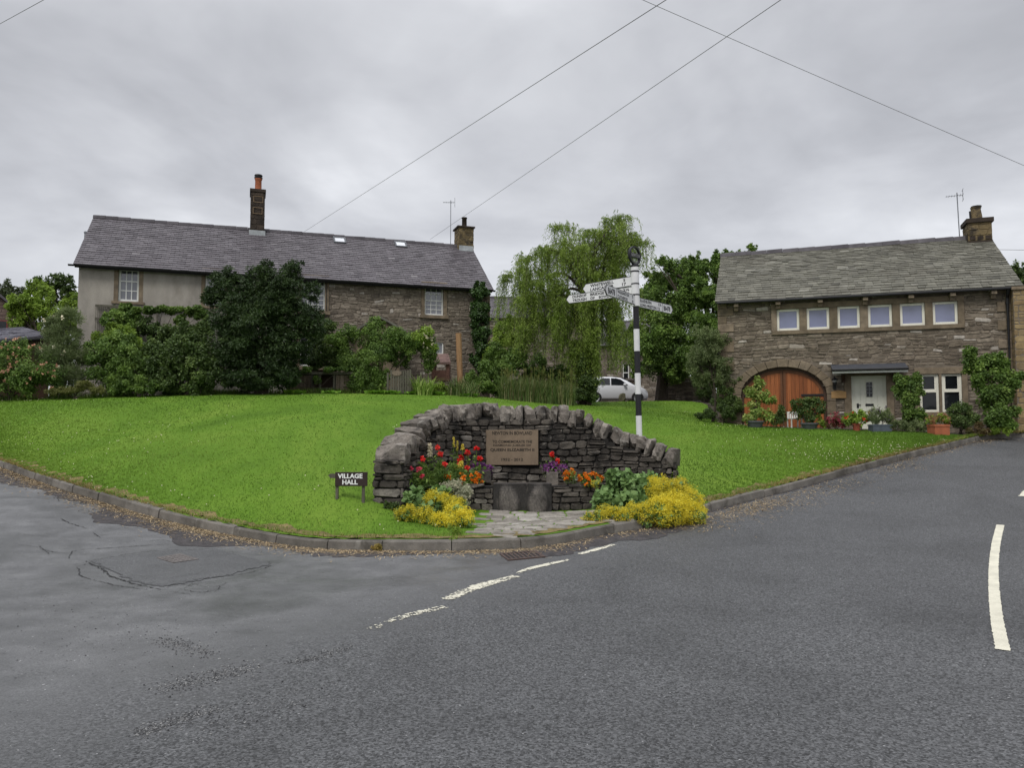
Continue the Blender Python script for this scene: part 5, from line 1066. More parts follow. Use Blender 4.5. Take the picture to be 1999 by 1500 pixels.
# ------------------------------------------------------------------ buildings and walls further off
rng = np.random.default_rng(41)
def small_house(name, label, o, deg, W, D, he, hr, wallm, roofm, fn=None, exp=.22):
    F2 = Frame(o, deg); t = thing(name, label, 'house', o, deg); f = MB(); wall_back(f, 0, W, -.6, he, [], 0, .35)
    for x0, x1 in ((0, .3), (W - .3, W)): f.prism([(.35, -.6), (D, -.6), (D, he), (D / 2, hr - .1), (.0, he)], x0 + (.002 if x0 == 0 else 0), x1 - (.002 if x0 else 0), .5, fn=lambda p: (p[1], p[0], p[2]))
    f.box(.3, W - .3, D - .3, D - .004, -.6, he); rubble(f, rng, 0, W, -.4, he, lambda u: he, lambda u, v, d: np.stack([u, -d, v], -1), (.1, .2), (.2, .5), relief=(.01, .03), wob=.02)
    gt = lambda u: he + (hr - he) * (1 - abs(u - D / 2) / (D / 2)) - .12
    rubble(f, rng, 0, D, -.4, hr, gt, lambda u, v, d: np.stack([W + d, u, v], -1), (.12, .24), (.25, .6), relief=(.01, .03), wob=.02)
    f.build('wall', wallm, t); uy2 = np.array([0, D / 2, hr - he]); L = np.linalg.norm(uy2); uy2 /= L; un2 = np.array([0, -uy2[2], uy2[1]]); f = MB(); ov = .2; zo = he - (hr - he) * ov / (D / 2)
    f.prism([(-ov, zo - .05), (D / 2, hr - .05), (D + ov, zo - .05), (D + ov, zo), (D / 2, hr), (-ov, zo)], -.15, W + .15, .4, fn=lambda p: (p[1], p[0], p[2]))
    slates(f, rng, (-.16, -ov, zo), (1, 0, 0), uy2, un2, W + .32, L + ov * 1.2, exp, .34, .006); slates(f, rng, (W + .16, D + ov, zo), (-1, 0, 0), uy2 * [1, -1, 1], un2 * [1, -1, 1], W + .32, L + ov * 1.2, exp, .34, .006); r_ = f.build('roof', roofm, t)
    f = MB(); ridge(f, rng, (-.16, D / 2, hr + .02), (W + .16, D / 2, hr + .02)); f.build('ridge_tiles', M_ridge, r_)
    return t, F2
# roof showing between the cottage and the willow
p = at(935, 640, 44); zr = float(at(980, 581, 47)[2]); ze = float(at(980, 617, 44)[2]); zb = float(Hz(p[0], 44))
small_house('outbuilding', 'stone outbuilding with a grey slate roof showing between the cottage and the willow', (p[0], 44, zb), 4, 6.5, 6, ze - zb, zr - zb, M_rubble, M_slate)
# the cottage behind the white car
p = at(1160, 700, 52); zb = float(Hz(p[0], 50)); h0 = float(at(1230, 672, 52)[2] - zb)
t, F2 = small_house('far_cottage', 'low stone cottage with a two-light mullioned window behind the white car', (p[0], 52, zb), -3, 6.2, 5.5, h0, h0 + 1.9, M_rubble, M_slate)
a = F2.fac(1216, 739); b = F2.fac(1243, 712); f = MB(); f.box(a[0] - .12, b[0] + .12, -.08, -.04, b[1], b[1] + .16); f.box(a[0] - .12, b[0] + .12, -.1, -.04, a[1] - .14, a[1]); xm = (a[0] + b[0]) / 2
for x0, x1 in ((a[0] - .12, a[0]), (xm - .07, xm + .07), (b[0], b[0] + .12)): f.box(x0, x1, -.075, -.04, a[1], b[1])
f.build('stone_surround', M_coping, t)
for x0, x1 in ((a[0], xm - .07), (xm + .07, b[0])):
    f = MB(); f.box(x0, x0 + .05, -.065, -.045, a[1], b[1]); f.box(x1 - .05, x1, -.065, -.045, a[1], b[1]); zc_ = a[1] + (b[1] - a[1]) * .4; f.box(x0 + .05, x1 - .05, -.065, -.045, zc_ - .03, zc_ + .03); o = f.build('window', M_white, t); f = MB(); f.box(x0 + .05, x1 - .05, -.055, -.045, a[1], b[1]); f.build('pane', M_glass_dark, o)
# gabled house at the frame's edge and the slate shed in front of it
o = at(-52, 640, 40); zb = float(Hz(o[0], 40)) - .3; zap = float(at(-52, 542, 40)[2] - zb); ze = float(at(30, 612, 40)[2] - zb); hw = float(at(30, 600, 40)[0] - o[0])
t = thing('gabled_house', 'stone gable end of a house with a red framed window beyond the slate shed', 'house', (o[0], 40, zb), 33); f = MB()
f.prism([(-hw, -.5), (hw, -.5), (hw, ze), (0, zap), (-hw, ze)], 0, 5, .4); rubble(f, rng, -hw, hw, -.4, zap, lambda u: ze + (zap - ze) * (1 - abs(u) / hw), lambda u, v, d: np.stack([u, -d, v], -1), (.14, .26), (.25, .7), relief=(.01, .03), wob=.02); f.build('wall', mat('pinkish_gable_stone', [(.13, .09, .075), (.2, .145, .12), (.27, .205, .17)], .9, 7, .3, .4, 50, fine=.2), t)
f = MB(); m_ = (zap - ze) / hw
for sg in (-1, 1): f.prism([(0, zap + .02), (sg * (hw + .75), ze - .75 * m_ + .02), (sg * (hw + .75), ze - .75 * m_ + .16), (0, zap + .18)], -.35, 5.2, .3)
f.build('roof', M_slate, t)
f = MB(); x = float(at(2, 640, 40)[0] - o[0]); z0 = float(at(0, 648, 40)[2] - zb); z1 = float(at(0, 622, 40)[2] - zb); f.box(x - .5, x + .04, -.07, -.02, z0, z1); w_ = f.build('window', mat('red_window_paint', [(.2, .05, .045)], .5), t); f = MB(); f.box(x - .45, x - .02, -.08, -.072, z0 + .06, z1 - .06); f.build('pane', M_glass_dark, w_)
A = at(-60, 668, 29); B = at(100, 655, 31); C_ = at(100, 631, 34); D_ = at(-60, 646, 32)
t = thing('slate_shed', 'low shed with a shallow blue-grey slate roof beside the tall grey-green shrub', 'shed', (A + B) / 2); O2 = (A + B) / 2; f = MB(); ux = B - A; W_ = np.linalg.norm(ux); ux /= W_; uv = D_ - A; uv -= ux * (uv @ ux); H_ = np.linalg.norm(uv); uv /= H_; un_ = np.cross(ux, uv)
slates(f, rng, A - O2, ux, uv, un_, W_, H_, .25, .4, .005); q = np.array([A, B, B + uv * H_, A + uv * H_]) - O2; q2 = q - un_ * .08; f.addm(np.concatenate([q, q2]), [[0, 1, 2, 3], [7, 6, 5, 4], [0, 4, 5, 1], [1, 5, 6, 2], [2, 6, 7, 3], [3, 7, 4, 0]])
f.build('roof', mat('blue_grey_slate', [(.13, .125, .155), (.165, .16, .19), (.2, .195, .23)], .45, 3, .2, .2, 30), t); f = MB(); f.tube([q[0] - un_ * .1 - uv * .04, q[1] - un_ * .1 - uv * .04], .07, 8); f.build('gutter', M_dark, t)
f = MB(); V = np.array([q2[0] + uv * .15, q2[1] + uv * .15, q2[2] - uv * .15, q2[3] - uv * .15]); f.addm(np.concatenate([V, V * [1, 1, 0] + [0, 0, -2.6]]), [[0, 1, 5, 4], [1, 2, 6, 5], [2, 3, 7, 6], [3, 0, 4, 7]]); f.build('wall', M_darkwood, t)
# house next door, at the frame's edge
A = at(1985, 800, 22.45); zb = 1.35; zt = float(at(1985, 566, 22.45)[2] - zb); t = thing('neighbouring_house', 'golden stone house wall adjoining the far end of the barn house', 'house', (A[0] + .02, A[1], zb), -19)
f = MB(); wall_back(f, 0, 6, -.8, zt, [], 0, 6); f.build('mortar_wall', M_mortar, t); f = MB(); rubble(f, rng, 0, 6, -.6, zt, lambda u: zt, lambda u, v, d: np.stack([u, -d, v], -1), (.14, .26), (.3, .6), relief=(.006, .015), wob=.0); rubble(f, rng, 0, .4, -.6, zt, lambda u: zt, lambda u, v, d: np.stack([-d * .3, u, v], -1), (.14, .26), (.3, .6), relief=(.006, .015), wob=.0); f.build('squared_stonework', M_quoin_y, t)
f = MB(); f.box(-.04, 6, -.05, 5.9, zt, zt + .09); f.build('parapet_coping', M_ashlar, t)
# dry stone garden wall by the far trees, and the standing stones on the green
A = at(1288, 780, 40); B = at(1392, 780, 38.5); zb = float(Hz(A[0], 40)) - .15; zt = float(at(1320, 738, 40)[2]); L = float(np.linalg.norm((B - A)[:2])); dg = math.degrees(math.atan2(B[1] - A[1], B[0] - A[0]))
t = thing('dry_stone_wall', 'mossy dry stone wall with upright cope stones, under the dark trees by the car', 'wall', (A[0], A[1], zb), dg); f = MB(); hh = zt - zb - .22; f.box(0, L, .0, .5, -.3, hh); rubble(f, rng, 0, L, -.2, hh, lambda u: hh, lambda u, v, d: np.stack([u, -d, v], -1), (.09, .17), (.18, .5), relief=(.02, .05)); rubble(f, rng, 0, .5, -.2, hh, lambda u: hh, lambda u, v, d: np.stack([-d, u, v], -1), (.09, .17), (.18, .5), relief=(.02, .05)); f.build('stonework', M_rubble, t)
f = MB(); x = 0
while x < L: w_ = rng.uniform(.14, .24); rock(f, rng, (x + w_ / 2, .24, hh + .12), (w_, .5, rng.uniform(.22, .32)), np.eye(3), rng.random(), 3, .08); x += w_
f.build('cope_stones', M_rubble, t)
def stone(name, label, px, py0, py1, wpx, Y, m, sq=.8, dep=.8):
    ys = np.linspace(22, 48, 300); pp = np.array([at(px, py1, y) for y in ys]); dd = pp[:, 2] - Hz(pp[:, 0], ys); ok_ = np.nonzero(dd <= 0.0)[0]; Y = float(ys[ok_[-1]]) if len(ok_) and ok_[-1] < 299 else float(ys[np.argmin(np.abs(dd))]); p = at(px, py1, Y); z = float(Hz(p[0], Y)); h = float(at(px, py0, Y)[2]) - z; w_ = wpx / F * Y; f = MB(); rock(f, rng, (0, 0, h / 2 - .03), (w_, w_ * dep, h + .1), np.eye(3), .6, 4, .05, sq); o = f.build(name, m); o.location = (p[0], Y, z); return tag(o, label, 'stone')
stone('stone_marker', 'squat square mossy stone on the grass in front of the white car', 1214.5, 769, 784, 13, 34.5, mat('mossy_stone', [(.08, .075, .045), (.12, .115, .07)], .95, 5, .4, .5, 30), .9)
stone('half_sunk_boulder', 'low flat boulder half sunk in the grass before the dry stone wall', 1336, 781.5, 789, 16, 33, M_rubble, .6)

# ------------------------------------------------------------------ white car
cw = at(1235, 786, 43); zc_ = float(at(1232, 789, 43)[2])
car = thing('parked_car', 'small white hatchback parked beyond the green, half hidden by the willow', 'car', (at(1262, 780, 43)[0] - 3.55, 43, zc_))
xs = np.array([0, .08, .25, .6, 1.0, 1.5, 2.0, 2.35, 2.62, 2.85, 3.1, 3.32, 3.47, 3.55]); belt = np.array([.62, .9, .97, 1.0, 1.0, .99, .97, .96, .95, .93, .88, .80, .68, .52]); roofz = np.array([.72, 1.18, 1.36, 1.45, 1.49, 1.49, 1.44, 1.31, 1.12, .985, .92, .83, .70, .54]); hw = np.array([.68, .76, .79, .81, .815, .815, .815, .815, .81, .80, .78, .74, .66, .5]); bot = np.array([.34, .24, .2, .2, .2, .2, .2, .2, .2, .2, .2, .2, .22, .3])
S = []
for i in range(len(xs)):
    cab = roofz[i] - belt[i]; k = min(1, cab / .4); pr = [(hw[i] * .9, bot[i]), (hw[i], bot[i] + .12), (hw[i], belt[i] - .2 if belt[i] - .2 > bot[i] + .14 else bot[i] + .15), (hw[i] * .97, belt[i]), (hw[i] * (.97 - .2 * k), roofz[i] - .06 * k - .01), (hw[i] * (.85 - .2 * k), roofz[i] - .01 * k), (0, roofz[i] + .02 * k)]
    S.append([(xs[i], -y, z) for y, z in pr] + [(xs[i], y, z) for y, z in pr[-2::-1]])
S = np.array(S); n = S.shape[1]; f = MB(); f.add(S.reshape(-1, 3), [[i * n + j, i * n + j + 1, (i + 1) * n + j + 1, (i + 1) * n + j] for i in range(len(xs) - 1) for j in range(n - 1)] + [[i * n + n - 1, i * n, (i + 1) * n, (i + 1) * n + n - 1] for i in range(len(xs) - 1)]); f.addm(S[0], [list(range(n))[::-1]]); f.addm(S[-1], [list(range(n))]); body = f.build('body', M_carwhite, car, smooth=True)
for sg, nm in ((-1, 'side_window'), (1, 'side_window')):
    yv = lambda x, z: sg * (.02 + np.interp(x, xs, hw) * (.97 - .2 * (z - np.interp(x, xs, belt)) / (np.interp(x, xs, roofz) - .06 - np.interp(x, xs, belt))))
    for pts in ([(.75, 1.03), (1.42, 1.02), (1.42, 1.40), (1.0, 1.40), (.8, 1.25)], [(1.48, 1.02), (2.42, .99), (2.30, 1.12), (2.02, 1.33), (1.75, 1.40), (1.48, 1.40)]):
        f = MB(); f.addm([(x, yv(x, z), z) for x, z in pts], [list(range(len(pts)))[::-sg]]); f.build(nm, M_glass_dark, car)
    f = MB(); rock(f, np.random.default_rng(1), (2.22, sg * .90, 1.03), (.16, .2, .14), np.eye(3), .5, 4, .0, .3); f.build('mirror', M_carwhite, car, smooth=True)
    for xw in (.62, 2.92):
        f = MB(); T = np.linspace(0, math.pi, 17); P = [(xw + math.cos(t) * .335, .30 + math.sin(t) * .335) for t in T]; f.addm([(x, sg * .818, z) for x, z in P] + [(x, sg * .70, z) for x, z in P], [list(range(17))[::sg]] + [[i, i + 1, 18 + i, 17 + i] for i in range(16)]); f.build('wheel_arch', M_rubber, car)
        f = MB(); T = np.linspace(0, 2 * math.pi, 25)[:-1]
        for (r0, y0, r1, y1) in ((.29, .64, .29, .82), (.29, .82, .26, .835), (.26, .835, .2, .83)):
            V = [(xw + math.cos(t) * r, sg * y, .29 + math.sin(t) * r) for r, y in ((r0, y0), (r1, y1)) for t in T]; f.add(V, [[i, (i + 1) % 24, 24 + (i + 1) % 24, 24 + i] for i in range(24)])
        wl = f.build('wheel', M_rubber, car); f = MB(); V = [(xw + math.cos(t) * r, sg * y, .29 + math.sin(t) * r) for r, y in ((.2, .828), (.16, .815), (.05, .835)) for t in T]; f.add(V, [[a * 24 + i, a * 24 + (i + 1) % 24, a * 24 + 24 + (i + 1) % 24, a * 24 + 24 + i] for a in range(2) for i in range(24)]); f.addm(V[48:], [list(range(24))]); f.build('rim', M_alloy, wl)
    f = MB(); rock(f, np.random.default_rng(2), (3.33, sg * .6, .66), (.22, .22, .14), np.eye(3), .5, 4, .0, .3); f.build('headlight', M_glass_grey, car, smooth=True)
f = MB(); f.addm([(2.40, -.66, 1.03), (2.40, .66, 1.03), (2.1, .58, 1.40), (2.1, -.58, 1.40)], [[0, 1, 2, 3]]); V = np.array([(2.80, -.66, 1.0), (2.80, .66, 1.0), (2.12, .56, 1.425), (2.12, -.56, 1.425)]) + [.04, 0, .03]; f = MB(); f.addm(V, [[0, 1, 2, 3]]); f.build('windscreen', M_glass_dark, car)

# ------------------------------------------------------------------ timber things along the cottage garden
def px_box(t, f, x0, y0, x1, y1, Y, d0, d1, rnd=.5):
    a = at(x0, y1, Y) - np.array(t.location); b = at(x1, y0, Y) - np.array(t.location); f.box(a[0], b[0], d0, d1, a[2], b[2], rnd)
Y = 27.6; p = at(628, 766, Y); t = thing('timber_hutch', 'weathered plank hutch with a dark open doorway, half overgrown beside the yew', 'hutch', (p[0], Y, float(Hz(p[0], Y))))
f = MB()
for i, (x0, x1, y0, y1) in enumerate(((578, 585, 733, 764), (585.6, 592, 734, 763), (592.6, 599, 733, 764), (599.6, 607, 733, 763))): px_box(t, f, x0, y0, x1, y1, Y, -.03 + .006 * (i % 2), .0, rng.random())
px_box(t, f, 566, 747, 578, 752, Y, -.03, 0, .9); px_box(t, f, 560, 755, 597, 770, Y, -.04, 0, .2); f.build('left_panel', M_greywood, t)
f = MB()
for i in range(4): px_box(t, f, 656 + 8.1 * i, 733, 663.6 + 8.1 * i, 763, Y, -.03 + .006 * (i % 2), .0, rng.random())
px_box(t, f, 669, 752, 688.5, 755, Y, -.05, -.03, .9); f.build('door_panel', M_greywood, t)
f = MB()
for x0 in (607, 622, 650, 655, 688): px_box(t, f, x0, 731, x0 + 4.5, 768, Y, -.02, .06, rng.random())
px_box(t, f, 560, 727, 690, 731.5, Y, -.08, .9, .6); px_box(t, f, 611, 757.5, 655, 762, Y, -.025, .05, .4); f.build('frame', M_oldwood, t)
f = MB(); px_box(t, f, 566, 731.5, 690, 770, Y, .5, .95, .1); f.build('back', M_darkwood, t)
Y = 27.4; p = at(780, 768, Y); t = thing('picket_gate', 'grey wooden garden gate of close upright pickets with an oval plaque at its top', 'gate', (p[0], Y, float(Hz(p[0], Y))))
f = MB()
for i in range(8): x = 762 + 4.7 * i; px_box(t, f, x, 723 - 1.5 * math.sin(i / 7 * math.pi) * -1, x + 3.7, 768, Y, -.03, -.005, rng.random())
f.build('pickets', M_oldwood, t); f = MB(); px_box(t, f, 761, 735, 800, 739, Y, -.005, .03); f.build('rail', M_oldwood, t); f = MB(); px_box(t, f, 761, 757, 800, 761, Y, -.005, .03); f.build('rail', M_oldwood, t)
f = MB(); a = at(775, 729, Y) - np.array(t.location); T = np.linspace(0, 2 * math.pi, 25)[:-1]; f.prism([(a[0] + math.cos(q) * .17, a[2] + math.sin(q) * .095) for q in T], -.05, -.031, .9); f.build('oval_plaque', M_greywood, t)
for x in (757, 801): f = MB(); px_box(t, f, x - 2, 722 + (6 if x < 760 else 0), x + 2, 772, Y, -.04, .05); f.build('gate_post', M_oldwood, t)
Y = 29.8; p = at(900, 722, Y); zb = float(Hz(p[0], Y)); t = at(897, 651, Y); f = MB(); f.tube([(0, 0, -.3), (at(895, 651, Y)[0] - p[0], 0, t[2] - zb)], .115, 10); o = f.build('timber_post', M_newpost); o.location = (p[0], Y, zb); tag(o, 'tall new orange-brown timber post standing against the cottage wall', 'post')
Y = 29.6; p = at(860, 735, Y); zb = float(Hz(p[0], Y)); t = thing('brick_barbecue', 'small brick barbecue with a sloping red slab roof under the little cottage window', 'barbecue', (p[0], Y, zb)); f = MB(); px_box(t, f, 843, 711, 850, 745, Y, -.2, .4); px_box(t, f, 871, 711, 878, 745, Y, -.2, .4); px_box(t, f, 850, 724, 871, 745, Y, -.2, .4); f.build('brick_body', M_brick, t, bevel=.01)
f = MB(); q = [at(x, y, Yy) - np.array(t.location) for x, y, Yy in ((841, 708, 29.3), (880, 707, 29.3), (875, 691, 29.95), (846, 691, 29.95))]; f.addm(q + [v - np.array([0, 0, .09]) for v in q], [[0, 1, 2, 3], [7, 6, 5, 4], [0, 4, 5, 1], [1, 5, 6, 2], [2, 6, 7, 3], [3, 7, 4, 0]]); f.build('slab_roof', M_redroof, t)

# ------------------------------------------------------------------ overhead cables
def cable(label, P, r=.011, ext=(0, 0)):
    A, B = np.array(P[0], float), np.array(P[-1], float); A, B = A - (B - A) * ext[0], B + (B - A) * ext[1]; u = np.linspace(0, 1, 24)[:, None]; L = np.linalg.norm(B - A); Q = A + (B - A) * u; Q[:, 2] -= (4 * u * (1 - u)).ravel() * P[1]; Z = Q[0].copy(); f = MB(); f.tube(Q - Z, r, 6); o = f.build('overhead_cable', M_wire); o.location = Z; return tag(o, label, 'cable', 'overhead cables')
cable('overhead cable running down to the cottage roof by its tall chimney', (at(1330, -20, 9), .0, CF.world((CF.local(at(595, 447, 32))[0], Dc / 2 + .1, ZR + .05))), .0055, (.5, 0))
cable('overhead cable running down to the cottage roof beside its small yellow chimney', (at(1552, -20, 10), .0, at(840, 467, 33.5)), .0055, (.5, 0))
cable('overhead cable sloping down across the sky above the barn house roof', (at(1225, -22, 16), .12, at(2060, 341, 20)), .006, (.8, 1.2))
cable('short end of overhead cable crossing the top corner above the cottage', (at(120, -20, 14), .0, at(-40, 68, 18)), .006, (2, 2))
cable('thin level cable behind the barn house chimney', (at(1925, 487, 40), .0, at(2050, 489, 40)), .012, (0, 3))

# ------------------------------------------------------------------ plants: builders
def unit(a): return a / (np.linalg.norm(a, axis=-1, keepdims=True) + 1e-9)
def leafcloud(mb, P, Nn, L, Wd, rnd, rng, droop=.25, out=.5, rand=.7, up=0.0):
    n = len(P); rv = unit(rng.normal(0, 1, (n, 3))); t = unit(rv - (rv * Nn).sum(-1, keepdims=True) * Nn); a = unit(t + Nn * out + np.array([0, 0, -droop + up])); s_ = unit(np.cross(a, unit(Nn + rand * rng.normal(0, 1, (n, 3))))); k = rng.uniform(.65, 1.3, (n, 1))
    V = np.stack([P, P + a * L * k * .5 + s_ * Wd * k * .5, P + a * L * k, P + a * L * k * .5 - s_ * Wd * k * .5], 1).reshape(-1, 3); mb.add(V, np.arange(4 * n).reshape(-1, 4), rnd)
def blob_leaves(mb, rng, blobs, n, L, Wd, clumps=12, cr=(.3, .58), flat=1.0, droop=.25, up=0.0, inner=.25, out=.5):
    """blobs: (x,y,z,rx,ry,rz); leaves gathered in clumps near the surface of each blob"""
    B = np.array(blobs, float); wgt = (B[:, 3] * B[:, 5] + B[:, 3] * B[:, 4]); cnt = np.maximum(20, (n * wgt / wgt.sum()).astype(int)); bt = rng.random(len(B))
    for b, c, q in zip(B, cnt, bt):
        K = max(5, int(clumps * (b[3] * b[5]) ** .5 / .6)); dr = unit(rng.normal(0, 1, (K, 3))); rad = np.where(rng.random(K) < inner, rng.uniform(.2, .6, K), rng.uniform(.68, .95, K)); cc = dr * rad[:, None]; cs = rng.uniform(*cr, K); cl = rng.random(K)
        k = rng.integers(0, K, c); d2 = unit(rng.normal(0, 1, (c, 3))); rr_ = cs[k] * rng.random(c) ** .45 * np.where(rng.random(c) < .16, rng.uniform(1.1, 1.7, c), 1.0); p = cc[k] + d2 * rr_[:, None] * np.array([1, 1, flat]); P = b[:3] + p * b[3:6]; Nn = unit(d2 + .7 * dr[k] + np.array([0, 0, .25]))
        leafcloud(mb, P, Nn, L, Wd, np.clip(.15 * q + .45 * cl[k] + .4 * rng.random(c), 0, 1), rng, droop, out, .7, up)
def px_blobs(L): 
    """(px, py, radius px, Y[, squash]) -> blobs in world metres"""
    out = []
    for q in L:
        p = at(q[0], q[1], q[3]); r = q[2] / F * q[3]; sq = q[4] if len(q) > 4 else 1.0; out.append((p[0], p[1], p[2], r, r * .9, r * sq))
    return np.array(out)
def plant_root(name, label, cat, B, group=None, z=None):
    B = np.asarray(B); x = np.average(B[:, 0], weights=B[:, 3]); y = np.average(B[:, 1], weights=B[:, 3]); z = float(Hz(x, y)) if z is None else z; return thing(name, label, cat, (x, y, z), 0, group)
def stems(mb, rng, root_xy, B, r0, n=None):
    for b in B[:n] if n else B:
        p0 = np.array([root_xy[0] + rng.normal(0, .08), root_xy[1] + rng.normal(0, .05), 0]); p1 = b[:3]; u = np.linspace(0, 1, 6)[:, None]; Q = p0 + (p1 - p0) * u; Q[:, 2] += np.sin(u.ravel() * math.pi) * .12 * abs(p1[2]); mb.tube(Q, r0 * (1 - .7 * u.ravel()), 6)
def bush(name, label, cat, L, m, n, leaf=(.09, .05), group=None, flowers=(), stem=.025, world=False, sub=4, seed=0, **kw):
    """foliage around blobs given in photograph pixels; each blob is broken into smaller ones"""
    rng = np.random.default_rng(seed + 1000); B = px_blobs(L) if not world else np.array(L, float); t = plant_root(name, label, cat, B, group); o = np.array(t.location); B[:, :3] -= o; S = []
    for b in B:
        S.append((*b[:3], *(b[3:6] * .82)))
        for _ in range(sub): d_ = unit(rng.normal(0, 1, 3)); S.append((*(b[:3] + d_ * b[3:6] * rng.uniform(.5, .72)), *(b[3:6] * rng.uniform(.32, .5))))
    f = MB(); blob_leaves(f, rng, S, int(n * 1.9), leaf[0] * .78, leaf[1] * .72, **kw); fo = f.build('foliage', m, t)
    if stem: f = MB(); stems(f, rng, (0, 0), B, stem, 10); f.build('stems', M_bark, t)
    for (nm, fm, cnt, r_, zr_) in flowers:
        f = MB(); i = rng.integers(0, len(B), cnt); d_ = unit(rng.normal(0, 1, (cnt, 3)) + np.array([0, -1.0, .5])); P = B[i, :3] + d_ * B[i, 3:6] * 1.0
        for p in P: flower_head(f, rng, p, r_ * rng.uniform(.7, 1.3), 9)
        f.build(nm, fm, t)
    return t
def flower_head(mb, rng, c, r, n=14, flat=1.0):
    d_ = unit(rng.normal(0, 1, (n, 3)) + np.array([0, 0, .3])); leafcloud(mb, np.asarray(c) + d_ * r * .25 * np.array([1, 1, flat]), d_, r * .85, r * .7, rng.random(n), rng, 0, 1.0, .5)
def blades(mb, rng, C, h, wd, lean=.5, seg=4):
    """arching strap leaves from base points C (n,3)"""
    n = len(C); an = rng.random(n) * 6.28; d_ = np.stack([np.cos(an), np.sin(an), np.zeros(n)], -1); s_ = np.stack([-np.sin(an), np.cos(an), np.zeros(n)], -1); hh = h * rng.uniform(.4, 1.12, n); ln = lean * rng.uniform(.2, 1.2, n); r = rng.random(n); u = np.linspace(0, 1, seg + 1); rows = []
    for q in u: P = C + d_ * (ln * hh * q ** 2)[:, None] + np.array([0, 0, 1]) * (hh * (q - .35 * np.minimum(ln, 1.2) * q ** 2.5))[:, None]; w_ = wd * (1 - q ** 2 * .92); rows += [P - s_ * w_ / 2, P + s_ * w_ / 2]
    V = np.stack(rows, 1).reshape(-1, 3); k = 2 * (seg + 1); base = np.arange(n)[:, None, None] * k; q = np.array([[2 * i, 2 * i + 1, 2 * i + 3, 2 * i + 2] for i in range(seg)]); mb.add(V, (base + q[None]).reshape(-1, 4), np.repeat(r, seg))
def tree(name, label, base, h, crown, m, n, leaf, trunk_r, group=None, seed=0, trunk_top=None, **kw):
    """base: world point; crown: blobs in world metres"""
    rng = np.random.default_rng(seed + 500); t = thing(name, label, 'tree', base, 0, group); B = np.array(crown, float); B[:, :3] -= np.array(base); S = []
    for b in B:
        S.append((*b[:3], *(b[3:6] * .68)))
        for _ in range(7): d_ = unit(rng.normal(0, 1, 3)); S.append((*(b[:3] + d_ * b[3:6] * rng.uniform(.55, .85)), *(b[3:6] * rng.uniform(.24, .42))))
        for _ in range(9): d_ = unit(rng.normal(0, 1, 3) + np.array([0, 0, .35])); S.append((*(b[:3] + d_ * b[3:6] * rng.uniform(.9, 1.2)), *(b[3:6] * rng.uniform(.10, .2) * np.array([1, 1, 1.4]))))
    f = MB(); blob_leaves(f, rng, S, int(n * 1.7), leaf[0] * .78, leaf[1] * .75, **kw); f.build('crown', m, t); f = MB(); tt = trunk_top or h * .55; u = np.linspace(0, 1, 7); Q = np.stack([.1 * np.sin(u * 4), .08 * np.cos(u * 5) - .08, u * tt - .1], -1); f.tube(Q, trunk_r * (1.15 - .75 * u), 10)
    for b in B:
        s0 = Q[rng.integers(3, 7)]; v = np.linspace(0, 1, 6)[:, None]; P = s0 + (b[:3] - s0) * v; P[:, 2] += .15 * np.sin(v.ravel() * math.pi) * b[3]; f.tube(P, trunk_r * .42 * (1 - .8 * v.ravel()), 6)
        for _ in range(3): e = b[:3] + unit(rng.normal(0, 1, 3)) * b[3:6] * .9; P2 = P[3] + (e - P[3]) * v; f.tube(P2, trunk_r * .16 * (1 - .8 * v.ravel()), 4)
    f.build('trunk', M_bark, t); return t

# ------------------------------------------------------------------ the yew before the cottage
bush('yew_tree', 'big dense dark yew spreading in front of the middle of the cottage', 'tree',
     [(515, 655, 92, 25.9), (468, 690, 56, 26), (565, 680, 52, 26), (470, 575, 52, 26), (555, 570, 55, 26.2), (520, 545, 40, 26.3), (590, 610, 42, 26), (440, 545, 30, 26.3), (425, 580, 28, 26), (575, 530, 26, 26.5), (610, 570, 22, 26.3), (510, 730, 75, 25.9, .6), (465, 738, 38, 25.8, .6), (552, 738, 40, 25.9, .6), (412, 580, 18, 26.2), (600, 640, 40, 26), (455, 620, 50, 25.8), (545, 600, 48, 25.9), (490, 620, 60, 25.9), (530, 585, 42, 26.1), (450, 690, 36, 25.7)],
     L_yew, 62000, (.15, .045), sub=9, stem=.09, seed=1, flat=.5, droop=.35, cr=(.22, .42), clumps=16, out=.9)
# ------------------------------------------------------------------ shrubs along the cottage garden
GS = 'shrubs along the cottage garden'
bush('rose_bush', 'rose bush covered in pale pink flowers at the end of the garden bed', 'bush', [(20, 705, 45, 24.6), (65, 715, 42, 24.5), (-25, 710, 45, 24.8), (45, 740, 34, 24.3), (95, 735, 30, 24.5), (5, 745, 32, 24.3), (40, 682, 22, 24.8), (-50, 740, 36, 24.5)], L_mid, 15000, (.085, .05), GS, [('blossoms', P_rose, 70, .06, 0)], seed=2)
bush('grey_leaved_shrub', 'tall grey-green feathery shrub against the corner of the rendered wall', 'bush', [(125, 650, 36, 25.5), (120, 700, 44, 25.3), (140, 620, 22, 25.6), (105, 640, 22, 25.6), (155, 690, 32, 25.4), (130, 740, 40, 25.2), (95, 690, 24, 25.3)], L_grey, 16000, (.14, .022), GS, [('white_flowers', P_white, 9, .07, 0)], seed=3, droop=-.3, out=.8, up=.4)
bush('leafy_shrub', 'rounded mid green shrub below the timber trellis', 'bush', [(225, 690, 44, 25.6), (195, 715, 38, 25.4), (260, 715, 42, 25.5), (225, 740, 40, 25.2), (240, 665, 26, 25.8), (180, 680, 22, 25.6)], L_mid, 14000, (.10, .06), GS, seed=4)
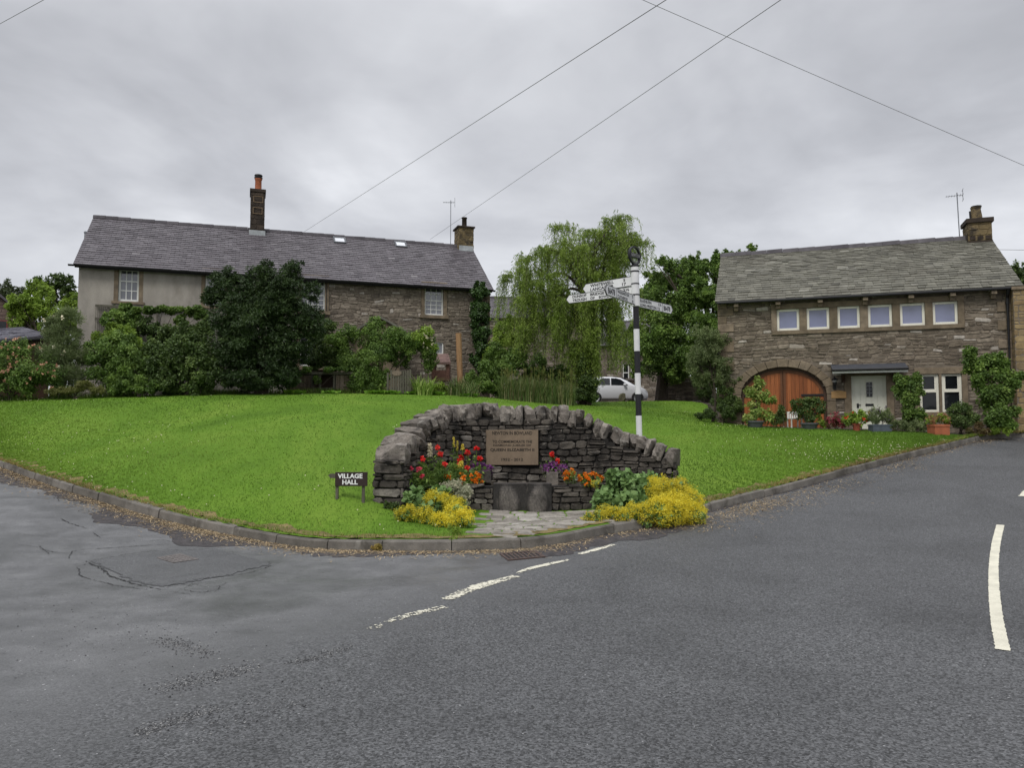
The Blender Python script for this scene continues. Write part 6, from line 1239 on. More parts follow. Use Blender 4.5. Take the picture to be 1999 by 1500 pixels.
bush('yellow_green_shrub', 'yellow-green shrub with bright tips rising beside the trellis upright', 'bush', [(220, 650, 24, 26.6), (245, 660, 24, 26.5), (215, 675, 22, 26.5), (275, 680, 24, 26.4), (190, 655, 14, 26.6)], L_bright, 7000, (.10, .05), GS, seed=5)
bush('broad_leaved_shrub', 'broad leaved dark green shrub close to the spreading yew', 'bush', [(340, 700, 42, 25.8), (380, 720, 42, 25.7), (310, 725, 36, 25.5), (360, 665, 34, 26), (395, 680, 34, 25.9), (330, 745, 34, 25.4), (390, 745, 32, 25.5), (300, 690, 26, 25.9), (420, 738, 26, 25.6), (418, 712, 20, 25.8)], L_dark, 18000, (.12, .07), GS, seed=6)
bush('low_heather_shrub', 'low dull olive shrub with brownish tips at the lawn edge', 'bush', [(165, 755, 24, 24.6, .7), (135, 760, 20, 24.5, .6), (190, 762, 17, 24.7, .6), (105, 765, 17, 24.4, .6)], L_olive, 6500, (.06, .025), GS, seed=7, up=.3)
bush('arching_shrub', 'mid green arching shrub between the low olive shrub and the dark broad leaved one', 'bush', [(270, 750, 24, 25.0, .8), (300, 757, 18, 25.0, .8), (245, 752, 18, 24.9, .8)], L_mid, 5000, (.09, .04), GS, seed=8)
bush('wall_creeper', 'bright green creeper draped along the timber trellis on the rendered wall', 'climber', [(235, 620, 24, 27.9, .9), (265, 612, 20, 28, .6), (295, 603, 19, 28.1, .45), (318, 604, 17, 28.2, .4), (340, 606, 17, 28.4, .45), (362, 607, 17, 28.5, .5), (390, 612, 20, 28.6, .7), (225, 645, 20, 27.8), (255, 640, 20, 27.8), (205, 625, 14, 27.8), (355, 625, 13, 28.4), (245, 600, 12, 28)], L_mid, 12000, (.11, .08), seed=9, stem=.02)
bush('trailing_vine', 'dark trailing vine hanging below the trellis beside the yew', 'climber', [(290, 640, 22, 27.9), (320, 650, 24, 27.9), (355, 650, 24, 27.9), (390, 655, 26, 27.8), (300, 670, 22, 27.6), (400, 635, 20, 28.2)], L_dark, 9000, (.11, .07), seed=10, stem=.02)
# long grass and weeds along the garden edge
rng = np.random.default_rng(51); f = MB(); u = rng.random(9000); xp = -60 + 940 * u; Yp = np.interp(xp, [-60, 150, 500, 900], [24.4, 25.0, 26.6, 28.3]) + rng.uniform(-.25, .45, 9000); xw = (xp - 999.5) / F * Yp; C = np.stack([xw, Yp, Hz(xw, Yp) - .02], -1); k = (.5 + .5 * np.sin(xp * .045 + 1) * np.sin(xp * .017)) > rng.random(9000) * .8; blades(f, rng, C[k], .26, .016, .6, 3); stuff(f.build('grass', leafm('edge_grass', [(.05, .11, .015), (.07, .15, .02), (.10, .19, .03), (.15, .15, .06)])), 'longer unmown grass along the edge of the cottage garden', 'grass')
f = MB(); xp = 560 + 400 * rng.random(1500); Yp = np.interp(xp, [560, 960], [26.9, 28.9]) - rng.random(1500) * .9; k = np.sin(xp * .07) + np.sin(xp * .023 + 2) + rng.normal(0, .5, 1500) > .3; xw = (xp - 999.5) / F * Yp; C = np.stack([xw, Yp, Hz(xw, Yp) + .03], -1)[k]; m_ = len(C); leafcloud(f, np.repeat(C, 4, 0), np.tile([[0, 0, 1.]], (m_ * 4, 1)), .16, .10, rng.random(m_ * 4), rng, 0, .5); stuff(f.build('weeds', M_weed), 'bright broad leaved weeds at the back edge of the lawn', 'weeds')
# arch hedge round the porch, white flowered at its far end
bush('arched_hedge', 'clipped leafy hedge arching over the garden gate and hiding the cottage porch', 'hedge', [(680, 665, 30, 28.2), (720, 660, 32, 28.3), (760, 668, 32, 28.3), (800, 672, 28, 28.4), (690, 700, 36, 28), (735, 705, 40, 27.9), (720, 740, 34, 27.8), (700, 745, 26, 27.7), (745, 745, 22, 27.8), (825, 668, 24, 28.5), (838, 690, 20, 28.5), (735, 640, 22, 28.5), (655, 670, 22, 28.2), (775, 700, 24, 28.6), (835, 715, 14, 28.6)], L_mid, 30000, (.085, .055), seed=11, sub=6, flowers=[])
B_ = px_blobs([(828, 660, 20, 28.3), (838, 672, 14, 28.3), (815, 664, 12, 28.3)]); t = plant_root('climbing_rose', 'white flowered climber tumbling over the end of the arched hedge', 'climber', B_); B_[:, :3] -= np.array(t.location); f = MB(); rng = np.random.default_rng(52); blob_leaves(f, rng, B_, 2500, .09, .05); f.build('foliage', L_bright, t); f = MB()
for _ in range(38): b = B_[rng.integers(0, 3)]; flower_head(f, rng, b[:3] + unit(rng.normal(0, 1, 3) + [0, -1, .3]) * b[3:6] * .9, .05, 9)
f.build('blossoms', P_white, t); f = MB(); f.tube([(0, 0, -.1), (-.1, .1, 1.2), tuple(B_[0, :3])], .02, 6); f.build('stem', M_bark, t)
bush('cottage_shrub', 'dark shrub filling the gap between the yew and the arched hedge', 'bush', [(635, 690, 34, 28.4), (650, 712, 18, 28.3), (625, 660, 24, 28.8), (615, 705, 18, 28.2), (640, 640, 20, 28.9), (660, 690, 24, 28.5)], L_dark, 11000, (.09, .05), GS, seed=12)
bush('hutch_creeper', 'ragged creeper sprawling over the roof of the timber hutch', 'climber', [(600, 722, 12, 27.4, .5), (640, 721, 14, 27.4, .4), (572, 730, 8, 27.3, .8), (670, 721, 12, 27.4, .4), (618, 742, 8, 27.4), (556, 745, 10, 27.2)], L_mid, 3600, (.08, .05), seed=13, stem=.012)
def blade_plant(name, label, cat, px, py, wpx, Y, h, n, m, wd, lean, group=None, dep=.4, extra=None, seed=0):
    rng = np.random.default_rng(seed + 70); p = at(px, py, Y); z = float(Hz(p[0], Y)); t = thing(name, label, cat, (p[0], Y, z), 0, group); w_ = wpx / F * Y / 2; a = rng.random(n) * 6.28; r = np.sqrt(rng.random(n)); C = np.stack([np.cos(a) * r * w_, np.sin(a) * r * dep, np.full(n, -.03)], -1); C[:, 2] += Hz(C[:, 0] + p[0], C[:, 1] + Y) - z; f = MB(); blades(f, rng, C, h, wd, lean); f.build('foliage', m, t)
    if extra: extra(t, rng, w_, h)
    return t
blade_plant('daylily_clump', 'pale arching strap leaved clump beside the picket gate', 'plant', 826, 772, 40, 27.5, .85, 240, L_day, .035, .9, seed=1)
blade_plant('dark_iris_clump', 'dark strap leaved clump below the tall timber post', 'plant', 905, 775, 60, 28.3, .8, 420, L_reed, .03, .7, dep=.6, seed=2)
def seedheads(t, rng, w_, h):
    f = MB(); n = 60
    for _ in range(n): x, y = rng.uniform(-w_, w_), rng.uniform(-.4, .4); hh = h * rng.uniform(1.0, 1.35); f.tube([(x, y, 0), (x + rng.normal(0, .05), y, hh)], .006, 4); f.tube([(x, y, hh * .9), (x, y, hh)], .012, 4)
    f.build('flower_stalks', L_olive, t)
blade_plant('reed_clump', 'wide clump of upright reeds with dead stalks under the willow', 'plant', 1048, 790, 150, 28.6, 1.0, 2600, L_reed, .026, .42, dep=.5, extra=seedheads, seed=3)
bush('low_leafy_plant', 'low light green leafy plant in front of the brick barbecue', 'bush', [(860, 760, 16, 28.4, .8), (840, 766, 12, 28.2, .7), (880, 768, 12, 28.4, .7)], L_bright, 3000, (.11, .06), seed=14, stem=0)
bush('bushy_shrub', 'mid green shrub between the cottage corner and the reeds', 'bush', [(955, 720, 26, 29.5), (985, 725, 30, 29.6), (1010, 705, 28, 29.8), (940, 750, 24, 29.2), (975, 755, 22, 29.3), (1045, 712, 26, 30), (920, 735, 16, 29.2), (965, 690, 22, 30)], L_mid, 14000, (.10, .06), GS, seed=15)
bush('dark_shrub', 'very dark shrub in the shade beneath the willow branches', 'bush', [(1060, 745, 22, 30.2), (1090, 735, 26, 30.3), (1030, 740, 22, 30.1), (1010, 755, 16, 30)], L_dark, 7000, (.10, .06), GS, seed=16)
bush('ivy', 'column of dark ivy climbing the corner of the cottage by its downpipe', 'climber', [(938, 560, 14, 32.6), (942, 590, 18, 32.6), (936, 620, 20, 32.5), (943, 650, 18, 32.5), (938, 680, 18, 32.4), (930, 700, 16, 32.3), (950, 625, 10, 32.6), (948, 570, 9, 32.7), (940, 715, 18, 32.2), (926, 600, 12, 32.5), (930, 655, 14, 32.4), (927, 570, 10, 32.5), (921, 635, 9, 32.4), (952, 690, 10, 32.4), (950, 600, 10, 32.6), (940, 665, 16, 32.4), (941, 605, 15, 32.5), (939, 575, 14, 32.5)], L_ivy, 14000, (.10, .085), seed=17, stem=.03, droop=.6)
bush('lilac_shrub', 'light green shrub growing against the ivy on the cottage corner', 'bush', [(985, 650, 26, 31.5), (975, 680, 26, 31.3), (1000, 630, 20, 31.8), (1010, 665, 22, 31.5), (960, 700, 20, 31)], L_bright, 9000, (.10, .05), GS, seed=18)

# ------------------------------------------------------------------ weeping willow
rng = np.random.default_rng(61); p = at(1140, 785, 30.2); zb = float(Hz(p[0], 30.2)); wt = thing('willow_tree', 'tall weeping willow with long hanging pale green branches behind the signpost', 'tree', (p[0], 30.2, zb)); o = np.array(wt.location)
f = MB(); u = np.linspace(0, 1, 8); tr_p = np.stack([.15 * np.sin(u * 3), .1 * np.sin(u * 4), u * 4.6 - .2], -1); f.tube(tr_p, .26 * (1.15 - .7 * u), 12); anchors = []
SIL = [(1012, 555, .8), (1040, 510, 1), (1070, 485, 1.2), (1100, 475, 1.2), (1130, 470, 1.2), (1160, 465, 1.2), (1190, 445, 1.0), (1205, 440, .6), (1195, 470, 1.2), (1215, 480, .8), (1238, 478, .25), (1150, 500, 1.5), (1110, 510, 1.5), (1180, 500, 1.3), (1060, 540, 1.2), (1090, 560, 1.4), (1040, 580, 1.0), (1200, 530, 1.0), (1150, 560, 1.6), (1120, 600, 1.6), (1180, 580, 1.5), (1070, 610, 1.2), (1195, 600, .9), (1160, 640, 1.5), (1110, 660, 1.3), (1190, 650, 1.0), (1140, 690, 1.2), (1040, 640, 1.0), (1200, 560, .8), (1165, 690, .8)]
allL = MB(); ns = 0
for (px, py, dp) in SIL:
    c = at(px, py, 30.2) - o; v = np.linspace(0, 1, 7)[:, None]; s0 = tr_p[rng.integers(4, 8)]; e = c + np.array([0, rng.normal(0, .4), -.1]); Q = s0 + (e - s0) * v; Q[:, 2] += np.sin(v.ravel() * math.pi) * .5; f.tube(Q, .07 * (1 - .85 * v.ravel()) + .006, 6)
    K = int(50 + 28 * dp); subs = [c + rng.normal(0, 1, 3) * np.array([.34, .5 * dp, .24]) for _ in range(5)]; sr = rng.random(5)
    for _ in range(K):
        ks = rng.integers(0, 5); a = subs[ks] + rng.normal(0, 1, 3) * np.array([.11, .16, .08]); Ls = rng.uniform(.5, 1.7) * (1.2 if py > 520 else .9); out_ = np.array([(-.30 * rng.random() if a[0] < .6 else .0) + .28 * np.tanh((a - c)[0] * 3) + rng.normal(0, .17), rng.normal(0, .2), 0]); m_ = int(Ls / .045); q = np.linspace(0, 1, m_); P = a + out_ * (np.sqrt(q) * Ls * .6)[:, None]; P[:, 2] += -Ls * q ** 1.5 + .2 * np.sin(np.minimum(q * 4.5, math.pi)); P[:, 0] += .05 * np.sin(q * 5 + rng.random() * 6); pxa = 999.5 + F * (a[0] + o[0]) / 30.2 + rng.normal(0, 8); zmin = float(np.interp(pxa, [1000, 1040, 1085, 1110, 1160, 1172, 1215, 1245], [690, 700, 700, 768, 765, 728, 722, 640])); k = P[:, 2] > float(at(1100, zmin, 30.2)[2] - o[2]) - .1 * rng.random(); P = P[k]
        if len(P) < 4: continue
        if ns % 2 == 0: f.tube(P[::4], .005, 3, caps=False)
        ns += 1; n_ = len(P); P2 = np.repeat(P, 2, 0) + rng.normal(0, .025, (2 * n_, 3)); sd = unit(rng.normal(0, 1, (2 * n_, 3)) * [1, 1, .2]); ax = unit(sd * .75 + np.array([0, 0, -.75])); sdv = unit(np.cross(ax, rng.normal(0, 1, (2 * n_, 3)))); Lf, Wf = .125 * rng.uniform(.7, 1.2, (2 * n_, 1)), .024
        V = np.stack([P2, P2 + ax * Lf * .5 + sdv * Wf * .5, P2 + ax * Lf, P2 + ax * Lf * .5 - sdv * Wf * .5], 1).reshape(-1, 3); allL.add(V, np.arange(8 * n_).reshape(-1, 4), np.clip(sr[ks] * .4 + rng.random() * .25 + rng.random(2 * n_) * .35, 0, 1))
f.build('trunk', M_bark, wt); allL.build('crown', L_willow, wt)
bush('trunk_ivy', 'dark ivy and suckers crowding the foot of the willow trunk', 'climber', [(1140, 720, 20, 29.9, 1.3), (1148, 755, 22, 29.8, 1.2), (1135, 772, 20, 29.7, .8), (1158, 775, 14, 29.7, .8)], L_dark, 7000, (.10, .07), seed=19)

# ------------------------------------------------------------------ trees behind
GT = 'trees behind the houses'
def wb(L): return px_blobs(L)
def bp(px, py, Y): p = at(px, py, Y); return (p[0], Y, float(Hz(np.clip(p[0], -50, 50), min(Y, 58))))
tree('garden_tree', 'large dark leafy tree behind the signpost post', bp(1290, 780, 39), 8, wb([(1290, 640, 62, 38.5), (1330, 600, 62, 39), (1290, 560, 36, 39.5), (1260, 700, 40, 37.5), (1340, 690, 56, 38), (1275, 600, 40, 39), (1330, 540, 38, 40), (1310, 730, 40, 38.5, .7)]), L_mid, 42000, (.16, .09), .3, GT, 1)
tree('twiggy_tree', 'taller looser tree with shoots against the sky beside the barn roof', bp(1385, 780, 38), 9, wb([(1380, 570, 48, 37.5), (1355, 530, 30, 38), (1400, 530, 36, 38), (1420, 512, 16, 38), (1385, 640, 46, 36.5), (1345, 512, 12, 38), (1440, 500, 11, 38), (1468, 487, 9, 38), (1310, 522, 14, 38.5), (1290, 512, 10, 38.5)]), L_mid, 26000, (.16, .08), .22, GT, 2, clumps=18, cr=(.15, .3))
tree('evergreen_tree', 'dense dark evergreen low behind the dry stone wall', bp(1330, 780, 44), 6, wb([(1330, 700, 50, 44), (1380, 700, 50, 43), (1280, 715, 34, 44.5), (1225, 690, 34, 54.5), (1425, 690, 40, 42)]), L_dark, 16000, (.18, .1), .3, GT, 3)
tree('bay_tree', 'small slender grey-green tree standing on the lawn edge by the barn', bp(1390, 818, 25.6), 3, wb([(1385, 690, 36, 25.5), (1395, 720, 38, 25.5), (1375, 660, 22, 25.5), (1400, 665, 22, 25.5), (1365, 720, 24, 25.4), (1415, 735, 24, 25.5), (1355, 700, 16, 25.4)]), L_grey, 15000, (.14, .028), .05, None, 4, trunk_top=1.9, up=.3, out=.8)
bush('corner_shrub', 'dark bushy shrub tucked against the corner of the barn house', 'bush', [(1420, 770, 22, 25.3), (1432, 790, 22, 25.2), (1415, 805, 20, 25.0), (1385, 808, 16, 25.2, .7), (1365, 812, 10, 25.3, .7), (1440, 745, 14, 25.4)], L_dark, 8000, (.08, .045), seed=20)
tree('orchard_tree', 'yellow-green tree behind the slate shed and gabled house', bp(85, 700, 36), 5, wb([(60, 600, 32, 36), (95, 610, 32, 36), (45, 625, 26, 36), (110, 630, 26, 36), (75, 570, 22, 36.5), (140, 600, 24, 37), (30, 605, 20, 36), (142, 640, 24, 36), (100, 660, 26, 36)]), L_bright, 15000, (.15, .08), .16, GT, 5)
tree('sparse_tree', 'thin open tree with sky showing through beside the cottage gable', bp(110, 700, 39), 7, wb([(100, 570, 24, 39), (125, 555, 20, 39), (85, 560, 16, 39), (130, 575, 18, 39), (72, 550, 8, 39), (110, 545, 11, 39), (140, 590, 16, 39)]), L_dark, 5000, (.16, .08), .12, GT, 6, clumps=16, cr=(.12, .25))
for i, (px, py, r, Y, lb) in enumerate(((10, 585, 32, 70, 'dark bushy tree furthest behind the gabled house'), (40, 592, 26, 66, 'dark pointed tree beside the gable roof of the gabled house'), (-40, 590, 34, 72, 'dark tree partly cut off by the edge of the view'))):
    tree('distant_tree', lb, bp(px, 680, Y), 9, wb([(px, py, r, Y), (px + r * .5, py + r * .6, r * .8, Y), (px - r * .5, py + r * .7, r * .8, Y), (px + 2, py - r * .5, r * .5, Y), (px, py + r * 1.6, r, Y)]), L_far, 5000, (.28, .15), .25, GT, 10 + i)
for i, (px, py, r, Y, lb) in enumerate(((1975, 545, 30, 42, 'dark tree rising behind the chimney end of the barn house'), (2020, 540, 30, 44, 'dark tree behind the roof of the golden stone house'))):
    tree('distant_tree', lb, bp(px, 680, Y), 9, wb([(px, py, r, Y), (px + r * .5, py + r * .6, r * .8, Y), (px - r * .2, py + r * .8, r * .9, Y), (px + 2, py - r * .5, r * .5, Y), (px, py + r * 1.6, r, Y)]), L_dark, 6000, (.18, .1), .25, GT, 20 + i)

# ------------------------------------------------------------------ flowers in the memorial planter
GF = 'flowers planted at the memorial wall'
def loc_at(px, py, Y): return at(px, py, Y)
def flower_plant(name, label, heads, Y, fm, hr, fol=None, fn=60, base=None, leaf=(.09, .016), stem_m=None, headn=16, group=GF, seed=0, bname='bloom', w=.10, zb=None):
    """heads: list of (px, py); each bloom is a part on its own stem"""
    rng = np.random.default_rng(seed + 300); P = np.array([at(x, y, Y + rng.normal(0, .03)) for x, y in heads]); z0 = PTOP - .06 if zb is None else zb; o = np.array([P[:, 0].mean(), Y, z0]); t = thing(name, label, 'flower', o, 0, group); f = MB()
    for p in P:
        q = p - o; u = np.linspace(0, 1, 5)[:, None]; b = np.array([q[0] * .5 + rng.normal(0, .02), q[1] * .5 + .02, 0]); S = b + (q - b) * u; S[:, 0] += .02 * np.sin(u.ravel() * 3); f.tube(S, .006, 4)
        n = int(fn / len(P)) + 8; k = rng.random(n) ** .8 * .85; Q = b + (q - b) * k[:, None]; leafcloud(f, Q, unit(rng.normal(0, 1, (n, 3)) * [1, 1, .2]), leaf[0], leaf[1], rng.random(n), rng, -.2, .9)
    n = fn; Q = np.stack([rng.normal(0, w, n), rng.normal(0, w * .6, n), rng.random(n) * max(.1, np.median(P[:, 2] - z0) * .6)], -1); leafcloud(f, Q, unit(rng.normal(0, 1, (n, 3)) * [1, 1, .3]), leaf[0] * 1.1, leaf[1] * 1.2, rng.random(n), rng, -.3, .7); f.build('foliage', fol or L_mid, t)
    for p in P: f = MB(); flower_head(f, rng, p - o, hr, 26); flower_head(f, rng, p - o + np.array([0, -.01, .01]), hr * .7, 20); f.build(bname, fm, t)
    return t
def spike(name, label, px, y0, y1, Y, fm, r, seed=0, group=GF):
    rng = np.random.default_rng(seed + 400); a = at(px, y0, Y); b = at(px, y1, Y); o = np.array([b[0], Y, PTOP - .06]); t = thing(name, label, 'flower', o, 0, group); f = MB(); f.tube([(0, 0, 0), tuple(b - o), tuple(a - o)], .006, 5); n = 46; k = rng.random(n) * (b - o)[2]; leafcloud(f, np.stack([k * 0, k * 0, k], -1), unit(rng.normal(0, 1, (n, 3)) * [1, 1, .2]), .08, .018, rng.random(n), rng, -.2, .9); f.build('foliage', L_mid, t); f = MB(); m = max(5, int((y1 - y0) / 2.2))
    for i in range(m):
        for j in range(4): an = j * 1.57 + i * .8; c = (b + (a - b) * i / (m - 1) - o) + np.array([math.cos(an), math.sin(an), 0]) * r * (1.05 - .7 * i / m); flower_head(f, rng, c, r * .95, 8)
    f.build('florets', fm, t); return t
spike('snapdragon', 'single tall white snapdragon spike among the red flowers', 839, 868, 890, 13.3, P_white, .03, 1)
spike('snapdragon', 'tallest of the pale yellow snapdragons, close to the wall', 886, 855, 872, 13.6, P_lemon, .017, 2)
spike('snapdragon', 'short yellow snapdragon just in front of the tallest one', 893, 862, 880, 13.6, P_lemon, .013, 3)
spike('snapdragon', 'yellow snapdragon leaning towards the plaque', 903, 869, 878, 13.55, P_lemon, .022, 4)
spike('snapdragon', 'low bright yellow snapdragon in front of the others', 891, 909, 917, 13.2, P_lemon, .030, 5)
spike('snapdragon', 'low bright yellow snapdragon next to the red blooms by the purple flowers', 900, 903, 913, 13.2, P_lemon, .030, 6)
flower_plant('red_flower', 'red flower plant with two blooms, one above the other, next to the white snapdragon', [(854, 875), (859, 887)], 13.2, P_red, .055, seed=1)
flower_plant('red_flower', 'single red bloom on the white snapdragon side nearest the wall end', [(824, 896)], 12.85, P_red, .055, seed=2)
flower_plant('red_flower', 'single red bloom in the middle of the bed, lower than the white snapdragon', [(868, 907)], 12.9, P_red, .055, seed=3)
flower_plant('geranium', 'red geranium with several blooms beside the plaque and over the purple flowers', [(930, 877), (913, 884), (936, 896), (900, 894), (911, 915), (897, 901)], 13.55, P_red, .058, seed=4, leaf=(.06, .05), w=.16, fn=110)
flower_plant('pink_flower', 'pink flower plant with four blooms near the dark slate slab', [(791, 921), (803, 917), (818, 917), (824, 931)], 12.62, P_pink, .05, seed=5, fn=120, w=.16)
flower_plant('geranium', 'red geranium with two blooms in the stone pot on the far side of the plaque', [(1077, 888), (1088, 902)], 13.75, P_red, .065, seed=6, leaf=(.06, .05), zb=PTOP + .2, fn=50)
bush('flower_foliage', 'mass of narrow green leaves filling the flower bed beneath the red and white blooms', 'plant', [(835, 930, 26, 13.0), (865, 925, 24, 13.1), (885, 925, 18, 13.2), (850, 945, 22, 12.85), (825, 948, 16, 12.75), (800, 938, 14, 12.75)], L_mid, 3600, (.075, .018), seed=31, stem=0, droop=-.3, out=.8)
def clump(name, label, L, fm, fr, cnt, lm, n, leaf, seed, z=None, fname='bloom', nh=22, each=True, group=GF):
    rng = np.random.default_rng(seed + 600); B = px_blobs(L); t = plant_root(name, label, 'flower', B, group, PTOP - .06 if z is None else z); B[:, :3] -= np.array(t.location); f = MB(); blob_leaves(f, rng, B, n, *leaf, droop=0); f.build('foliage', lm, t); F_ = MB()
    for _ in range(cnt):
        b = B[rng.integers(0, len(B))]; p = b[:3] + unit(rng.normal(0, 1, 3) + [0, -.8, .9]) * b[3:6] * rng.uniform(.75, 1.05)
        if each: f = MB(); flower_head(f, rng, p, fr * rng.uniform(.8, 1.15), nh, .8); f.build(fname, fm, t)
        else: flower_head(F_, rng, p, fr * rng.uniform(.7, 1.2), nh)
    if not each: F_.build(fname, fm, t)
    return t
clump('marigold', 'orange marigolds in the planter on the trough side with the snapdragons', [(885, 936, 10, 12.98), (903, 938, 13, 12.95), (922, 934, 12, 13.05), (934, 936, 9, 13.05), (872, 934, 8, 12.95)], P_orange, .042, 22, L_mid, 500, (.05, .02), 1)
clump('marigold', 'orange marigolds in the planter between the stone pot and the big yellow mound', [(1105, 932, 10, 13.15), (1122, 930, 13, 13.2), (1140, 933, 13, 13.2), (1158, 936, 13, 13.25), (1170, 938, 8, 13.3), (1145, 942, 9, 13.1)], P_orange, .045, 34, L_mid, 700, (.05, .02), 2)
clump('lobelia', 'purple trailing flowers on the ledge by the snapdragons', [(925, 915, 13, 13.7), (940, 917, 13, 13.7), (955, 919, 10, 13.75), (935, 911, 7, 13.75)], P_purple, .028, 130, L_grey, 350, (.04, .015), 3, each=False, fname='blossoms', nh=8)
clump('lobelia', 'purple trailing flowers spilling from the stone pot', [(1065, 919, 12, 13.7), (1082, 916, 14, 13.7), (1098, 918, 11, 13.7), (1075, 911, 8, 13.75)], P_purple, .028, 130, L_grey, 350, (.04, .015), 4, each=False, fname='blossoms', nh=8, z=PTOP + .2)
# stone pot and blocks carrying them
for nm, lb, x0, x1, y0, y1, Y_ in (('stone_pot', 'square pale stone pot under the purple flowers on the plaque side of the marigolds', 1067, 1089, 922, 948, 13.55), ('stone_block', 'dark stone block carrying the purple flowers by the snapdragons', 933, 958, 921, 948, 13.6)):
    a = at(x0, y1, Y_); b = at(x1, y0, Y_); c = (a + b) / 2; f = MB(); w_ = (b[0] - a[0]) / 2; h = b[2] - PTOP + .06
    if nm == 'stone_pot':
        for (p0, p1, q0, q1) in ((-w_, w_, -w_, -w_ + .03), (-w_, w_, w_ - .03, w_), (-w_, -w_ + .03, -w_ + .03, w_ - .03), (w_ - .03, w_, -w_ + .03, w_ - .03)): f.box(p0, p1, q0, q1, 0, h)
        f.box(-w_ + .03, w_ - .03, -w_ + .03, w_ - .03, 0, h - .03)
        o_ = f.build(nm, M_coping, bevel=.006)
    else: rock(f, np.random.default_rng(9), (0, 0, h / 2), (w_ * 2.1, w_ * 1.8, h * 1.05), np.eye(3), .3, 4, .03, .88); o_ = f.build(nm, M_memorial)
    o_.location = (c[0], Y_, PTOP - .06); tag(o_, lb, nm.split('_')[1])
# leaning slate
a = at(768, 975, 12.45); f = MB(); P = [at(768, 978, 12.45), at(775, 945, 12.6), at(800, 941, 12.65), at(818, 950, 12.65), at(815, 975, 12.5), at(795, 986, 12.4)]; z0 = np.array([P[0][0], 12.45, P[0][2]]); Q = [p - z0 for p in P]; Q2 = [q + np.array([.01, .045, .0]) for q in Q]; n = 6; f.addm(Q + Q2, [list(range(n))[::-1], list(range(n, 2 * n))] + [[i, (i + 1) % n, (i + 1) % n + n, i + n] for i in range(n)]); o_ = f.build('slate_slab', mat('dark_slate_slab', [(.04, .042, .046)], .7, 3, .2, .15, 20)); o_.location = z0; tag(o_, 'dark blank slate slab leaning against the end of the memorial wall', 'slate')
# lady's mantle mounds and the silver plant
def mound(name, label, green, yellow, ng, ny, seed):
    rng = np.random.default_rng(seed + 800); G = px_blobs(green); Yb = px_blobs(yellow); t = plant_root(name, label, 'plant', np.concatenate([G, Yb])); o = np.array(t.location); G[:, :3] -= o; Yb[:, :3] -= o; f = MB(); blob_leaves(f, rng, G, ng, .085, .085, droop=.1, out=.35, up=.2); blob_leaves(f, rng, Yb * [1, 1, 1, .85, .85, .85], int(ng * .5), .07, .07, out=.4); f.build('foliage', L_mantle, t)
    f = MB(); n = ny; w_ = Yb[:, 3] ** 2; i = rng.choice(len(Yb), n, p=w_ / w_.sum()); d_ = unit(rng.normal(0, 1, (n, 3)) + [0, -.5, .5]); wob = 1 + .12 * np.sin(d_[:, :1] * 7 + i[:, None]) * np.sin(d_[:, 2:] * 8 + 2 * i[:, None]); C = Yb[i, :3] + d_ * Yb[i, 3:6] * wob * rng.uniform(.78, 1.14, (n, 1)) + rng.normal(0, .015, (n, 3)); k = 9; cr = rng.normal(0, .016, (n, k, 3)); P = (C[:, None] + cr).reshape(-1, 3); Nn = unit(np.repeat(d_, k, 0) + rng.normal(0, .5, (n * k, 3))); leafcloud(f, P, Nn, .016, .014, np.repeat(rng.random(n), k) * .6 + rng.random(n * k) * .4, rng, 0, .6); f.build('blossoms', P_yellow, t); return t
mound('yellow_cushion_plant', 'smaller mound of yellow blossom on the grass beside the paving and slate slab', [(835, 985, 22, 12.0), (865, 975, 20, 12.2), (810, 985, 18, 12.1), (860, 1000, 24, 11.8), (885, 985, 16, 12.1), (815, 965, 10, 12.3)], [(845, 975, 15, 11.95), (868, 983, 17, 11.9), (800, 1003, 14, 11.6), (783, 1005, 11, 11.6), (830, 1005, 15, 11.55), (888, 1003, 20, 11.5), (905, 1012, 17, 11.3), (858, 1018, 15, 11.3), (882, 1022, 14, 11.2), (895, 985, 12, 11.8), (915, 1018, 9, 11.2)], 1900, 1700, 1)
mound('yellow_cushion_plant', 'large spreading mound of yellow blossom spilling over the kerb onto the road', [(1215, 955, 32, 12.9), (1250, 950, 32, 13.1), (1190, 980, 28, 12.6), (1280, 955, 28, 13.2), (1230, 980, 36, 12.5), (1180, 1000, 18, 12.3), (1210, 940, 16, 13.1), (1265, 938, 14, 13.3)], [(1290, 965, 30, 12.8), (1320, 972, 32, 12.8), (1340, 990, 32, 12.6), (1350, 1005, 24, 12.3), (1310, 1000, 34, 12.2), (1285, 1000, 28, 12.1), (1255, 1005, 20, 12.0), (1215, 1010, 17, 11.9), (1170, 1012, 14, 11.8), (1150, 1014, 12, 11.75), (1180, 1000, 13, 12.0), (1195, 1005, 13, 11.9), (1300, 1015, 14, 11.9), (1365, 1000, 14, 12.5), (1163, 945, 8, 13.0), (1275, 945, 12, 13.0), (1330, 950, 14, 13.1), (1235, 1000, 16, 12.1)], 3400, 4600, 2)
bush('silver_plant', 'silvery grey leaved cushion tumbling over the planter edge by the trough', 'plant', [(870, 955, 20, 12.7, .8), (895, 960, 22, 12.65), (905, 975, 18, 12.6), (885, 950, 18, 12.75, .7), (912, 962, 12, 12.7)], L_silver, 4200, (.05, .012), seed=32, stem=0, flowers=[('tiny_flowers', P_white, 90, .014, 0)])
bush('kerb_weed', 'small yellowish weed growing out of the kerb joint under the green', 'weed', [(736, 1069, 12, 10.33, .8)], leafm('kerb_weed_leaves', [(.08, .09, .02), (.13, .11, .03), (.2, .15, .05)]), 260, (.04, .014), seed=33, stem=0)
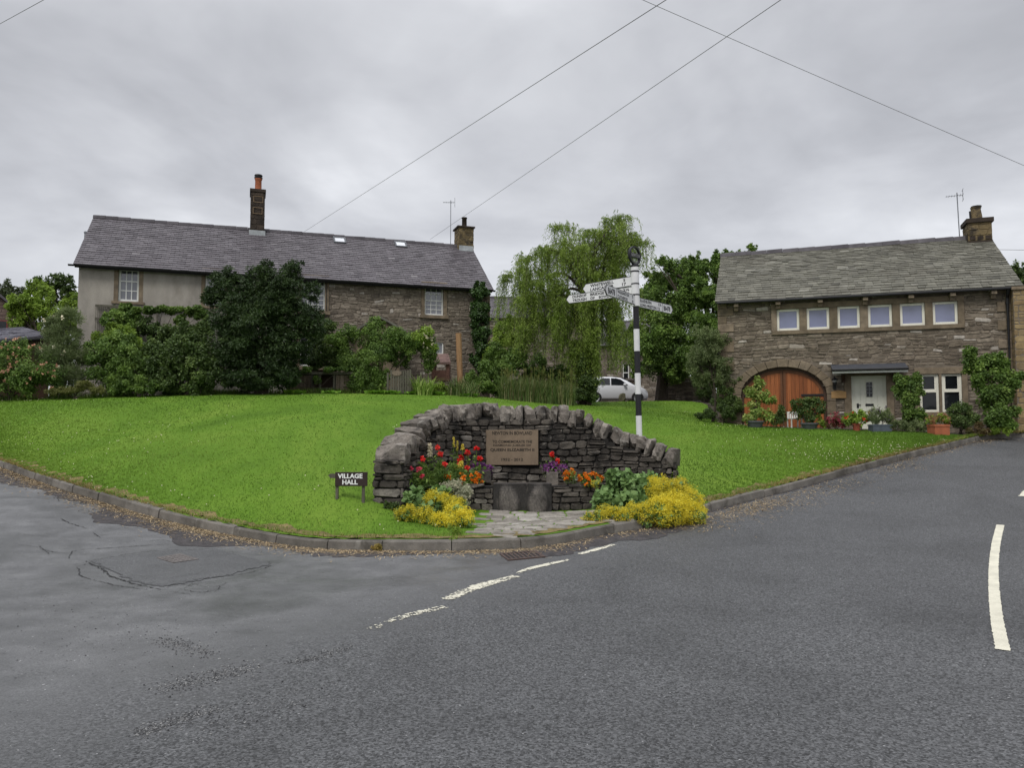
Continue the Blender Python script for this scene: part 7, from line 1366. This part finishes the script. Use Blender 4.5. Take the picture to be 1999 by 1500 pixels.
bush('kerb_weed', 'light green weed spilling over the kerb beside the yellow blossom', 'weed', [(890, 1040, 16, 10.62, .7), (886, 1055, 9, 10.33)], L_bright, 420, (.05, .013), seed=34, stem=0, up=.3)
bush('wall_weed', 'dark leafy weed at the foot of the memorial wall end', 'weed', [(775, 990, 11, 12.1, .7), (790, 997, 10, 12.0, .7), (757, 987, 7, 12.15, .7)], L_dark, 420, (.06, .04), seed=35, stem=0)

# ------------------------------------------------------------------ pots and plants before the barn house
GP = 'pots and plants before the barn house'
def potted(name, label, pot, blobs, Y, pm, lm, n, leaf, kind='round', flowers=(), seed=0, **kw):
    """pot: px (x0,x1,y0,y1)"""
    rng = np.random.default_rng(seed + 900); x0, x1, y0, y1 = pot; c = at((x0 + x1) / 2, y1, Y); a = at(x0, y0, Y); b = at(x1, y0, Y); z0 = float(Hz(c[0], Y)) - .02; h = a[2] - z0; w_ = (b[0] - a[0]) / 2; t = thing(name, label, 'potted plant', (c[0], Y, z0), 0, GP); f = MB()
    if kind == 'round': f.lathe([(.0, 0), (w_ * .72, 0), (w_ * .95, h * .8), (w_ * 1.04, h * .8), (w_ * 1.04, h), (w_ * .9, h), (w_ * .88, h * .9), (0, h * .9)], (0, 0, 0), 20)
    else:
        d_ = w_ if kind == 'square' else .17
        f.box(-w_ * .95, w_ * .95, -d_ * .95, d_ * .95, 0, h * .78); f.box(-w_, w_, -d_, d_, h * .78, h * .98); f.box(-w_ * .9, w_ * .9, -d_ * .8, d_ * .8, h * .98, h)
    f.build('pot', pm, t, bevel=.006 if kind != 'round' else 0); B = px_blobs(blobs); B[:, :3] -= np.array(t.location); S = [(*b[:3], *(b[3:6] * .85)) for b in B]
    for b in B:
        for _ in range(3): d2 = unit(rng.normal(0, 1, 3)); S.append((*(b[:3] + d2 * b[3:6] * .65), *(b[3:6] * .4)))
    f = MB(); blob_leaves(f, rng, S, n, *leaf, **kw); f.build('foliage', lm, t); f = MB(); stems(f, rng, (0, 0), B, .014, 6); f.build('stems', M_bark, t)
    for fm, cnt, r in flowers:
        f = MB()
        for _ in range(cnt): b = B[rng.integers(0, len(B))]; flower_head(f, rng, b[:3] + unit(rng.normal(0, 1, 3) + [0, -.8, .9]) * b[3:6], r * rng.uniform(.7, 1.2), 12)
        f.build('blooms', fm, t)
    return t
potted('potted_shrub', 'tall yellow-green shrub in a round grey pot before the hinge end of the orange doors', (1457, 1491, 822, 834), [(1478, 760, 20, 23.8), (1495, 775, 14, 23.8), (1470, 785, 14, 23.8), (1482, 745, 11, 23.8), (1480, 805, 16, 23.7), (1500, 812, 16, 23.6), (1458, 815, 14, 23.6), (1508, 782, 8, 23.8), (1462, 765, 10, 23.9)], 23.6, M_greypot, leafm('variegated_leaves', [(.05, .10, .02), (.10, .17, .035), (.16, .22, .07), (.26, .3, .12)]), 3600, (.09, .04), seed=1)
potted('potted_shrub', 'wide spreading dark leaved shrub in a grey pot before the orange doors', (1564, 1597, 826, 838), [(1575, 800, 22, 23.2), (1560, 795, 18, 23.2), (1592, 795, 18, 23.1), (1575, 786, 17, 23.2, .6), (1552, 786, 9, 23.2, .6), (1603, 787, 10, 23.1, .6), (1582, 818, 14, 23)], 23.0, M_greypot, L_dark, 3600, (.07, .035), seed=2)
potted('potted_geranium', 'red flowered geranium in a small round red pot beside the front door', (1664, 1681, 827, 841), [(1660, 815, 16, 22.3), (1680, 812, 16, 22.3), (1672, 822, 14, 22.2), (1692, 815, 10, 22.3), (1650, 822, 9, 22.2)], 22.2, M_terra_red, L_bright, 1900, (.06, .045), flowers=[(P_red, 9, .05)], seed=3)
potted('lavender_trough', 'lavender in a long blue-grey trough at the foot of the cream door', (1699, 1737, 829, 843), [(1710, 815, 13, 22.0, 1.3), (1725, 812, 14, 22, 1.4), (1735, 818, 9, 21.9, 1.2), (1702, 820, 8, 22, 1.0)], 21.9, M_slatepot, L_grey, 2200, (.12, .014), kind='trough', flowers=[(P_lav, 26, .03)], seed=4, up=.9, droop=-.5, out=.3)
potted('potted_sedum', 'dusky pink flowered plant in a square terracotta pot under the paired windows', (1817, 1847, 829, 847), [(1832, 819, 18, 21.2, .7), (1817, 822, 12, 21.2, .7), (1848, 822, 11, 21.2, .7)], 21.1, M_terra, L_bright, 1300, (.05, .03), kind='square', flowers=[(P_dpink, 90, .03)], seed=5)
def border(name, label, L, m, n, leaf, seed, flowers=(), **kw): return bush(name, label, 'plant', L, m, n, leaf, GP, flowers, .012, seed=seed + 40, **kw)
border('dark_bush', 'dark narrow bush between the two grey pots before the orange doors', [(1523, 812, 14, 23.5, 1.2), (1527, 800, 10, 23.5), (1518, 825, 12, 23.4)], L_dark, 1500, (.06, .03), 1, up=.3)
border('heather', 'burgundy flowered plant between the orange doors and the front door', [(1630, 820, 14, 22.7), (1620, 826, 10, 22.7), (1642, 826, 10, 22.6)], L_sedum, 1300, (.06, .025), 2, [('flower_heads', P_burg, 46, .045, 0)])
border('yellow_leaved_plant', 'small yellow-green plant at the foot of the stone arch', [(1606, 826, 10, 22.9), (1600, 815, 7, 23)], L_bright, 600, (.06, .03), 3)
border('low_border_plant', 'low grey-green plants between the trough and the terracotta pot', [(1760, 832, 14, 21.7, .9), (1780, 832, 14, 21.6, .9), (1745, 832, 10, 21.8, .9), (1800, 834, 12, 21.5, .8)], L_grey, 2200, (.09, .02), 4, up=.5)
bush('climbing_rose', 'bushy climber between the canopy post and the paired windows', 'climber', [(1762, 745, 19, 22.6), (1780, 752, 19, 22.5), (1765, 775, 20, 22.5), (1785, 780, 15, 22.4), (1775, 800, 16, 22.3), (1790, 738, 12, 22.5), (1752, 760, 12, 22.7), (1797, 765, 8, 22.4), (1780, 815, 16, 22.1), (1795, 812, 14, 22)], L_mid, 5000, (.09, .055), seed=50)
border('evergreen_shrub', 'dark rounded shrub in front of the window nearest the big climber', [(1865, 800, 18, 21.4), (1885, 805, 20, 21.3), (1900, 815, 18, 21.2), (1860, 820, 16, 21.3), (1880, 825, 18, 21.1)], L_dark, 3800, (.06, .032), 5)
bush('wall_climber', 'large climber covering the barn house wall beside the black downpipe', 'climber', [(1893, 685, 14, 21.8), (1900, 710, 20, 21.7), (1925, 715, 24, 21.6), (1950, 705, 20, 21.5), (1965, 725, 20, 21.4), (1930, 745, 26, 21.4), (1955, 760, 26, 21.3), (1975, 750, 18, 21.2), (1935, 785, 26, 21.2), (1960, 795, 24, 21.1), (1940, 815, 22, 21.0), (1965, 825, 18, 20.9), (1910, 735, 16, 21.6), (1985, 735, 12, 21.2)], L_mid, 11000, (.11, .06), seed=51, stem=.03)
border('box_bush', 'low yellowish bush at the foot of the large climber by the road', [(1955, 838, 12, 20.9, .8), (1968, 842, 11, 20.8, .8), (1942, 842, 10, 20.9, .7)], L_bright, 1000, (.045, .025), 6)
border('reddish_border_plant', 'brownish red leaved plant between the dark shrub and the low yellowish bush', [(1912, 836, 13, 20.9, .9), (1895, 842, 10, 20.9, .7), (1925, 842, 10, 20.8, .7)], leafm('bronze_leaves', [(.04, .035, .015), (.07, .05, .025), (.06, .08, .03)]), 1500, (.06, .03), 7)
# small white garden chair by the doors
Y = 23.7; p = at(1551, 834, Y); t = thing('garden_chair', 'small white slatted chair standing before the orange doors', 'chair', (p[0], Y, float(Hz(p[0], Y))))
zt = float(at(1551, 804, Y)[2]) - t.location.z; w_ = 11 / F * Y
f = MB()
for i in range(5): x = -w_ + 2 * w_ * (i + .12) / 5; f.box(x, x + w_ * .28, .14, .16, .28, zt - .02)
f.box(-w_, w_, .135, .165, zt - .05, zt); f.build('backrest', M_white, t); f = MB(); f.box(-w_, w_, -.2, .16, .25, .28); f.build('seat', M_white, t)
for x in (-w_, w_ - .035):
    for y in (-.2, .13): f = MB(); f.box(x, x + .035, y, y + .035, -.02, .25); f.build('leg', M_white, t)

bush('boundary_hedge', 'dark hedge in the gap between the slate shed and the cottage', 'hedge', [(70, 690, 30, 33), (110, 690, 30, 33), (150, 690, 26, 32.5), (90, 725, 30, 32), (130, 730, 30, 32), (40, 715, 30, 32)], L_dark, 9000, (.11, .07), seed=60)
bush('boundary_hedge', 'dark hedge filling the gap between the dry stone wall and the barn house', 'hedge', [(1400, 745, 26, 36), (1425, 750, 26, 35), (1375, 755, 22, 37), (1410, 785, 22, 35), (1440, 780, 20, 34)], L_dark, 8000, (.11, .07), seed=61)
